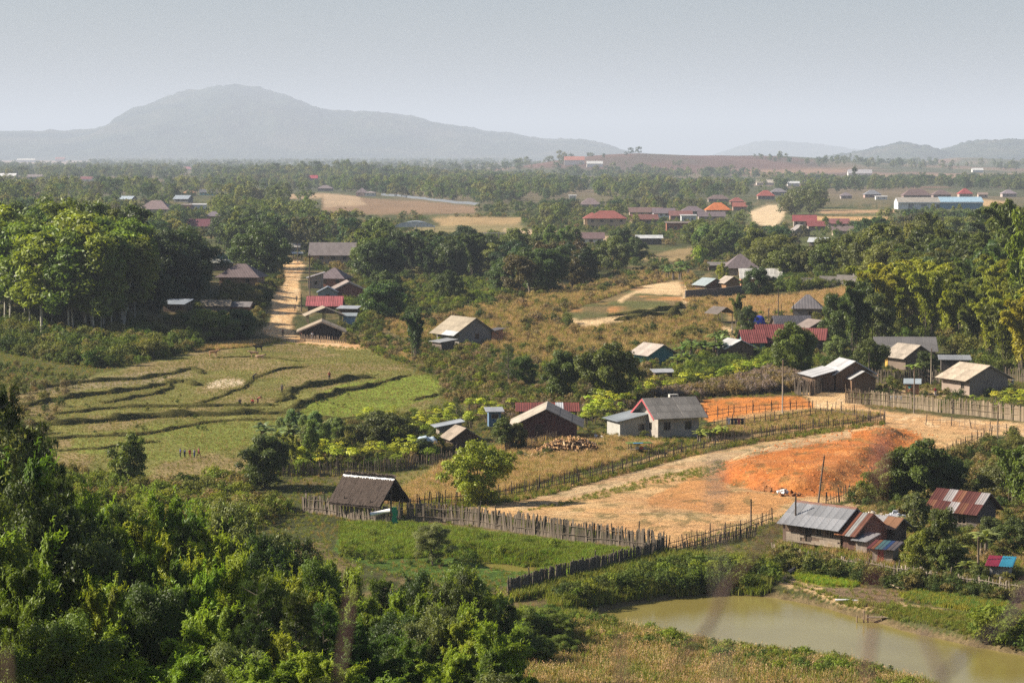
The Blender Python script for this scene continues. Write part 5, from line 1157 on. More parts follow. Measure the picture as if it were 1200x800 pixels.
fence('thin stick fence in front of the orange upper field', [(818,505),(850,500),(900,496),(950,489),(975,488)], 1.1, .7, .09, (.13, .09, .07), 2.6, (.3, .75), .05, .2)
fence('thin rail fence across the back of the orange upper field', [(822,492),(860,486),(905,482),(948,479)], 1.2, .9, .09, (.11, .08, .06), 2.2, (.35, .75), .05, .2)
fence('row of thin stakes beside the road bend', [(952,483),(985,487),(1012,492),(1037,496)], 1.3, .6, .09, (.15, .11, .08), 2.0, (.4,), .06, .3)
fence('pale bamboo paling fence along the road at the right', [(991,472),(1020,474),(1060,478),(1100,483),(1150,488),(1200,494),(1240,498)], 1.9, .17, .16, PALE, 2.6, (.4, .8), .03, .10)
fence('dark paling fence in front of the tan gabled house', [(1022,449),(1050,451),(1085,448),(1110,452)], 2.0, .17, .15, (.12, .095, .07), 2.4, (.5,), .05, .12)
fence('dark paling fence at the foot of the bamboo right of the tan house', [(1178,446),(1200,448),(1230,451)], 2.0, .2, .15, (.14, .11, .08), 2.4, (.5,), .05, .12)
fence('rough rail fence on the near side of the road at the right', [(1085,498),(1120,499),(1160,505),(1195,510),(1225,514)], 1.0, .8, .09, (.24, .18, .13), 2.4, (.7,), .06, .2)
fence('short stake fence above the dark bush', [(1110,535),(1130,524),(1150,516),(1162,512)], 1.1, .5, .1, (.15, .11, .08), 2.0, (.5,), .06, .2)
fence('stake fence behind the footpath of the stilt house', [(968,593),(985,588),(1010,580),(1030,572)], 1.3, .5, .1, (.14, .105, .08), 2.0, (.5,), .08, .2)
fence('overgrown picket fence between the stilt house and the pond', [(905,654),(940,662),(980,668),(1015,674),(1050,680)], 1.2, .22, .12, (.24, .195, .14), 2.0, (.4, .8), .06, .15)
fence('grey wattle fence behind the vegetable beds by the pond', [(1052,681),(1085,687),(1120,692),(1160,698),(1215,706)], 1.3, .2, .13, (.27, .225, .17), 2.0, (.4, .8), .06, .15)
fence('old paling fence behind the yellow-green bushes', [(332,558),(370,558),(420,555),(470,551),(505,546),(535,541)], 1.4, .24, .13, (.17, .13, .095), 2.4, (.45,), .06, .12)
fence('paling fence in front of the dark barn', [(592,531),(620,526),(645,519),(668,514)], 1.3, .22, .12, (.18, .14, .10), 2.2, (.45,), .05, .12)
fence('tall pole fence behind the blue tarpaulin', [(872,376),(900,377),(930,376)], 2.6, 1.0, .14, (.17, .13, .1), 3.0, (.4,), .03, .3)
fence('board fence under the blue tarpaulin', [(868,386),(895,389),(912,388)], 1.5, .3, .25, (.15, .13, .12), 2.2, (.5,), .03, .12)
fence('low rail fence beside the open pavilion', [(806,379),(822,379),(842,378)], .9, .8, .1, (.16, .12, .09), 1.8, (.5, .85), .04, .2)
fence('weathered fence in front of the black hut', [(352,399),(370,401),(390,402),(405,402)], 1.2, .35, .14, (.24, .18, .13), 2.4, (.5,), .05, .15)
fence('dark palings along the right side of the plank barn', [(932,462),(950,464),(965,459)], 2.0, .2, .16, (.10, .08, .06), 2.4, (.5,), .04, .1)
def boundary(name, label, pts, h, th, col, mat='plaster'):
    x, y, z = line_pts(pts, 4.0); m = MB(); 
    for i in range(len(x) - 1):
        d_ = Vector((x[i + 1] - x[i], y[i + 1] - y[i], 0)).normalized(); nn = Vector((-d_.y, d_.x, 0)) * th / 2; a, b_ = Vector((x[i], y[i], 0)), Vector((x[i + 1], y[i + 1], 0))
        zb = min(z[i], z[i + 1]) - .5; zt = max(z[i], z[i + 1]) + h
        p = [a - nn, b_ - nn, b_ + nn, a + nn]; m.slab([(q.x, q.y, zt + (.002 * (i % 2))) for q in p], zt - zb)
    tag(m.obj(name, M[mat], None, col), label, 'wall')
boundary('boundary_wall', 'low dark grey wall running below the white-roofed building', [(803,351),(840,349),(868,345),(900,342),(935,338),(970,335),(1010,332),(1065,331)], 1.9, .25, (.17, .155, .145))
boundary('boundary_wall', 'long blue-grey wall crossing the far bare field', [(447,229),(480,232),(510,236),(540,239),(562,241)], 1.7, .3, (.13, .15, .18))
boundary('boundary_wall', 'low white wall in the far building site', [(598,287),(620,287),(640,288),(660,289)], 1.5, .3, (.66, .58, .5))
# ------------------------------------------------------------------ trees and plants
HOUSES_PX = []
def clear(x, y, m=1.0):
    return all((x - a) ** 2 + (y - b_) ** 2 > (c_ * m) ** 2 for a, b_, c_ in BUILT)
# single trees one can point to
tree('mid_broadleaf' if 0 else 'bushy_tree', 'leafy_tree', 'round yellow-green tree standing alone on the stick fence below the firewood', 'tree', 561, 590, 80, (.15, .17, .02), None, .92, i=0)
tree('bushy_tree', 'leafy_tree', 'round dark green tree casting a long shadow left of the thatched shelter', 'tree', 311, 572, 68, G2, None, 1.0, i=1)
tree('bushy_tree', 'leafy_tree', 'broad spreading dark bush-like tree behind the old paling fence', 'tree', 452, 528, 50, (.05, .06, .018), None, 1.45, i=2)
tree('mid_broadleaf', 'leafy_tree', 'small tree with a bright crown at the lower edge of the paddies', 'tree', 152, 578, 74, (.07, .10, .018), None, .8, i=0)
tree('bamboo_clump', 'leafy_tree', 'tall dark feathery tree at the left of the lone field house', 'tree', 488, 422, 66, (.035, .06, .022), None, .75, i=1)
tree('bushy_tree', 'leafy_tree', 'dark round tree in the garden behind the black hut', 'tree', 525, 356, 42, G2, None, .85, i=0)
tree('mid_conifer', 'conifer_tree', 'dark pointed tree in the middle of the scrub below the field house', 'tree', 596, 450, 50, (.035, .055, .012), None, .95, i=0)
tree('bushy_tree', 'leafy_tree', 'lower round tree touching the right side of the pointed one', 'tree', 612, 448, 34, (.05, .08, .015), None, .9, i=2)
tree('bushy_tree', 'leafy_tree', 'left one of two large dark round trees below the dry grass', 'tree', 659, 470, 64, (.045, .065, .015), None, .85, i=1)
tree('bushy_tree', 'leafy_tree', 'right one of two large dark round trees, beside the turquoise house', 'tree', 714, 470, 74, (.05, .07, .015), None, .98, i=0)
tree('mid_conifer', 'conifer_tree', 'small dark cone-shaped tree among the yellow-green bushes', 'tree', 535, 497, 34, (.03, .05, .012), None, 1.0, i=0)
tree('bushy_tree', 'leafy_tree', 'tall leafy tree with pale leaning pole in front of the crimson roofs', 'tree', 930, 441, 68, (.065, .085, .015), None, .85, i=0)
tree('bushy_tree', 'leafy_tree', 'dense dark tree behind the left side of the one before the crimson roofs', 'tree', 922, 436, 52, (.05, .065, .015), None, .7, i=1)
for k, (a, b_, h, w, kd) in enumerate(((1000, 420, 92, .8, 'bamboo_clump'), (1022, 415, 76, .8, 'bushy_tree'), (980, 405, 66, .8, 'bushy_tree'), (1012, 405, 80, .8, 'bamboo_clump'))):
    tree(kd, 'leafy_tree', ['tallest dark tree of the clump right of the crimson roofs', 'round dark tree at the right side of the clump beyond the crimson roofs', 'lower tree at the left side of the clump, by the dark brick house', 'yellow-tipped tree at the back of the clump beyond the crimson roofs'][k], 'tree', a, b_, h, (.045, .06, .014), None, w, i=k)
for k, (a, b_, h, w, c_) in enumerate(((1078, 588, 80, 1.0, (.05, .07, .014)), (1040, 588, 52, 1.1, (.07, .095, .015)), (1108, 585, 58, 1.0, (.04, .06, .014)), (1058, 580, 62, .9, (.06, .085, .014)))):
    tree('bushy_tree', 'leafy_tree', ['tallest of the dense dark trees at the corner of the orange earth', 'low bright-leaved tree at the left of the dense clump by the orange earth', 'dark tree at the right of the dense clump above the rusty roof', 'middle tree of the dense clump leaning over the footpath'][k], 'tree', a, b_, h, c_, None, w, i=k)
for k, (a, b_, h, w, c_, kd) in enumerate(((1190, 598, 82, .9, (.075, .10, .015), 'bamboo_clump'), (1218, 600, 100, .9, (.06, .09, .015), 'bushy_tree'), (1170, 588, 50, 1.1, (.06, .07, .02), 'bushy_tree'))):
    tree(kd, 'leafy_tree', ['bright leafy tree at the right edge of the picture, right of the rusty roof', 'tree cut off by the right edge of the picture level with the rusty roof', 'dark low tree just behind the rusty roof'][k], 'tree', a, b_, h, c_, None, w, i=k)
for k, (a, b_, h, w, c_, kd) in enumerate(((863, 382, 40, .8, G1, 'bamboo_clump'), (876, 390, 34, .8, G2, 'bushy_tree'), (888, 348, 38, .85, G2, 'bushy_tree'), (846, 330, 24, .6, GY_, 'bushy_tree'), (879, 330, 20, .6, G1, 'bamboo_clump'))):
    tree(kd, 'leafy_tree', ['bushy tree behind the right side of the open pavilion', 'dark round tree between the pavilion and the blue tarpaulin', 'dark tree standing in front of the white sheet roof', 'small yellow-green tree left of the small plank hut', 'thin tree rising against the white sheet roof'][k], 'tree', a, b_, h, c_, None, w, i=k)
tree('bamboo_clump', 'leafy_tree', 'small yellow tree among the terraces garden left of the papaya', 'tree', 345, 548, 42, (.11, .13, .02), None, .8, i=2)
tree('eucalyptus', 'papaya_tree', 'thin upright tree right of the round dark one', 'tree', 364, 545, 56, (.075, .10, .02), None, .9, i=1)
tree('eucalyptus', 'leafy_tree', 'thin tree in front of the dark barn door', 'tree', 588, 530, 42, (.06, .075, .02), None, 1.3, i=2)
tree('bushy_tree', 'leafy_tree', 'low dark tree against the left wall of the dark barn', 'tree', 605, 528, 36, (.05, .06, .018), None, .9, i=1)
tree('bushy_tree', 'leafy_tree', 'dark overgrown tree by the blue tarp shelter', 'tree', 493, 540, 30, (.04, .055, .018), None, 1.2, i=0)
# yard at the right bottom
for k, (kd, a, b_, h, w, c_, nm) in enumerate((('bushy_tree', 1078, 672, 56, .7, (.09, .11, .014), 'leafy_tree'), ('bushy_tree', 1110, 675, 50, .9, (.06, .08, .016), 'leafy_tree'), ('eucalyptus', 1098, 672, 80, 1.0, (.06, .075, .02), 'leafy_tree'),
        ('eucalyptus', 1072, 640, 66, 1.1, (.075, .085, .03), 'leafy_tree'), ('banana_plant', 1122, 668, 52, 1.2, (.10, .13, .025), 'banana_plant'), ('banana_plant', 1150, 655, 52, 1.2, (.11, .14, .04), 'banana_plant'), ('banana_plant', 1136, 680, 40, 1.2, (.09, .12, .025), 'banana_plant'),
        ('bushy_tree', 1160, 640, 40, 1.0, (.05, .065, .02), 'leafy_tree'), ('bushy_tree', 1190, 645, 44, 1.0, (.06, .075, .02), 'leafy_tree'), ('bushy_tree', 1146, 683, 26, 1.0, (.07, .085, .02), 'leafy_tree'), ('banana_plant', 1108, 655, 44, 1.1, (.10, .12, .03), 'banana_plant'))):
    tree(kd, nm, ['bright green bush-like tree right of the patchwork shed', 'dark leafy tree in the middle of the yard by the pond', 'tall thin tree rising above the yard before the rusty roof', 'sparse greyish tree between the rubble heap and the rusty roof',
      'banana plant in front of the rusty-roofed hut', 'large pale-leaved banana plant beside the tall pole', 'low banana plant beside the fence of the yard', 'dark tree right of the rusty-roofed hut', 'dark tree near the right edge below the rusty roof', 'low bush at the foot of the pole by the small outhouse', 'banana plant left of the pale-leaved one'][k], 'plant' if 'banana' in kd else 'tree', a, b_, h, c_, None, w)
# garden bananas and cassava bushes
def many(n, poly, kinds, name, label, cat, group, hpx=None, parts3=None, keep=.08, hm=None, cols=(G1,), wide=(.8, 1.1), seed=0, avoid=(), bark=(.16, .13, .10), m=.9, mind=0.0):
    r = np.random.default_rng(seed); pts = scatter(poly, n * 3, seed, avoid); k = 0; used = []
    for x, y in pts:
        if k >= n: break
        if not clear(x, y, m) or any((x - a) ** 2 + (y - b_) ** 2 < mind ** 2 for a, b_ in used): continue
        h = (hm[0] + (hm[1] - hm[0]) * r.random()) if hm else (hpx[0] + (hpx[1] - hpx[0]) * r.random()) * y / F_PX
        if bool(covers(x, y, h)) and r.random() > keep: continue
        if any(-3 < a - x < 24 and abs(y - b_) < 7 for a, b_ in SUNNY): continue
        used.append((x, y)); lb_, gp_ = label, group
        if parts3: w3 = place_words(float(proj(x, y, 0.0)[0]), *parts3); lb_ = label + ', ' + w3; gp_ = group + ', ' + w3
        plant(kinds[int(r.integers(len(kinds)))], name, lb_, cat, (x, y, hz(x, y) - .15), h, jit(cols[int(r.integers(len(cols)))]), gp_, bark, None, wide[0] + (wide[1] - wide[0]) * r.random(), r); k += 1
SUNNY = [tuple(at(279, 336)[:2]), tuple(at(252, 366)[:2]), tuple(at(390, 311)[:2]), tuple(at(203, 366)[:2])]     # houses the photograph shows in full sun
YG = (.20, .23, .02)
many(46, [(470,500),(560,478),(610,480),(560,505),(500,515),(420,500),(440,482)], ['cassava'], 'cassava_bush', 'yellow-green cassava bush in the plot above the board shed', 'bush', 'cassava bushes above the board shed', hm=(1.5, 2.5), cols=(YG, (.15, .18, .02)), wide=(1.1, 1.6), seed=3)
many(26, [(336,552),(350,535),(420,545),(470,530),(500,535),(470,548),(400,553)], ['cassava'], 'cassava_bush', 'yellow-green cassava bush behind the old paling fence', 'bush', 'cassava bushes behind the paling fence', hm=(1.6, 2.8), cols=(YG, (.24, .25, .02)), wide=(1.0, 1.5), seed=4)
many(34, [(668,498),(700,480),(745,474),(720,495),(700,505),(672,508)], ['cassava'], 'cassava_bush', 'yellow-green cassava bush left of the block house', 'bush', 'cassava bushes left of the block house', hm=(1.6, 2.6), cols=((.14, .17, .02), YG), wide=(1.0, 1.5), seed=5)
many(44, [(700,470),(760,455),(830,445),(900,430),(905,438),(830,455),(760,466),(705,478)], ['cassava'], 'cassava_bush', 'yellow-green cassava bush in the long row behind the block house', 'bush', 'cassava bushes in the row behind the block house', hm=(1.5, 2.2), cols=(YG, (.13, .16, .02)), wide=(1.2, 1.7), seed=6)
many(26, [(1140,478),(1170,468),(1240,470),(1240,484),(1170,482)], ['cassava'], 'cassava_bush', 'leafy cassava bush behind the pale paling fence by the tan house', 'bush', 'cassava bushes by the tan house', hm=(1.4, 2.2), cols=((.13, .16, .02), YG), wide=(1.2, 1.6), seed=7)
many(16, [(300,520),(330,508),(400,508),(410,530),(370,545),(310,540)], ['banana_plant', 'eucalyptus'], 'banana_plant', 'banana plant in the garden below the paddies', 'plant', 'banana plants below the paddies', hm=(3.2, 5), cols=((.08, .11, .03), (.10, .13, .05)), wide=(.9, 1.2), seed=8)
many(14, [(775,436),(800,418),(850,405),(860,425),(800,440)], ['banana_plant'], 'banana_plant', 'banana plant on the slope right of the turquoise house', 'plant', 'banana plants by the turquoise house', hm=(3, 4.6), cols=((.075, .11, .025),), wide=(.9, 1.3), seed=9)
many(10, [(775,322),(805,318),(808,326),(780,330)], ['banana_plant'], 'banana_plant', 'banana plant on the far side of the dry grass rise', 'plant', 'banana plants beyond the dry rise', hm=(4, 5), cols=((.08, .12, .03),), wide=(.9, 1.3), seed=10)
many(6, [(815,520),(850,510),(865,508),(850,516)], ['banana_plant'], 'banana_plant', 'small banana plant in the corner right of the block house', 'plant', 'banana plants right of the block house', hm=(2, 3), cols=((.13, .16, .03),), wide=(1, 1.3), seed=11, m=.3)
tree('banana_plant', 'banana_plant', 'banana plant with large light leaves before the tan gabled house', 'plant', 1070, 447, 34, (.09, .14, .02), None, 1.1, i=0)
tree('bushy_tree', 'leafy_tree', 'dark round tree covering the front of the tan gabled house', 'tree', 1085, 446, 38, (.035, .055, .014), None, .9, i=2)
tree('bushy_tree', 'leafy_tree', 'dark tree between the plank barn and the tan gabled house', 'tree', 1020, 440, 46, (.05, .07, .016), None, .9, i=0)
tree('bushy_tree', 'leafy_tree', 'light green bush-like tree left of the dark brick house', 'tree', 982, 425, 34, (.09, .11, .03), None, .9, i=1)

# woods, tree by tree
LW = 'tall slender pale-trunked tree in the left wood'
many(78, [(-60,372),(0,388),(40,400),(100,402),(150,396),(165,380),(175,366),(120,352),(0,350),(-60,350)], ['eucalyptus'], 'eucalyptus_tree', LW, 'tree', 'slender pale-trunked trees of the left wood', None, (-20, 200, ('at its left end', 'in its left half', 'in its right half', 'at its right end')), hm=(14.5, 20), cols=((.085, .115, .014), (.065, .095, .014), (.11, .135, .016)), wide=(1.0, 1.45), seed=20, bark=(.50, .46, .38), mind=2.6)
many(34, [(-60,352),(120,352),(178,366),(190,352),(160,338),(0,335),(-60,335)], ['mid_broadleaf', 'eucalyptus'], 'woodland_tree', 'tall leafy tree deep in the left wood', 'tree', 'leafy trees at the back of the left wood', hm=(14, 19), cols=(G1, (.06, .085, .018), G2), wide=(.8, 1.1), seed=21, mind=3, bark=(.4, .36, .3))
many(30, [(165,382),(180,350),(190,330),(225,328),(232,340),(215,350),(205,355),(198,372),(180,385)], ['mid_broadleaf', 'bushy_tree'], 'woodland_tree', 'dark leafy tree on the shaded bank between the left wood and the road houses', 'tree', 'dark trees on the shaded bank', hm=(8, 14), cols=(GD, G2), wide=(.9, 1.2), seed=22, mind=2.5, m=.6)
many(13, [(198,384),(250,372),(300,380),(312,388),(280,398),(230,402),(205,398)], ['bushy_tree'], 'leafy_tree', 'round bushy tree between the shed row and the bend of the road', 'tree', 'round bushy trees by the bend of the road', hm=(4.5, 6.5), cols=((.065, .09, .016), (.08, .105, .018), (.04, .06, .015)), wide=(.9, 1.2), seed=23, mind=2.5)
many(22, [(255,300),(262,288),(345,285),(330,296),(312,330),(300,335),(300,312)], ['bushy_tree', 'mid_broadleaf', 'bamboo_clump'], 'leafy_tree', 'dark tree of the big clump at the left of the top of the road', 'tree', 'dark clump left of the top of the road', hm=(9, 15), cols=(G2, GD, (.05, .07, .018)), wide=(.9, 1.2), seed=24, mind=3, m=.7)
many(12, [(300,360),(312,335),(322,340),(316,352),(310,366)], ['bushy_tree'], 'leafy_tree', 'low tree hugging the left side of the dirt road', 'tree', 'low trees along the left of the road', hm=(1.5, 3), cols=(G2, (.05, .06, .02)), wide=(1, 1.3), seed=25, mind=1.5, m=.5)
many(16, [(418,330),(430,300),(470,302),(475,330),(440,338)], ['bamboo_clump', 'bushy_tree'], 'leafy_tree', 'large yellow-tipped tree right of the large road house', 'tree', 'large trees right of the large road house', hm=(9, 14), cols=((.065, .085, .016), G2), wide=(.9, 1.2), seed=26, mind=3)
many(18, [(480,325),(490,300),(560,302),(566,330),(520,335)], ['bamboo_clump', 'bushy_tree'], 'leafy_tree', 'dark leafy tree in front of the arched canopy', 'tree', 'dark trees before the arched canopy', hm=(8, 13), cols=((.05, .07, .016), G2, GD), wide=(.9, 1.2), seed=27, mind=3)
many(22, [(585,352),(600,325),(680,320),(692,345),(650,352),(620,356)], ['bushy_tree', 'mid_broadleaf'], 'leafy_tree', 'dark tree in the clump at the top of the dry grass rise', 'tree', 'dark clump at the top of the dry rise', hm=(7, 11), cols=(GD, G2, (.06, .05, .02)), wide=(.9, 1.2), seed=28, mind=2.6)
many(30, [(565,325),(575,303),(650,298),(760,302),(768,312),(700,322),(640,318)], ['eucalyptus', 'bamboo_clump', 'bushy_tree'], 'leafy_tree', 'mid green tree in the loose row before the far village', 'tree', 'loose row of trees before the far village', hm=(7, 13), cols=(G1, G2, (.07, .085, .02)), wide=(.8, 1.1), seed=29, mind=4)
many(12, [(395,380),(430,360),(445,340),(470,345),(450,375),(420,392)], ['bushy_tree', 'eucalyptus'], 'leafy_tree', 'leafy tree in the gardens behind the brick gable', 'tree', 'garden trees behind the brick gable', hm=(4, 8), cols=(G2, (.05, .075, .02)), wide=(.9, 1.2), seed=30, mind=2.5)
many(14, [(815,300),(800,288),(820,282),(850,290),(862,306),(835,312)], ['bushy_tree', 'mid_broadleaf'], 'leafy_tree', 'rounded green tree left of the pointed purple roof', 'tree', 'rounded trees left of the pointed purple roof', hm=(7, 12), cols=(G1, (.06, .09, .02)), wide=(.9, 1.1), seed=31, mind=4)
tree('bushy_tree', 'leafy_tree', 'little bright yellow-green tree on the flat left of the pointed purple roof', 'tree', 820, 308, 22, (.16, .22, .02), None, .8, i=0)
RW = 'drooping yellow-green bamboo at the front of the right wood'
many(62, [(1005,396),(1050,400),(1100,402),(1130,412),(1185,440),(1270,445),(1270,380),(1150,370),(1060,372),(1010,380)], ['bamboo_clump'], 'bamboo_clump', RW, 'bamboo', 'bamboo along the front of the right wood', None, (1010, 1220, ('at its left end', 'over the grey house', 'over the tan house', 'at the right edge')), hm=(8.5, 13.5), cols=((.12, .14, .014), (.065, .085, .014), (.15, .165, .014)), wide=(.8, 1.1), seed=40, mind=3.0, m=.8)
many(90, [(905,332),(960,322),(1010,330),(1060,322),(1120,330),(1280,345),(1280,380),(1150,370),(1060,372),(1062,345),(1000,330)], ['bamboo_clump', 'bushy_tree', 'mid_broadleaf'], 'woodland_tree', 'dark green tree high in the right wood', 'tree', 'dark trees of the right wood', None, (900, 1240, ('in its left part', 'left of its middle', 'right of its middle', 'in its right part')), hm=(8, 13), cols=((.055, .07, .014), G2, (.045, .055, .015), (.07, .085, .016)), wide=(.9, 1.2), seed=41, mind=3.6, m=.9)
many(56, [(880,318),(900,300),(980,292),(1060,288),(1130,290),(1280,300),(1280,335),(1130,325),(1050,318),(980,318),(920,326)], ['bamboo_clump', 'bushy_tree'], 'woodland_tree', 'feathery tree on the crest of the right wood', 'tree', 'feathery trees on the crest of the right wood', None, (890, 1240, ('above the white-roofed house', 'left of the warehouse', 'below the warehouse', 'at the right edge')), hm=(9, 13), cols=((.065, .078, .015), (.085, .095, .015), G2), wide=(.9, 1.2), seed=42, mind=4.5, m=.9)
tree('bamboo_clump', 'bamboo_clump', 'tall bright bamboo leaning in from the right edge above the tan house', 'bamboo', 1196, 400, 160, (.10, .125, .012), None, .6, i=1)
tree('bamboo_clump', 'bamboo_clump', 'tallest dark plumed bamboo against the plain at the right edge', 'bamboo', 1186, 350, 118, (.06, .075, .014), None, .7, i=2)
# grove of slender trees in the middle distance and other copses that stand alone
many(46, [(240,252),(300,250),(360,262),(372,248),(352,236),(320,232),(240,236)], ['far_slender'], 'slender_tree', 'slender tree of the pale green grove between the villages', 'tree', 'grove of slender trees', hm=(11, 15), cols=((.065, .085, .025), (.05, .07, .022)), wide=(1.1, 1.5), seed=43, bark=(.4, .38, .33))
many(12, [(915,252),(925,243),(960,243),(966,256),(935,257)], ['far_slender', 'far_tree'], 'slender_tree', 'slender tree in the copse right of the sandy clearing', 'tree', 'copse right of the sandy clearing', hm=(11, 15), cols=((.055, .07, .022),), wide=(1, 1.4), seed=44)
tree('far_slender', 'slender_tree', 'very tall thin tree rising above the treeline left of the warehouse', 'tree', 1002, 228, 34, (.04, .055, .03), None, .9)
for k, (a, b_, h) in enumerate(((638, 262, 22), (652, 262, 26), (645, 270, 20))): tree('far_tree', 'leafy_tree', ['left one of the three round trees beyond the canopy field', 'tallest of the three round trees left of the tan villa', 'front one of the three round trees left of the tan villa'][k], 'tree', a, b_, h, (.07, .09, .02), None, 1.0)

# ------------------------------------------------------------------ the wooded slope below the camera (left)
TOP = [(-150, 430), (0, 425), (20, 455), (45, 505), (70, 530), (110, 548), (150, 562), (200, 574), (240, 566), (300, 592), (340, 606), (400, 634), (440, 650), (470, 652), (500, 662), (540, 655), (580, 668), (610, 690), (640, 716), (655, 770), (665, 800)]
def top_at(px): return float(np.interp(px, [a for a, b_ in TOP], [b_ for a, b_ in TOP]))
rf = np.random.default_rng(77)
kinds = ['near_bamboo', 'near_broadleaf', 'near_pine']
LB = {'near_bamboo': ('bamboo_clump', 'leafy bamboo clump on the wooded slope in the left foreground', 'bamboo', 'bamboo of the foreground slope'),
      'near_broadleaf': ('leafy_tree', 'broad-leaved tree on the wooded slope in the left foreground', 'tree', 'broad-leaved trees of the foreground slope'),
      'near_pine': ('pine_tree', 'pine with dark needle tufts on the wooded slope in the left foreground', 'tree', 'pines of the foreground slope')}
for row, (d, dy, n_) in enumerate(((143, 0, 17), (131, 6, 17), (119, 22, 16), (107, 44, 15), (96, 74, 14), (86, 112, 12), (77, 160, 11))):
    pmax = (618, 618, 612, 606, 600, 595, 590)[row]
    for k in range(n_):
        px = -70 + (pmax + 70) * (k + .15 + .7 * rf.random()) / n_; dd = d + rf.normal() * 3
        ty = top_at(px) + dy + 26 * rf.random(); v = ray(px, ty); x = v[0] * dd; zt = CAM_Z + v[2] * dd; zb = hz(x, dd); h = zt - zb
        if h < 2.2: continue
        kd = kinds[0] if rf.random() < .55 else (kinds[1] if rf.random() < .72 else kinds[2])
        if px < 90 and row < 3: kd = 'near_pine'
        if 250 < px < 380 and row == 4: kd = 'near_pine'
        nm, lb, ct, gr = LB[kd]; base = {'near_bamboo': [(.09, .14, .014), (.05, .085, .012), (.115, .15, .016)], 'near_broadleaf': [(.03, .05, .012), (.055, .085, .014), (.075, .095, .03)], 'near_pine': [(.02, .036, .009), (.03, .05, .010)]}[kd][int(rf.integers(2 if kd == 'near_pine' else 3))]
        wide = min(1.2, max(.6, 4.6 / h)) * (.85 + .3 * rf.random())
        up_ = ('on the top row', 'in the upper part', 'in the upper part', 'half way down', 'half way down', 'near the bottom edge', 'near the bottom edge')[row]; sd_ = place_words(px, -20, 640, ('far left', 'left', 'middle', 'right', 'right end'))
        lb = {'near_bamboo': 'bamboo clump', 'near_broadleaf': 'broad-leaved tree', 'near_pine': 'dark needle-tufted pine'}[kd] + ' of the foreground wood, ' + up_ + ', ' + sd_
        gr = LB[kd][3] + ', ' + up_ + ', ' + sd_
        plant(kd, nm, lb, ct, (x, dd, zb - .2), h, jit(base), gr, (.20, .17, .12), None, wide, rf)
# bushes where the slope meets the pond grass
for k in range(16):
    px = 560 + 110 * rf.random(); dd = 150 + 14 * rf.random(); v = ray(px, 500); x = v[0] * dd
    plant('near_broadleaf', 'leafy_bush', 'low leafy bush at the foot of the foreground slope beside the pool', 'bush', (x, dd, hz(x, dd) - .2), 1.8 + 2.0 * rf.random(), jit((.07, .10, .016)), 'bushes at the foot of the slope', (.2, .17, .12), None, 1.3, rf)
plant('near_broadleaf', 'leafy_bush', 'grey-green feathery bush in the green plot below the thatched shelter', 'bush', at(507, 662), 3.4, (.10, .12, .045), None, wide=1.2, i=1)

# ------------------------------------------------------------------ masses: scrub, grass, far woods
def sc(name, label, poly, n, smin, smax, protos_, seed, avoid=(), m=.8, sink=0.0):
    p = scatter(poly, n, seed, avoid); k = np.ones(len(p), bool)
    for a, b_, c_ in BUILT: k &= (p[:, 0] - a) ** 2 + (p[:, 1] - b_) ** 2 > (c_ * m) ** 2
    p = p[k]; r = np.random.default_rng(seed + 1); s_ = smin + (smax - smin) * r.random(len(p)) ** 1.6; tall_ = 10 if name in ('scrub', 'woodland') else 1
    ok = ~covers(p[:, 0], p[:, 1], s_ * tall_) | (r.random(len(p)) < .05); p = p[ok]; s_ = s_[ok]
    return mass(name, label, p, s_, protos_, seed, sink=sink)
POND_A = [(690,722),(742,706),(830,695),(905,698),(1000,718),(1060,735),(1200,764),(1400,790),(1400,900),(1190,836),(1140,825),(1060,803),(985,782),(850,766),(700,734)]
PADDY_A = [(0,470),(60,452),(140,432),(235,412),(330,403),(430,412),(478,432),(522,455),(500,488),(400,500),(330,522),(270,560),(200,572),(120,560),(0,535)]
ROAD_A = [(330,304),(354,304),(360,312),(352,345),(345,378),(352,392),(456,404),(456,411),(345,402),(312,396),(314,365),(316,346),(330,335)]
ROAD_B = [(935,460),(995,457),(1025,478),(1220,492),(1260,497),(1260,520),(1165,515),(1020,580),(925,602),(780,640),(560,600),(720,546),(850,512),(820,490),(820,468),(935,463)]
DRYA = [(420,370),(520,370),(600,350),(690,328),(760,316),(812,320),(842,370),(850,398),(760,405),(720,420),(640,425),(560,402),(480,400)]
TRK = [(655,368),(720,346),(745,336),(800,326),(812,350),(800,372),(760,374),(680,388)]
YARD = [(905,590),(1090,600),(1085,650),(1050,650),(905,640)]
AV = (POND_A, PADDY_A, ROAD_A, ROAD_B)
sc('dry_grass', 'tall brown dry grass covering the rise in the middle distance', DRYA, 26000, .3, 1.1, [T_DRY[1], T_DRY[0], T_DRY[1], T_GRN[2], T_BNK[2]], 1, (TRK, ROAD_A), sink=.05)
sc('dry_grass', 'brown dry grass beyond the low grey wall', [(800,352),(870,348),(1010,334),(1060,333),(1060,350),(960,372),(860,372)], 5000, .4, .9, T_DRY, 2)
sc('dry_grass', 'tawny grass on the bank between the two fences under the firewood', [(440,590),(520,545),(600,522),(700,512),(780,520),(700,548),(600,575),(530,590)], 9000, .25, .8, T_DRY + T_GRN[2:], 3, (ROAD_B,))
sc('dry_grass', 'tawny grass before the upper orange field', [(822,502),(960,482),(1035,486),(1000,496),(900,506),(850,512)], 3500, .2, .6, T_DRY + T_GRN[1:], 4)
sc('dry_grass', 'tall straw-coloured grass on the near bank of the pond', [(600,745),(700,738),(800,742),(900,760),(1010,782),(1090,810),(1100,850),(600,850)], 16000, .4, 1.1, [T_DRY[1], T_DRY[2], T_GRN[0], T_GRN[2], T_GRN[1], T_BNK[2]], 5, (POND_A,))
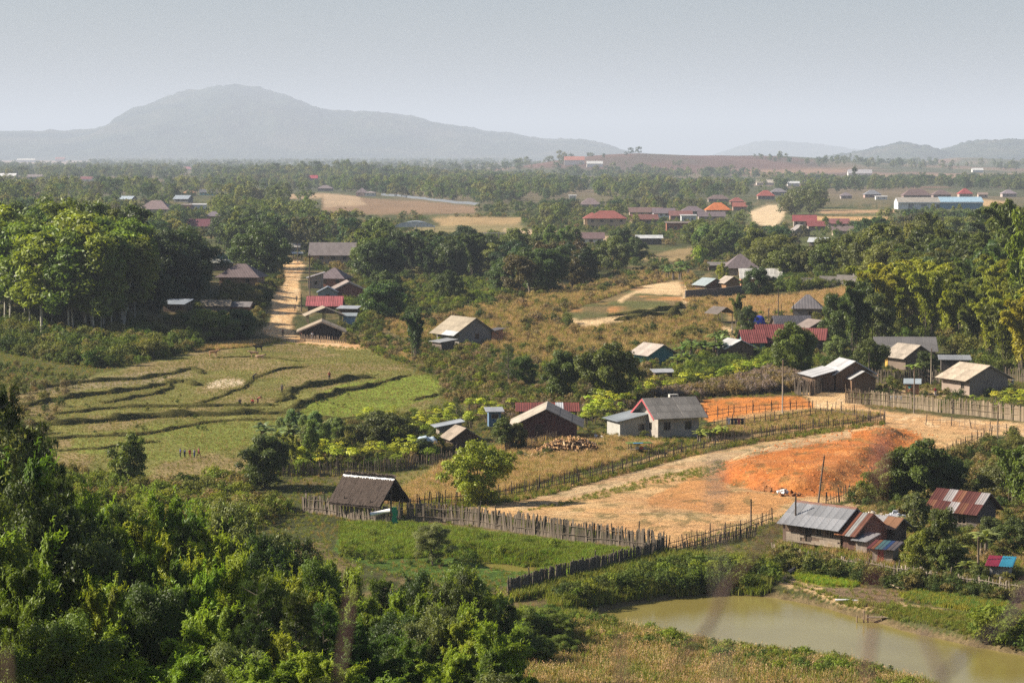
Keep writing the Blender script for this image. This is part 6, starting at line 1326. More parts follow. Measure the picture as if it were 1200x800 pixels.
sc('dry_grass', 'dry grass around the bend of the dirt road', [(220,408),(330,396),(450,402),(500,410),(480,424),(420,406),(330,400),(240,418)], 4000, .2, .6, T_DRY + T_GRN[2:], 6, (PADDY_A, ROAD_A, [(330,394),(470,402),(470,416),(330,408)]))
sc('green_weeds', 'green weeds fringing the near bank of the pond', [(650,722),(720,732),(820,745),(900,754),(1000,768),(1100,800),(1100,820),(980,790),(880,772),(760,755),(650,745)], 5200, .3, 1.0, T_GRN, 7, (POND_A,))
sc('green_weeds', 'thick green weeds on the far bank of the pond', [(650,716),(700,706),(780,696),(900,694),(905,668),(900,655),(800,650),(760,665),(700,682),(640,695)], 6500, .3, .8, T_GRN, 8, (POND_A,))
sc('green_weeds', 'low green plants in the plot under the brush fence', [(400,614),(480,614),(560,624),(640,634),(760,648),(740,656),(650,684),(600,660),(450,655),(400,640)], 11000, .2, .55, [proto('lush_tuft', T_GRN[0].data, (.11, .17, .02)), T_GRN[1], T_GRN[0]], 9)
sc('green_weeds', 'weeds along the shore below the vegetable beds', [(905,676),(960,696),(1000,712),(1060,728),(1150,748),(1260,768),(1260,740),(1190,726),(1100,716),(1000,704),(930,684)], 2400, .12, .42, T_GRN, 10, (POND_A,))
sc('vegetables', 'bright leafy vegetables growing in the two beds by the pond', [(930,672),(950,668),(985,674),(1010,682),(1000,688),(965,686),(935,680)], 900, .2, .4, [proto('salad_tuft', T_GRN[0].data, (.11, .19, .02)), proto('salad_tuft', T_GRN[1].data, (.2, .22, .02))], 11)
sc('vegetables', 'yellow-green leafy vegetables in the bed below the wattle fence', [(1052,698),(1080,692),(1130,698),(1180,708),(1195,722),(1150,718),(1100,710)], 1800, .2, .45, [proto('leaf_tuft', T_GRN[1].data, (.09, .15, .03)), proto('leaf_tuft', T_GRN[2].data, (.2, .19, .03))], 12)
sc('grass', 'short grass of the paddy fields', [(0,472),(60,455),(140,435),(240,414),(330,404),(430,412),(478,432),(520,452),(500,484),(400,498),(330,520),(270,556),(200,568),(120,556),(0,530)], 26000, .10, .24, [proto('turf', T_GRN[2].data, (.15, .15, .04)), proto('turf', T_GRN[1].data, (.12, .135, .035)), proto('turf', T_DRY[0].data, (.22, .18, .09))], 13)
sc('green_weeds', 'weeds in the yard around the stilt house', [(905,645),(960,655),(1040,668),(1210,694),(1210,600),(1090,600),(1040,612),(1040,590),(1000,600),(1030,640),(905,640)], 5500, .2, .7, T_GRN + T_DRY[:1], 14)
sc('scrub', 'bushes on the far bank of the pond under the dark fence', [(650,714),(700,703),(780,694),(870,692),(905,690),(905,672),(860,668),(800,664),(740,680),(660,700)], 420, .06, .16, S_GRN + S_MIX[:2], 15, (POND_A,))
sc('scrub', 'bushes on the near bank of the pond', [(650,728),(720,735),(820,748),(900,757),(1000,772),(1080,800),(1060,825),(980,805),(880,788),(760,768),(650,750)], 520, .04, .13, S_GRN, 16, (POND_A,))
sc('scrub', 'bushes overgrowing the fence and shore right of the pond', [(905,655),(960,664),(1050,680),(1210,702),(1210,712),(1050,690),(905,668)], 200, .06, .16, S_MIX, 17)
sc('scrub', 'dark bushes on the right shore of the pond', [(1150,738),(1260,748),(1260,775),(1200,762),(1140,750)], 70, .1, .22, S_GRN, 18, (POND_A,))
sc('scrub', 'bushes in the yard at the right', [(1085,600),(1090,640),(1060,660),(1100,690),(1210,700),(1230,600)], 260, .05, .14, S_MIX + S_DRY[:1], 19)
sc('scrub', 'tangled bushes on the slope above the footpath at the right', [(1110,530),(1160,515),(1260,518),(1260,600),(1110,600),(1050,600),(1000,590),(1060,560)], 420, .06, .2, S_MIX + S_DRY[:1], 20, (ROAD_B,))
sc('scrub', 'bushes and weeds below the orange field bank', [(1010,590),(1090,600),(1080,612),(1030,606)], 40, .06, .15, S_MIX, 21)
sc('scrub', 'mauve-grey leafless bushes along the back of the orange upper field', [(745,470),(830,458),(900,440),(935,442),(938,458),(880,462),(822,466),(760,468)], 620, .10, .2, S_MAU + S_DRY[:1], 22, m=.9)
sc('scrub', 'green bushes on the slope between the white-roofed hut and the field', [(790,440),(830,415),(900,415),(935,430),(880,440),(800,452)], 300, .07, .2, S_GRN + S_MIX[:2], 23, m=.9)
sc('scrub', 'scrub on the slope below the dry rise', [(400,400),(480,400),(560,405),(640,428),(740,425),(800,412),(850,400),(860,412),(780,450),(700,478),(600,480),(520,470),(520,450),(470,425)], 1500, .04, .15, S_MIX + S_GRN[1:] + S_DRY, 24, (PADDY_A,))
sc('scrub', 'grey and brown scrub on the gentle slope behind the barn', [(540,470),(700,470),(760,462),(820,455),(822,490),(760,480),(700,492),(560,500)], 420, .04, .12, S_MIX + S_DRY + S_MAU, 25, m=.9)
sc('scrub', 'scattered bushes on the dry grass rise', DRYA, 480, .04, .24, S_MIX + S_DRY, 26, (TRK,))
sc('scrub', 'gardens and thickets behind the road houses', [(395,400),(400,345),(450,330),(600,330),(600,352),(520,372),(430,374),(460,400)], 900, .07, .24, S_GRN + S_MIX, 27, (ROAD_A,))
sc('scrub', 'thickets along the left of the dirt road', [(255,350),(300,305),(334,302),(330,338),(314,348),(306,392),(225,404),(180,405),(185,380)], 800, .08, .22, S_MIX + S_DRY[:1], 28, (ROAD_A,), .6)
sc('scrub', 'undergrowth at the feet of the left wood', [(-60,408),(0,412),(60,425),(120,432),(200,420),(235,408),(180,385),(160,378),(0,372),(-60,372)], 1300, .05, .34, S_GRN[:2] + S_MIX, 29)
sc('scrub', 'garden undergrowth below the paddies', [(270,560),(330,525),(400,504),(450,490),(530,480),(540,520),(500,548),(330,560),(290,575)], 560, .05, .18, S_MIX + S_GRN + S_DRY[:1], 30, (PADDY_A,), .9)
sc('scrub', 'light undergrowth between the foreground wood and the paddies', [(0,540),(60,552),(120,566),(200,578),(280,566),(300,590),(340,600),(300,620),(0,620)], 700, .06, .22, [S_GRN[1], S_GRN[2], S_MIX[2], S_DRY[0]], 31)
sc('scrub', 'low bushes in the plot under the brush fence', [(400,620),(480,620),(560,630),(700,645),(640,668),(520,670),(400,660)], 50, .05, .11, S_GRN, 32)
sc('scrub', 'undergrowth of the right wood', [(880,345),(905,325),(1060,318),(1280,330),(1280,450),(1180,440),(1100,405),(1000,395),(985,370),(1062,352),(1062,340),(1000,334)], 1500, .12, .36, S_MIX + S_GRN[:2], 33)
sc('scrub', 'bushes among the houses by the crimson roofs', [(850,395),(880,372),(960,365),(1000,395),(1010,430),(950,440),(930,420),(860,425)], 260, .06, .2, S_MIX + S_GRN, 34, m=1.0)
sc('scrub', 'bushes in the yards beside the tan house', [(1030,440),(1100,430),(1190,450),(1200,470),(1000,466)], 130, .06, .15, S_MIX, 35, m=1.0)
sc('green_weeds', 'tufts of weeds spotting the bare tan field', [(610,600),(700,576),(800,552),(850,540),(850,550),(760,570),(660,592)], 500, .12, .35, T_GRN, 36)
sc('green_weeds', 'weeds under the long stick fence', [(468,602),(600,588),(700,564),(800,537),(900,517),(1035,498),(1035,495),(900,511),(800,530),(700,556),(600,578),(468,594)], 2200, .2, .6, T_GRN + T_DRY[:1], 37)
sc('green_weeds', 'weeds on the ground around the barn and the block house', [(540,535),(600,520),(700,512),(840,500),(830,520),(700,545),(560,560)], 3000, .2, .5, T_GRN + T_DRY[:1], 38, m=.7)
sc('scrub', 'weedy bushes around the block house', [(600,525),(700,505),(840,500),(830,522),(700,545),(600,545)], 90, .05, .12, S_MIX, 39, m=1.05)
for k, (x, y, w, h) in enumerate(BANKS):      # grass along the earth banks
    r = np.random.default_rng(k); n_ = int(len(x) * 14); q = r.integers(0, len(x), n_); p = np.stack([x[q] + r.normal(size=n_) * w * .5, y[q] + r.normal(size=n_) * w * .5], 1)
    mass('bank_grass', 'rough grass growing on an earth bank of the terraces', p, .06 + .2 * r.random(n_) ** 2, T_BNK, k, z=H(p[:, 0], p[:, 1]) + h * .45)
VIEWS += [(330, 352, 312, 400), (314, 345, 384, 404), (380, 560, 246, 251), (500, 612, 262, 272), (880, 922, 262, 268), (590, 760, 276, 290), (945, 1050, 256, 262), (745, 830, 300, 308), (790, 900, 208, 210)]
GRASSY = [(-60, 405), (200, 400), (500, 400), (860, 400), (1060, 440), (1260, 440), (1260, 780), (1100, 800), (560, 840), (560, 700), (-60, 560)]
sc('ground_weeds', 'thin low weeds over the open ground of the near fields', GRASSY, 60000, .10, .34, [T_GRN[0], T_GRN[1], T_GRN[2], T_DRY[1]], 90, (POND_A, PADDY_A, ROAD_A, ROAD_B), .7)
# middle plain: scrub and copses; far plain: treelines
CL = [[(378,226),(500,236),(562,242),(556,250),(378,250)], [(505,255),(612,255),(622,275),(480,276)], [(878,248),(922,240),(918,256),(905,268),(884,262)], [(940,246),(1050,246),(1050,260),(940,259)], [(590,266),(760,280),(790,290),(600,287)], [(740,292),(830,287),(850,300),(790,308)], [(320,226),(378,226),(378,234),(320,234)], [(1052,246),(1155,246),(1155,250),(1052,250)], [(965,236),(1050,236),(1050,246),(965,246)]]
sc('woodland', 'dark belt of trees across the plain beyond the road', [(-80,335),(-80,258),(150,252),(260,258),(420,262),(420,298),(345,296),(255,300),(180,330)], 760, .75, 1.35, F_MIX, 50, CL, 1.5)
sc('woodland', 'woods at the left of the plain', [(-80,258),(-80,212),(60,212),(220,222),(300,224),(300,250),(240,256),(150,252)], 720, .7, 1.5, F_MIX, 51, CL, 1.6)
sc('woodland', 'long dark wood behind the bare field', [(380,225),(300,222),(220,216),(300,208),(420,208),(560,208),(640,212),(700,222),(640,236),(600,240),(560,240),(500,234),(430,228)], 1500, .8, 1.5, F_MIX, 52, CL, 1.6)
sc('woodland', 'woods behind the far village', [(700,232),(700,208),(800,205),(900,208),(960,210),(1000,222),(960,230),(880,232),(800,240),(740,240)], 850, .8, 1.4, F_MIX, 53, CL, 1.6)
sc('woodland', 'treeline above the warehouse', [(960,222),(1000,213),(1200,212),(1280,214),(1280,224),(1200,225),(1100,221),(1000,226)], 560, .8, 1.3, F_DRK, 54, CL, 1.3)
sc('woodland', 'loose trees among the houses of the far village', [(600,262),(700,240),(800,240),(880,246),(880,262),(900,272),(1010,262),(1060,262),(1060,285),(900,300),(780,284),(700,272),(640,268)], 420, .4, .95, F_MIX, 55, CL, 1.5)
sc('woodland', 'trees hiding the near side of the far village', [(870,300),(880,275),(900,278),(1060,268),(1100,262),(1280,262),(1280,300),(1100,300),(1000,300)], 380, .7, 1.1, F_MIX, 56, CL, 1.5)
sc('woodland', 'copses on the middle plain', [(420,262),(560,248),(640,244),(700,250),(640,262),(600,252),(500,254),(430,262)], 90, .4, .8, F_DRK, 57, CL)
sc('scrub', 'scrub of the middle plain', [(345,300),(420,262),(640,250),(870,262),(900,290),(860,318),(800,320),(700,330),(600,340),(420,345)], 2600, .07, .3, S_MIX + S_GRN[:2] + S_DRY[:1], 58, CL + [ROAD_A], 1.0)
sc('woodland', 'farther hazy woods across the whole plain', [(-200,212),(-200,196),(100,198),(300,200),(600,199),(700,202),(900,206),(1100,203),(1400,203),(1400,212),(1100,210),(960,211),(700,210),(560,208),(420,207),(220,213)], 2300, .9, 1.7, F_DRK, 59, ([(860,195),(1210,196),(1210,212),(900,210)], [(480,203),(640,201),(660,206),(500,207)]))
sc('woodland', 'faint last treelines before the mountains', [(-200,196),(-200,188),(600,188),(620,192),(700,196),(900,200),(1000,196),(1400,190),(1400,200),(1100,201),(600,199)], 2600, 1.1, 1.9, F_DRK, 60, ([(860,195),(1000,192),(1000,204),(880,206)], [(0,186),(110,188),(100,194),(0,194)]))
sc('woodland', 'dark wood crowning the small hill left of centre', [(318,193),(350,186),(400,183),(450,185),(468,193)], 700, .8, 1.3, F_DRK, 61)
sc('scrub', 'rough grass and shrubs at the far left end of the terraces', [(-60,420),(40,430),(110,440),(80,462),(60,500),(50,545),(-60,545)], 330, .03, .16, S_MIX + S_DRY[:2], 67)
sc('scrub', 'small bushes dotted along the terraces', [(60,470),(200,440),(300,480),(340,470),(420,455),(400,490),(200,510),(80,520)], 60, .02, .07, S_MIX, 68)
sc('woodland', 'hazy plantation on the left flank of the reddish hill', [(600,192),(640,184),(680,181),(760,187),(840,196),(700,199),(610,199)], 620, .6, 1.1, F_DRK, 65)
sc('green_weeds', 'weeds at the foot of the dark brush fence', [(781,651),(715,671),(650,687),(600,700),(600,706),(650,692),(715,676),(790,655)], 900, .3, .9, T_GRN, 66)
sc('woodland', 'few trees on the crest of the reddish hill', [(668,178),(690,175),(708,176),(708,180),(670,181)], 40, .5, 1.0, F_DRK, 62)
sc('woodland', 'trees on the right shoulder of the reddish hill', [(722,181),(745,178),(755,183),(725,184)], 50, .9, 1.5, F_DRK, 63)
sc('woodland', 'trees around the bare hill at the horizon', [(870,186),(900,184),(960,190),(1040,188),(1100,190),(1100,195),(960,196),(900,190)], 420, .9, 1.6, F_DRK, 64)
# ------------------------------------------------------------------ poles, people, animals, small things
def pole(name, label, px, py, hpx, rad=.08, col=(.13, .10, .08), lean=(0, 0), arm=False, cat='pole'):
    p = at(px, py); h = hpx * p.y / F_PX; r = empty(name, p); tag(r, label, cat)
    MB().tube([(0, 0, -.4), (lean[0] * .5, lean[1] * .5, h * .5), (lean[0], lean[1], h)], [rad, rad * .9, rad * .75], 8).obj('shaft', M['pole'], r, col, smooth=True)
    if arm: MB().box(-.5, .5, -.05, .05, h - .5, h - .4).obj('crossarm', M['wood'], r, col)
    MB().tube([(lean[0], lean[1], h), (lean[0], lean[1], h + .08)], rad * .8, 8).obj('pole_cap', M['wood'], r, tuple(c * .7 for c in col)); return r
pole('pole', 'tall dark pole standing in front of the stilt house wall', 932, 639, 58, .09)
pole('pole', 'thin pole at the left end of the stilt house, by the stake fence', 880, 617, 32, .08)
pole('pole', 'bent dark pole at the foot of the orange earth heap', 958, 592, 58, .09, lean=(.6, 0))
pole('pole', 'tall pole among the banana plants above the wattle fence', 1146, 681, 52, .1, (.2, .15, .1))
pole('pole', 'pole at the left of the plank barn, beside the leafy tree', 917, 484, 62, .10, (.34, .28, .22))
pole('pole', 'slim pole in front of the plank barn gable', 1018, 458, 44, .09)
pole('pole', 'pole behind the pale paling fence near the kiosk', 1071, 484, 54, .09, (.22, .18, .14))
pole('pole', 'pole before the dark round tree of the tan gabled house', 1091, 450, 42, .09, (.36, .30, .22))
pole('pole', 'pole beside the roof peak of the tan house', 1160, 424, 22, .1, (.2, .15, .1))
pole('pole', 'pole at the near side of the road at the far right', 1169, 513, 38, .1, (.2, .15, .1))
pole('utility_pole', 'tall pole at the corner of the grey tiled road house', 363, 350, 52, .14, arm=True)
pole('utility_pole', 'shorter pole by the dirt road near the two walkers', 353, 365, 20, .12)
pole('utility_pole', 'pole beside the stall at the far top of the road', 349, 308, 24, .13, arm=True)
pole('utility_pole', 'pole standing on the grass above the tarpaulin', 912, 372, 34, .1)
pole('utility_pole', 'white concrete mast below the arched canopy', 488, 290, 26, .28, (.6, .6, .58))
pole('street_post', 'short pale post by the path next to the pavilion', 858, 392, 14, .09, (.45, .42, .38))
for k, (a, b_, h, lab) in enumerate(((672, 177, 33, 'thin lattice mast on the crest of the reddish hill'), (408, 184, 12, 'small mast on the dark wooded hill'))):
    p = at(a, b_, 1500); hh = h * p.y / F_PX; r = empty('radio_mast', p); tag(r, lab, 'mast'); w = .9
    for i in range(3): MB().tube([(w * cos(i * 2.1), w * sin(i * 2.1), -2), (.3 * cos(i * 2.1), .3 * sin(i * 2.1), hh)], .28, 4).obj('leg', M['paint'], r, (.35, .2, .2))
    m = MB()
    for j in range(12):
        z0 = hh * j / 12; m.tube([(w * cos(j * 2.1), w * sin(j * 2.1), z0), (.8 * w * cos(j * 2.1 + 2.1), .8 * w * sin(j * 2.1 + 2.1), z0 + hh / 12)], .16, 4)
    m.obj('bracing', M['paint'], r, (.4, .3, .3))
for a, lab in ((857, 'left one of two white sheds on top of the bare hill'), (865, 'right one of two white sheds on top of the bare hill')):
    house('hilltop_shed', lab, 'shed', a, 175.5, 11, 8, 6, 2.5, 0, rc=(.7, .7, .72), wc=(.5, .5, .52), rm='tin')

def skinned(name, pts, edges, sub=1):
    me = bpy.data.meshes.new(name); me.from_pydata([p[:3] for p in pts], edges, []); o = bpy.data.objects.new(name, me); COL.objects.link(o)
    md = o.modifiers.new('s', 'SKIN'); 
    for v, p in zip(me.skin_vertices[0].data, pts): v.radius = (p[3], p[3] * (p[4] if len(p) > 4 else 1))
    me.skin_vertices[0].data[0].use_root = True
    sb = o.modifiers.new('u', 'SUBSURF'); sb.levels = sub
    dg = bpy.context.evaluated_depsgraph_get(); m2 = bpy.data.meshes.new_from_object(o.evaluated_get(dg)); bpy.data.objects.remove(o); bpy.data.meshes.remove(me)
    m2.name = name; m2.polygons.foreach_set('use_smooth', [True] * len(m2.polygons)); return m2
def body(pose):
    """joints of a 1.6 m person; returns body, shirt, trousers, hair meshes"""
    sit = pose in ('sit', 'squat'); hz_ = .42 if pose == 'sit' else (.28 if sit else .86)
    bend = {'bend': .55, 'stand': 0, 'walk': .03, 'sit': .1, 'squat': .18}[pose]
    pel = (0, 0, hz_); ch = (0, -bend * .55, hz_ + .30 * (1 - bend * .5)); nk = (0, -bend * .95, hz_ + .52 * (1 - bend * .6)); hd = (0, -bend * 1.1, nk[2] + .15); tp = (0, -bend * 1.15, nk[2] + .26)
    def leg(s):
        if sit: kn = (s * .13, -.38, hz_ + (.08 if pose == 'squat' else 0) + .05); an = (s * .12, -.36 + (.12 if pose == 'squat' else 0), .06)
        elif pose == 'walk': kn = (s * .09, -.16 * s - .02, .46); an = (s * .08, -.30 * s + .05, .07)
        else: kn = (s * .10, -.03, .46); an = (s * .11, .0, .07)
        return (s * .09, 0, hz_ - .03), kn, an, (an[0], an[1] - .14, .04)
    def arm(s):
        sh = (s * .18, nk[1] * .92, nk[2] - .05)
        if pose == 'bend': return sh, (s * .22, sh[1] - .18, sh[2] - .26), (s * .16, sh[1] - .28, sh[2] - .48)
        if sit: return sh, (s * .24, sh[1] - .08, sh[2] - .26), (s * .14, sh[1] - .30, sh[2] - .30)
        w = .14 * s if pose == 'walk' else .0
        return sh, (s * .25, sh[1] + w * .5, sh[2] - .27), (s * .24, sh[1] + w - .06, sh[2] - .50)
    P = [(*pel, .13, .8), (*ch, .135, .75), (*nk, .055), (*hd, .085, 1.1), (*tp, .06)]; E = [(0, 1), (1, 2), (2, 3), (3, 4)]
    for s in (-1, 1):
        a, k, n_, f = leg(s); b0 = len(P); P += [(*a, .085), (*k, .06), (*n_, .04), (*f, .035)]; E += [(0, b0), (b0, b0 + 1), (b0 + 1, b0 + 2), (b0 + 2, b0 + 3)]
        a, k, n_ = arm(s); b0 = len(P); tip = (n_[0], n_[1] - .04, n_[2] - .12); P += [(*a, .055), (*k, .04), (*n_, .03), (*tip, .028, .6)]; E += [(1, b0), (b0, b0 + 1), (b0 + 1, b0 + 2), (b0 + 2, b0 + 3)]
    bodym = skinned('body', P, E)
    P = [(*pel, .145, .85), (*ch, .155, .78), (nk[0], nk[1], nk[2] - .04, .08)]; E = [(0, 1), (1, 2)]
    for s in (-1, 1):
        a, k, n_ = arm(s); b0 = len(P); P += [(*a, .072), (*k, .058)]; E += [(1, b0), (b0, b0 + 1)]
    shirt = skinned('shirt', P, E)
    P = [(pel[0], pel[1], pel[2] + .03, .142, .85)]; E = []
    for s in (-1, 1):
        a, k, n_, f = leg(s); b0 = len(P); P += [(*a, .1), (*k, .078), (n_[0], n_[1], n_[2] + .04, .06)]; E += [(0, b0), (b0, b0 + 1), (b0 + 1, b0 + 2)]
    tro = skinned('trousers', P, E)
    hair = skinned('hair', [(hd[0], hd[1] + .03, hd[2] + .02, .092), (tp[0], tp[1] + .03, tp[2] - .01, .075)], [(0, 1)])
    return bodym, shirt, tro, hair
POSE = {p: body(p) for p in ('stand', 'walk', 'sit', 'squat', 'bend')}
def person(label, px, py, pose, shirt, tro, yaw=0, h=1.35, group=None):
    p = at(px, py); r = empty('person', (p.x, p.y, hz(p.x, p.y) + .02), radians(yaw)); tag(r, label, 'person', group); s = h / 1.6
    for me, m_, c, nm in zip(POSE[pose], ('skin', 'cloth', 'cloth', 'cloth'), ((.22, .12, .075), shirt, tro, (.015, .012, .01)), ('body', 'shirt', 'trousers', 'hair')):
        if not me.materials: me.materials.append(M[m_])
        link(nm, me, r, scale=(s, s, s), color=c)
    return r
RD = (.45, .04, .04); BL = (.05, .08, .25); BK = (.03, .03, .035); GYC = (.3, .3, .32)
person('person in a red shirt standing on the terrace near the right end', 386, 446, 'stand', RD, BK, 20)
person('person in dark clothes standing on the grass terrace by the bank corner', 330.5, 460.5, 'stand', (.07, .07, .06), BK, -30)
person('person in dark clothes sitting on the bank, left of the pair in red', 281, 473.5, 'squat', (.06, .05, .08), BK, 10)
person('person in a red top sitting on the terrace bank', 296.5, 473.5, 'squat', RD, BK, -20)
person('person in faded red bending beside the one sitting in red', 302, 473.5, 'bend', (.32, .07, .06), (.12, .04, .04), 70)
person('person in black stooping beside the pale bare patch of the terrace', 297, 446, 'bend', BK, BK, 60)
for x, c, t, ps, lb in ((211.5, BL, BK, 'stand', 'leftmost child of the row at the foot of the terraces, in blue'), (216.5, (.08, .1, .2), BK, 'stand', 'child in dark blue, second from the left in the row below the terraces'),
                        (222.5, RD, (.35, .03, .06), 'walk', 'child in bright red, middle of the row below the terraces'), (228, (.35, .38, .5), BL, 'stand', 'child in pale blue, second from the right in the row below the terraces'), (233, (.5, .12, .14), (.3, .06, .08), 'walk', 'rightmost child of the row below the terraces, in pinkish red')):
    person(lb, x, 536, ps, c, t, 40 * (x - 222), .95 + .1 * (int(x) % 3))
person('walker in dark clothes on the dirt road, the farther of two', 347.5, 354, 'walk', (.05, .05, .06), BK, 170)
person('walker in dark clothes on the dirt road, the nearer of two', 345.5, 364.5, 'walk', (.06, .05, .05), BK, 160)
person('person in brown at the lower end of the dirt road', 331.5, 394, 'walk', (.2, .1, .08), BK, 185)
person('person in white behind the fence of the black hut', 366, 398, 'stand', (.6, .6, .62), GYC, 0)
person('person in red beside the black hut wall', 352.5, 397, 'stand', (.4, .05, .08), BK, 0, 1.3)
person('person in a red shirt standing in the yard between kiosk and tan house', 1096, 465, 'stand', (.5, .04, .05), (.5, .45, .42), 20)
person('person in turquoise at the counter of the tiny kiosk', 1066, 462, 'stand', (.06, .36, .33), (.3, .14, .06), 150)

def cow(label, px, py, col, yaw, s=.8, lying=False, cat='cow'):
    p = at(px, py); r = empty('cow', (p.x, p.y, hz(p.x, p.y) + (.02)), radians(yaw)); tag(r, label, cat)
    lz = .45 if lying else 1.0
    key = 'lying' if lying else 'standing'
    if key not in COW:
        P = [(.0, 0, lz, .30, .85), (.55, 0, lz + .06, .28, .8), (-.6, 0, lz + .05, .27, .8), (.9, 0, lz + .22, .17), (1.12, 0, lz + .32, .14), (1.38, 0, lz + .18, .085)]
        E = [(0, 1), (0, 2), (1, 3), (3, 4), (4, 5)]
        for sx, b_ in ((.5, 1), (-.62, 2)):
            for sy in (-1, 1):
                b0 = len(P)
                if lying: P += [(sx + .1, sy * .2, .25, .1), (sx + .35, sy * .26, .1, .06)]; E += [(b_, b0), (b0, b0 + 1)]
                elif sx > 0: P += [(sx + .02, sy * .15, .62, .1), (sx + .04, sy * .15, .33, .06), (sx + .03, sy * .15, .05, .055)]; E += [(b_, b0), (b0, b0 + 1), (b0 + 1, b0 + 2)]
                else: P += [(sx + .06, sy * .15, .66, .13), (sx - .1, sy * .15, .40, .065), (sx - .05, sy * .15, .05, .055)]; E += [(b_, b0), (b0, b0 + 1), (b0 + 1, b0 + 2)]
        b0 = len(P); P += [(-.88, 0, lz + .12, .04), (-.95, 0, lz - .35, .03)]; E += [(2, b0), (b0, b0 + 1)]
        bm_ = skinned('body', P, E); bm_.materials.append(M['hide'])
        hm_ = MB(); ear = MB()
        for sy in (-1, 1): hm_.tube([(1.14, sy * .08, lz + .42), (1.16, sy * .2, lz + .5), (1.2, sy * .22, lz + .62)], [.03, .02, .008], 5); ear.tube([(1.08, sy * .1, lz + .38), (1.05, sy * .26, lz + .36)], [.05, .02], 4)
        COW[key] = (bm_, hm_.mesh('horns', M['hide']), ear.mesh('ears', M['hide']))
    for me, nm, c in zip(COW[key], ('body', 'horns', 'ears'), (col, (.2, .17, .13), tuple(q * .8 for q in col))): link(nm, me, r, scale=(s, s, s), color=c)
COW = {}
cow('light brown cow standing at the top of the terraces by the scrub', 250, 418, (.42, .24, .12), 20)
cow('black cow standing behind two pale ones above the terraces', 303, 412, (.03, .025, .025), 200)
cow('pale tan cow lying in the grass below the black one', 304, 420, (.48, .32, .19), 10, .8, True)
cow('pale tan cow grazing just left of the lying one', 298, 419, (.42, .27, .16), 190)

def motorbike(label, px, py, yaw, col):
    p = at(px, py); r = empty('motorbike', (p.x, p.y, hz(p.x, p.y)), radians(yaw)); tag(r, label, 'motorbike')
    for x in (-.62, .62):
        m = MB(); pts = [(x + .27 * cos(a), 0, .3 + .27 * sin(a)) for a in np.linspace(0, 2 * pi, 17)]; w_ = m.tube(pts, .055, 6, False).obj('wheel', M['cloth'], r, (.02, .02, .02))
        h_ = MB()
        for a in np.linspace(0, pi, 4)[:3]: h_.tube([(x - .25 * cos(a), 0, .3 - .25 * sin(a)), (x + .25 * cos(a), 0, .3 + .25 * sin(a))], .012, 4)
        h_.obj('rim', M['paint'], w_, (.5, .5, .5))
    MB().tube([(-.62, 0, .3), (-.2, 0, .35), (.1, 0, .38), (.38, 0, .8)], .045, 6).obj('frame', M['paint'], r, (.05, .05, .05))
    MB().tube([(.62, 0, .3), (.42, 0, .85), (.38, 0, .98)], .035, 6).obj('fork', M['paint'], r, (.4, .4, .4))
    MB().tube([(.36, -.33, 1.0), (.40, 0, .98), (.36, .33, 1.0)], .02, 5).obj('handlebar', M['paint'], r, (.06, .06, .06))
    MB().tube([(-.05, 0, .42), (.12, 0, .40)], .15, 8).obj('engine', M['paint'], r, (.2, .2, .2))
    MB().tube([(.30, 0, .78), (.1, 0, .72), (-.1, 0, .66)], [.1, .13, .1], 8).obj('tank', M['paint'], r, col)
    MB().tube([(-.08, 0, .74), (-.4, 0, .76), (-.75, 0, .82)], [.09, .11, .06], 8).obj('seat', M['cloth'], r, (.02, .02, .02))
    MB().tube([(.46, 0, .88), (.53, 0, .87)], [.09, .07], 8).obj('headlight', M['glass'], r, (.5, .5, .5)); MB().tube([(-.3, .12, .3), (-.8, .14, .36)], .035, 6).obj('exhaust', M['paint'], r, (.4, .4, .4))
motorbike('dark motorbike parked behind the roof of the stilt house', 1001, 618, 15, (.05, .07, .12))
motorbike('second dark motorbike parked tight beside the other one behind the stilt house', 1007, 615.5, 30, (.04, .05, .06))
motorbike('red motorbike parked in the sandy yard right of the stilt house', 1041, 625, -5, (.35, .03, .03))
motorbike('dark blue motorbike parked right of the tan house', 1186, 453, 60, (.03, .05, .09))

# firewood heap: split logs
p = at(662, 531); r = empty('firewood_pile', p, radians(12)); r.scale = (1.12, 1.12, 1.2); tag(r, 'big heap of split orange-brown firewood beside the dark barn', 'firewood')
rl = np.random.default_rng(9); LG = [MB().tube([(-.32, 0, 0), (.32, 0, 0)], w, 5).mesh('log', M['wood']) for w in (.05, .07, .085)]
for i in range(290):
    t = rl.random(); x = -3.2 + 6.4 * t; hh = 1.35 * max(.12, (1 - ((x - .6) / 4.0) ** 2)) ; a = rl.random(); y = (a - .5) * 2.6 * (.5 + .5 * hh); z = hh * (1 - (2 * a - 1) ** 2) * (.82 + .25 * rl.random())
    end = rl.random(); c = np.array((.46, .27, .12) if end > .45 else ((.22, .14, .09) if end > .2 else (.60, .42, .24))) * (.7 + .6 * rl.random())
    link('log', LG[int(rl.integers(3))], r, (x, y, max(.06, z)), (rl.normal() * .25, rl.normal() * .45, rl.random() * 6.28 if end < .3 else pi / 2 + rl.normal() * .5), None, tuple(c))
m = MB()
for i in range(7):
    x = -3 + 6 * i / 6; 
for i in range(420):
    x = -3.1 + 6.2 * rl.random(); a = rl.random(); hh = 1.25 * max(.1, (1 - ((x - .6) / 4.0) ** 2)); y = (a - .5) * 2.4 * (.5 + .5 * hh); z = hh * (1 - (2 * a - 1) ** 2) * .85 * rl.random() ** .4; d_ = Vector(rl.normal(size=3)).normalized() * .3; d_.z *= .3
    m.tube([Vector((x, y, max(.05, z))) - d_, Vector((x, y, max(.05, z))) + d_], .07, 4)
tag(m.obj('split_wood', M['wood'], r, (.22, .14, .08)), kind='stuff')
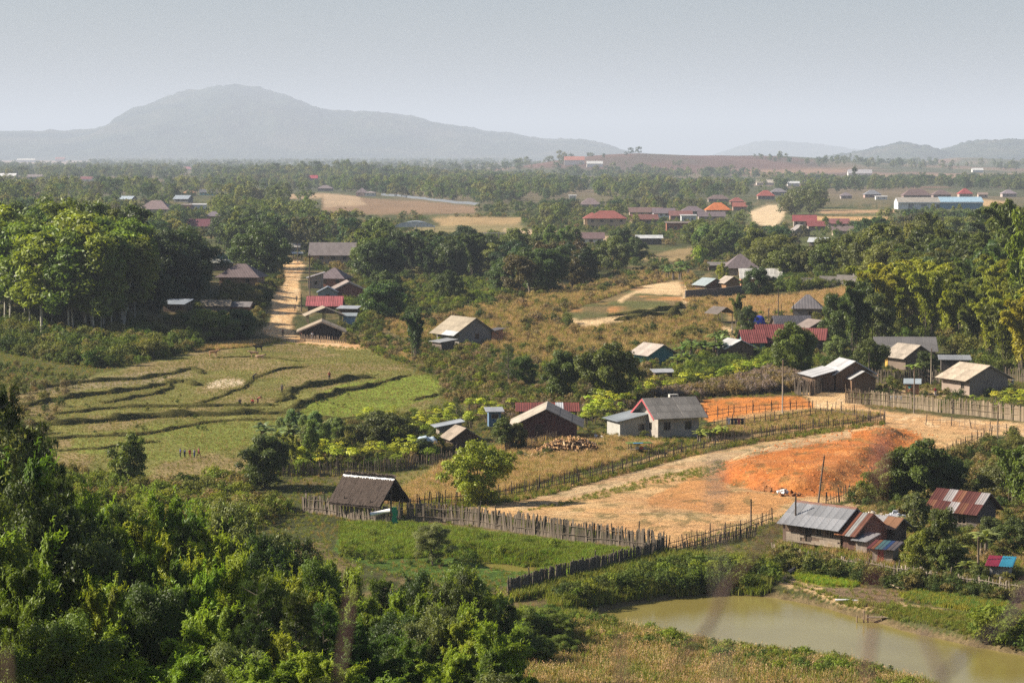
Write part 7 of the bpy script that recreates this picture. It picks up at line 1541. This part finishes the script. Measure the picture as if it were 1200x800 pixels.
p = at(637, 536); r = empty('offcut_heap', p, .2); tag(r, 'pale sawn slabs strewn in front of the firewood heap', 'offcuts'); bd = MB().box(-.9, .9, -.09, .09, 0, .03).mesh('slab', M['wood'])
for i in range(46): link('slab', bd, r, (rl.normal() * .9, rl.normal() * .9, .03 + .35 * rl.random() * (1 - i / 60)), (rl.normal() * .1, rl.normal() * .22, .6 + rl.normal() * .6), None, tuple(np.array((.62, .45, .27)) * (.7 + .5 * rl.random())))
# rubble heaps
CH = []
for k in range(3):
    m = MB(); q = rl.normal(size=(8, 3)) * .02; m.box(-.5, .5, -.35, .35, -.3, .3); m.v = [(x + rl.normal() * .12, y + rl.normal() * .1, z + rl.normal() * .1) for x, y, z in m.v]; CH.append(m.mesh('stone', M['stone']))
def heap(name, label, px, py, n_, R, h, col, s, cat):
    p = at(px, py); r = empty(name, p); tag(r, label, cat)
    for i in range(n_):
        a, q = rl.random() * 6.28, rl.random() ** .6; link('stone', CH[i % 3], r, (R * q * cos(a), R * q * sin(a), h * (1 - q) * rl.random() + s * .3), tuple(rl.random(3) * 6), (s * (.5 + rl.random()),) * 3, tuple(np.array(col) * (.6 + .7 * rl.random())))
heap('rubble_heap', 'heap of bright white and blue-grey rubbish at the right of the long pole', 1050, 609, 90, 1.1, .7, (.55, .57, .62), .32, 'rubble')
heap('rubble_heap', 'flatter heap of pale rubble left of the white one', 1024, 606, 70, 1.0, .4, (.50, .45, .38), .3, 'rubble')
heap('clod_heap', 'dark clods at the foot of the orange earth bank', 914, 576, 30, 3.5, .2, (.34, .15, .06), .3, 'earth')
heap('stone_heap', 'pale stones beside the outbuilding of the block house', 698, 516, 30, 1.0, .4, (.5, .48, .46), .35, 'stones')
heap('debris_heap', 'pinkish bricks and debris on the far building site', 640, 289, 90, 7, 1.6, (.55, .33, .22), 1.0, 'bricks'); heap('debris_heap', 'heap of orange bricks left of the maroon-roofed house', 671, 290, 60, 4, 2.2, (.6, .26, .14), 1.0, 'bricks')
heap('brick_heap', 'pinkish bricks behind the dark palings near the plank barn', 1041, 442, 40, 1.6, .8, (.5, .3, .2), .4, 'bricks')
heap('bag_heap', 'little pile of white bags on the bare field below the orange bank', 917, 578, 8, .5, .3, (.75, .74, .72), .45, 'bags')
MB().tube([(0, 0, .06), (2.2, -.6, .12), (5.2, -1.2, .1)], .06, 6).obj
o = MB().tube([(0, 0, .15), (2.2, -.6, .25), (4.6, -1.5, .15)], .06, 6).obj('long_stick', M['pole'], None, (.42, .36, .28), loc=at(1027, 609)); tag(o, 'long pale pole lying between the two rubble heaps', 'pole')
# tarpaulin, roll, cloth, washing, boards, jetty, pipe
def drape(name, label, px, py, w, d, h, col, cat, yaw=0, bumps=.25):
    p = at(px, py); n_ = 12; X, Y = np.meshgrid(np.linspace(-1, 1, n_), np.linspace(-1, 1, n_)); r2 = (X ** 4 + Y ** 4); Zt = h * np.clip(1 - r2 * .55, 0, 1) * (1 + bumps * (fbm(X * 2 + px, Y * 2, 3, 5) - .5)) * (1 - .85 * (np.maximum(abs(X), abs(Y)) > .95))
    V = np.stack([X * w / 2, Y * d / 2, Zt], -1).reshape(-1, 3); id_ = np.arange(n_ * n_).reshape(n_, n_); q = np.stack([id_[:-1, :-1], id_[:-1, 1:], id_[1:, 1:], id_[1:, :-1]], -1).reshape(-1, 4)
    o = link(name, npmesh(name, V, q, M['cloth'], True), None, p, (0, 0, yaw), None, col); tag(o, label, cat); return o
drape('tarpaulin', 'bright blue tarpaulin over a stack behind the crimson roofs', 887, 384, 3.3, 2, 2.3, (.015, .05, .42), 'tarpaulin')
drape('tarpaulin', 'torn pale blue tarp over the dark overgrown lean-to', 499, 531, 2.9, 2.4, 1.7, (.42, .52, .60), 'tarpaulin', .3, .9)
drape('rubbish_sheet', 'crumpled blue-white plastic sheet at the right end of the firewood', 693, 522, 1.4, .8, .35, (.5, .6, .7), 'plastic sheet')
p = at(446, 617); o = MB().tube([(-.9, 0, 1.15), (.85, .1, 1.5)], .17, 10).obj('sheet_roll', M['cloth'], None, (.85, .85, .84), loc=p + Vector((0, -.25, 0)), smooth=True); tag(o, 'white rolled sheet hung on the brush fence beside the thatched shelter', 'roll')
p = at(463, 617); m = MB(); n_ = 7
for i in range(n_): z0, z1 = 1.8 * i / n_, 1.8 * (i + 1) / n_; m.box(-.25 + .05 * sin(i * 2), .22 + .06 * sin(i * 1.7), -.04 + .03 * sin(i), .02 + .03 * sin(i), z0, z1)
tag(m.obj('green_netting', M['cloth'], None, (.03, .26, .14), loc=p + Vector((0, -.3, 0))), 'strip of green netting hanging on the brush fence by the thatched shelter', 'netting')
p = at(862, 505); r = empty('clothes_line', p); tag(r, 'washing line with dark and white clothes beside the block house', 'washing line')
for x in (-1.1, 1.1): MB().tube([(x, 0, -.3), (x, 0, 1.7)], .04, 6).obj('post', M['pole'], r, (.25, .2, .15))
MB().tube([(-1.1, 0, 1.6), (0, 0, 1.5), (1.1, 0, 1.6)], .012, 4).obj('line', M['cloth'], r, (.5, .5, .5))
for i, (x, c) in enumerate(((-.8, (.7, .7, .7)), (-.4, (.04, .04, .05)), (0, (.05, .05, .08)), (.4, (.35, .1, .12)), (.8, (.03, .03, .03)))): MB().box(-.16, .16, -.02, .02, -.75, 0).poly([(-.28, -.01, -.05), (-.16, -.01, -.32), (-.16, -.01, 0)]).obj('garment', M['cloth'], r, c, loc=(x, -.01, 1.56))
p = at(750, 532); r = empty('market_table', p, .2); tag(r, 'table stand with green mat and blue plastic on its canopy by the stick fence', 'stand')
for x in (-1.2, 1.2):
    for y in (-.6, .6): MB().tube([(x, y, -.2), (x, y, 1.25)], .05, 6).obj('leg', M['pole'], r, (.16, .12, .09))
MB().box(-1.5, 1.3, -.8, .8, 1.25, 1.31).obj('canopy', M['thatch'], r, (.11, .17, .03)); MB().box(-.9, .2, -.83, -.3, 1.315, 1.34).obj('plastic', M['cloth'], r, (.06, .22, .45)); MB().box(-1.1, 1.1, -.5, .5, .55, .6).obj('shelf', M['wood'], r, (.2, .15, .1))
for x, c in ((-.4, (.5, .5, .48)), (.1, (.5, .07, .05)), (.5, (.4, .38, .35))): MB().box(-.16, .16, -.14, .14, .6, .86).obj('goods', M['cloth'], r, c, loc=(x, -.2, 0))
for a, b_, yw, lb in ((1062, 688, .5, 'larger tan board lying flat above the leafy bed'), (1073, 690, .9, 'smaller tan board lying right of the larger one by the wattle fence')):
    o = MB().box(-1.2 if yw < .7 else -.7, 1.2 if yw < .7 else .7, -.6, .5, 0, .05).poly([(-.1, -.5, .056), (-.06, -.5, .056), (-.06, .45, .056), (-.1, .45, .056)]).obj('board', M['wood'], None, (.52, .40, .27), loc=at(a, b_) + Vector((0, 0, .15)), rot=(.12, .05, yw)); tag(o, lb, 'board')
p = at(1030, 727); r = empty('jetty', (p.x, p.y, WATER)); tag(r, 'tiny broken plank jetty in the pond below the vegetable beds', 'jetty')
for i, (x, h) in enumerate(((-1.6, .5), (-1.1, .9), (-.8, .55), (.2, .5), (1.4, .5))): MB().tube([(x, 0, -1), (x, 0, h)], .06, 6).obj('post', M['pole'], r, (.28, .21, .14))
for y in (-.12, .12): MB().box(-.9, 1.7, y - .08, y + .08, .36, .41).obj('plank', M['wood'], r, (.34, .27, .18))
o = MB().tube([(-.9, .1, .12), (0, 0, .16), (1.0, -.15, .1)], [.09, .06, .05], 7).obj('white_pipe', M['cloth'], None, (.75, .75, .74), loc=at(993, 705)); tag(o, 'white plastic pipe lying on the pond shore below the brown plot', 'pipe')
o = MB().tube([(-.2, 0, .1), (.15, 0, .3), (.3, .1, .5)], [.22, .2, .1], 8).obj('dark_sack', M['cloth'], None, (.02, .02, .025), loc=at(928, 672)); tag(o, 'black sack at the left end of the bright salad bed', 'sack')
o = MB().box(-.75, .75, -.3, .3, 0, .4).box(-.7, .7, -.26, .26, .4, .44).obj('ice_box', M['paint'], None, (.55, .62, .68), loc=at(1050, 468)); tag(o, 'pale blue crate on the ground left of the kiosk', 'crate')
for a, b_, lb in ((690, 543, 'white scrap lying in the weeds below the barn'), (1127, 470, 'yellow-white plastic scrap left of the tan house')):
    pass
# clods and small litter on the bare earth
cl = proto('clod', CH[0], (.2, .1, .05)) if 0 else None
def clods(name, label, poly, n_, smin, smax, col, seed):
    pts = scatter(poly, n_, seed); r = np.random.default_rng(seed); V, Fq = [], []
    base = np.array([(0, 0, 1), (1, 0, 0), (0, 1, 0), (-1, 0, 0), (0, -1, 0)], float); F0 = np.array([(0, 1, 2), (0, 2, 3), (0, 3, 4), (0, 4, 1)])
    s = smin + (smax - smin) * r.random(len(pts)) ** 3; z = H(pts[:, 0], pts[:, 1]); b0 = base[None] * s[:, None, None] * (.6 + .8 * r.random((len(pts), 5, 3)))
    V = (b0 * np.array([1, 1, .8]) + np.stack([pts[:, 0], pts[:, 1], z - .03], 1)[:, None]).reshape(-1, 3); Fq = (F0[None] + 5 * np.arange(len(pts))[:, None, None]).reshape(-1, 3)
    o = link(name, npmesh(name, V, Fq, M['stone']), color=col); tag(o, label, kind='stuff')
OR = [(838,552),(850,540),(880,530),(930,517),(980,507),(1040,500),(1085,503),(1100,512),(1070,530),(1020,565),(985,580),(930,582),(880,574),(850,566)]
clods('earth_clods', 'clods of fresh orange earth', OR, 2200, .04, .24, (.44, .15, .035), 1)
clods('earth_clods', 'crumbs of tan earth on the bare field', [(560,598),(720,550),(850,520),(1000,498),(1100,505),(1020,580),(900,612),(780,636)], 2200, .03, .16, (.42, .25, .11), 2)
clods('earth_clods', 'clods of orange earth on the upper field', [(822,484),(824,470),(935,466),(950,474),(950,478),(880,484)], 700, .04, .2, (.46, .17, .05), 3)

# ------------------------------------------------------------------ tall dry grass stems right in front of the lens, out of focus
def stem(label, d, path, w0, w1, head, col=(.13, .075, .055)):
    """path: where it passes in the photograph, at distance d; it grows from the ground below"""
    pts = []
    for i, (a, b_) in enumerate(path): v = ray(a, b_); dd = d * (1 + .01 * i); pts.append(Vector((v[0] * dd, dd, CAM_Z + v[2] * dd)))
    d0 = (pts[1] - pts[0]).normalized(); foot = Vector((pts[0].x - d0.x * .12, pts[0].y, hz(pts[0].x, pts[0].y) - .05)); midp = pts[0].lerp(foot, .4) + Vector((d0.x * -.03, 0, 0))
    r = empty('dry_grass_stem', foot); tag(r, label, 'grass stem')
    al = [p - foot for p in [foot, midp] + pts]; n_ = len(al)
    MB().tube(al, list(np.linspace(w0 * .95, w1 * .8, n_)), 6).obj('stalk', M['pole'], r, col)
    if head:
        m = MB(); a, b_ = al[-2], al[-1]; ax = b_ - a
        for i in range(60):
            q = a + ax * (i / 50.0 - .05); o = Vector(rl.normal(size=3)) * head * (1 - abs(i / 30.0 - 1) * .5); m.tube([q, q + o + ax.normalized() * head * 1.2], [head * .28, head * .1], 4, False)
        m.obj('seed_head', M['pole'], r, tuple(c * 1.5 for c in col))
stem('blurred brown grass stem slanting across the pond right of centre', 2.2, [(765, 830), (800, 770), (830, 735), (850, 690), (885, 650), (912, 615)], .0040, .0026, .0034)
stem('blurred stem with pale tip at the bottom edge under the pond', 2.0, [(1020, 830), (1017, 790), (1022, 755), (1024, 735)], .0028, .002, .0026)
stem('blurred stem at the bottom left, before the foreground trees', 2.0, [(392, 830), (400, 780), (408, 730), (412, 695)], .0026, .0019, .0028, (.16, .09, .08))
stem('blurred short stem rising from the lower edge left of the slanting one', 1.9, [(738, 830), (732, 800), (727, 770), (728, 745)], .0034, .0026, .0025)
stem('blurred grey stem leaning right in the lower right corner', 1.8, [(1080, 830), (1110, 785), (1150, 750), (1185, 725), (1200, 690)], .0028, .0018, .003, (.15, .10, .10))
stem('blurred dark stem in the lower right over the water', 1.9, [(1112, 830), (1098, 780), (1086, 752), (1080, 740)], .0032, .0028, .0030, (.14, .10, .09))
stem('very blurred pale seed head in front of the dirt road bend', 1.3, [(850, 830), (846, 740), (842, 640), (840, 590), (841, 548)], .0012, .0008, .0036, (.28, .22, .20))
stem('blurred brown stem at the far lower left corner', 1.7, [(6, 830), (8, 800), (8, 780), (6, 765)], .0025, .0019, .0024)
stem('reddish blurred seed head before the upper right of the bare field', 1.5, [(1010, 830), (1022, 700), (1028, 600), (1030, 560), (1036, 520)], .0011, .0008, .0040, (.30, .14, .12))
# ------------------------------------------------------------------ haze
hm = bpy.data.materials.new('haze_air'); hm.use_nodes = True; n = hm.node_tree; n.nodes.clear()
ho = n.nodes.new('ShaderNodeOutputMaterial'); pv = n.nodes.new('ShaderNodeVolumePrincipled')
pv.inputs['Color'].default_value = (.74, .845, 1.0, 1); pv.inputs['Density'].default_value = HAZE; pv.inputs['Anisotropy'].default_value = .0
n.links.new(pv.outputs[0], ho.inputs['Volume'])
hb = MB().box(-60000, 60000, -300, 45000, -60, 640); tag(hb.obj('haze', hm), 'thin blue haze over the whole valley', kind='stuff')
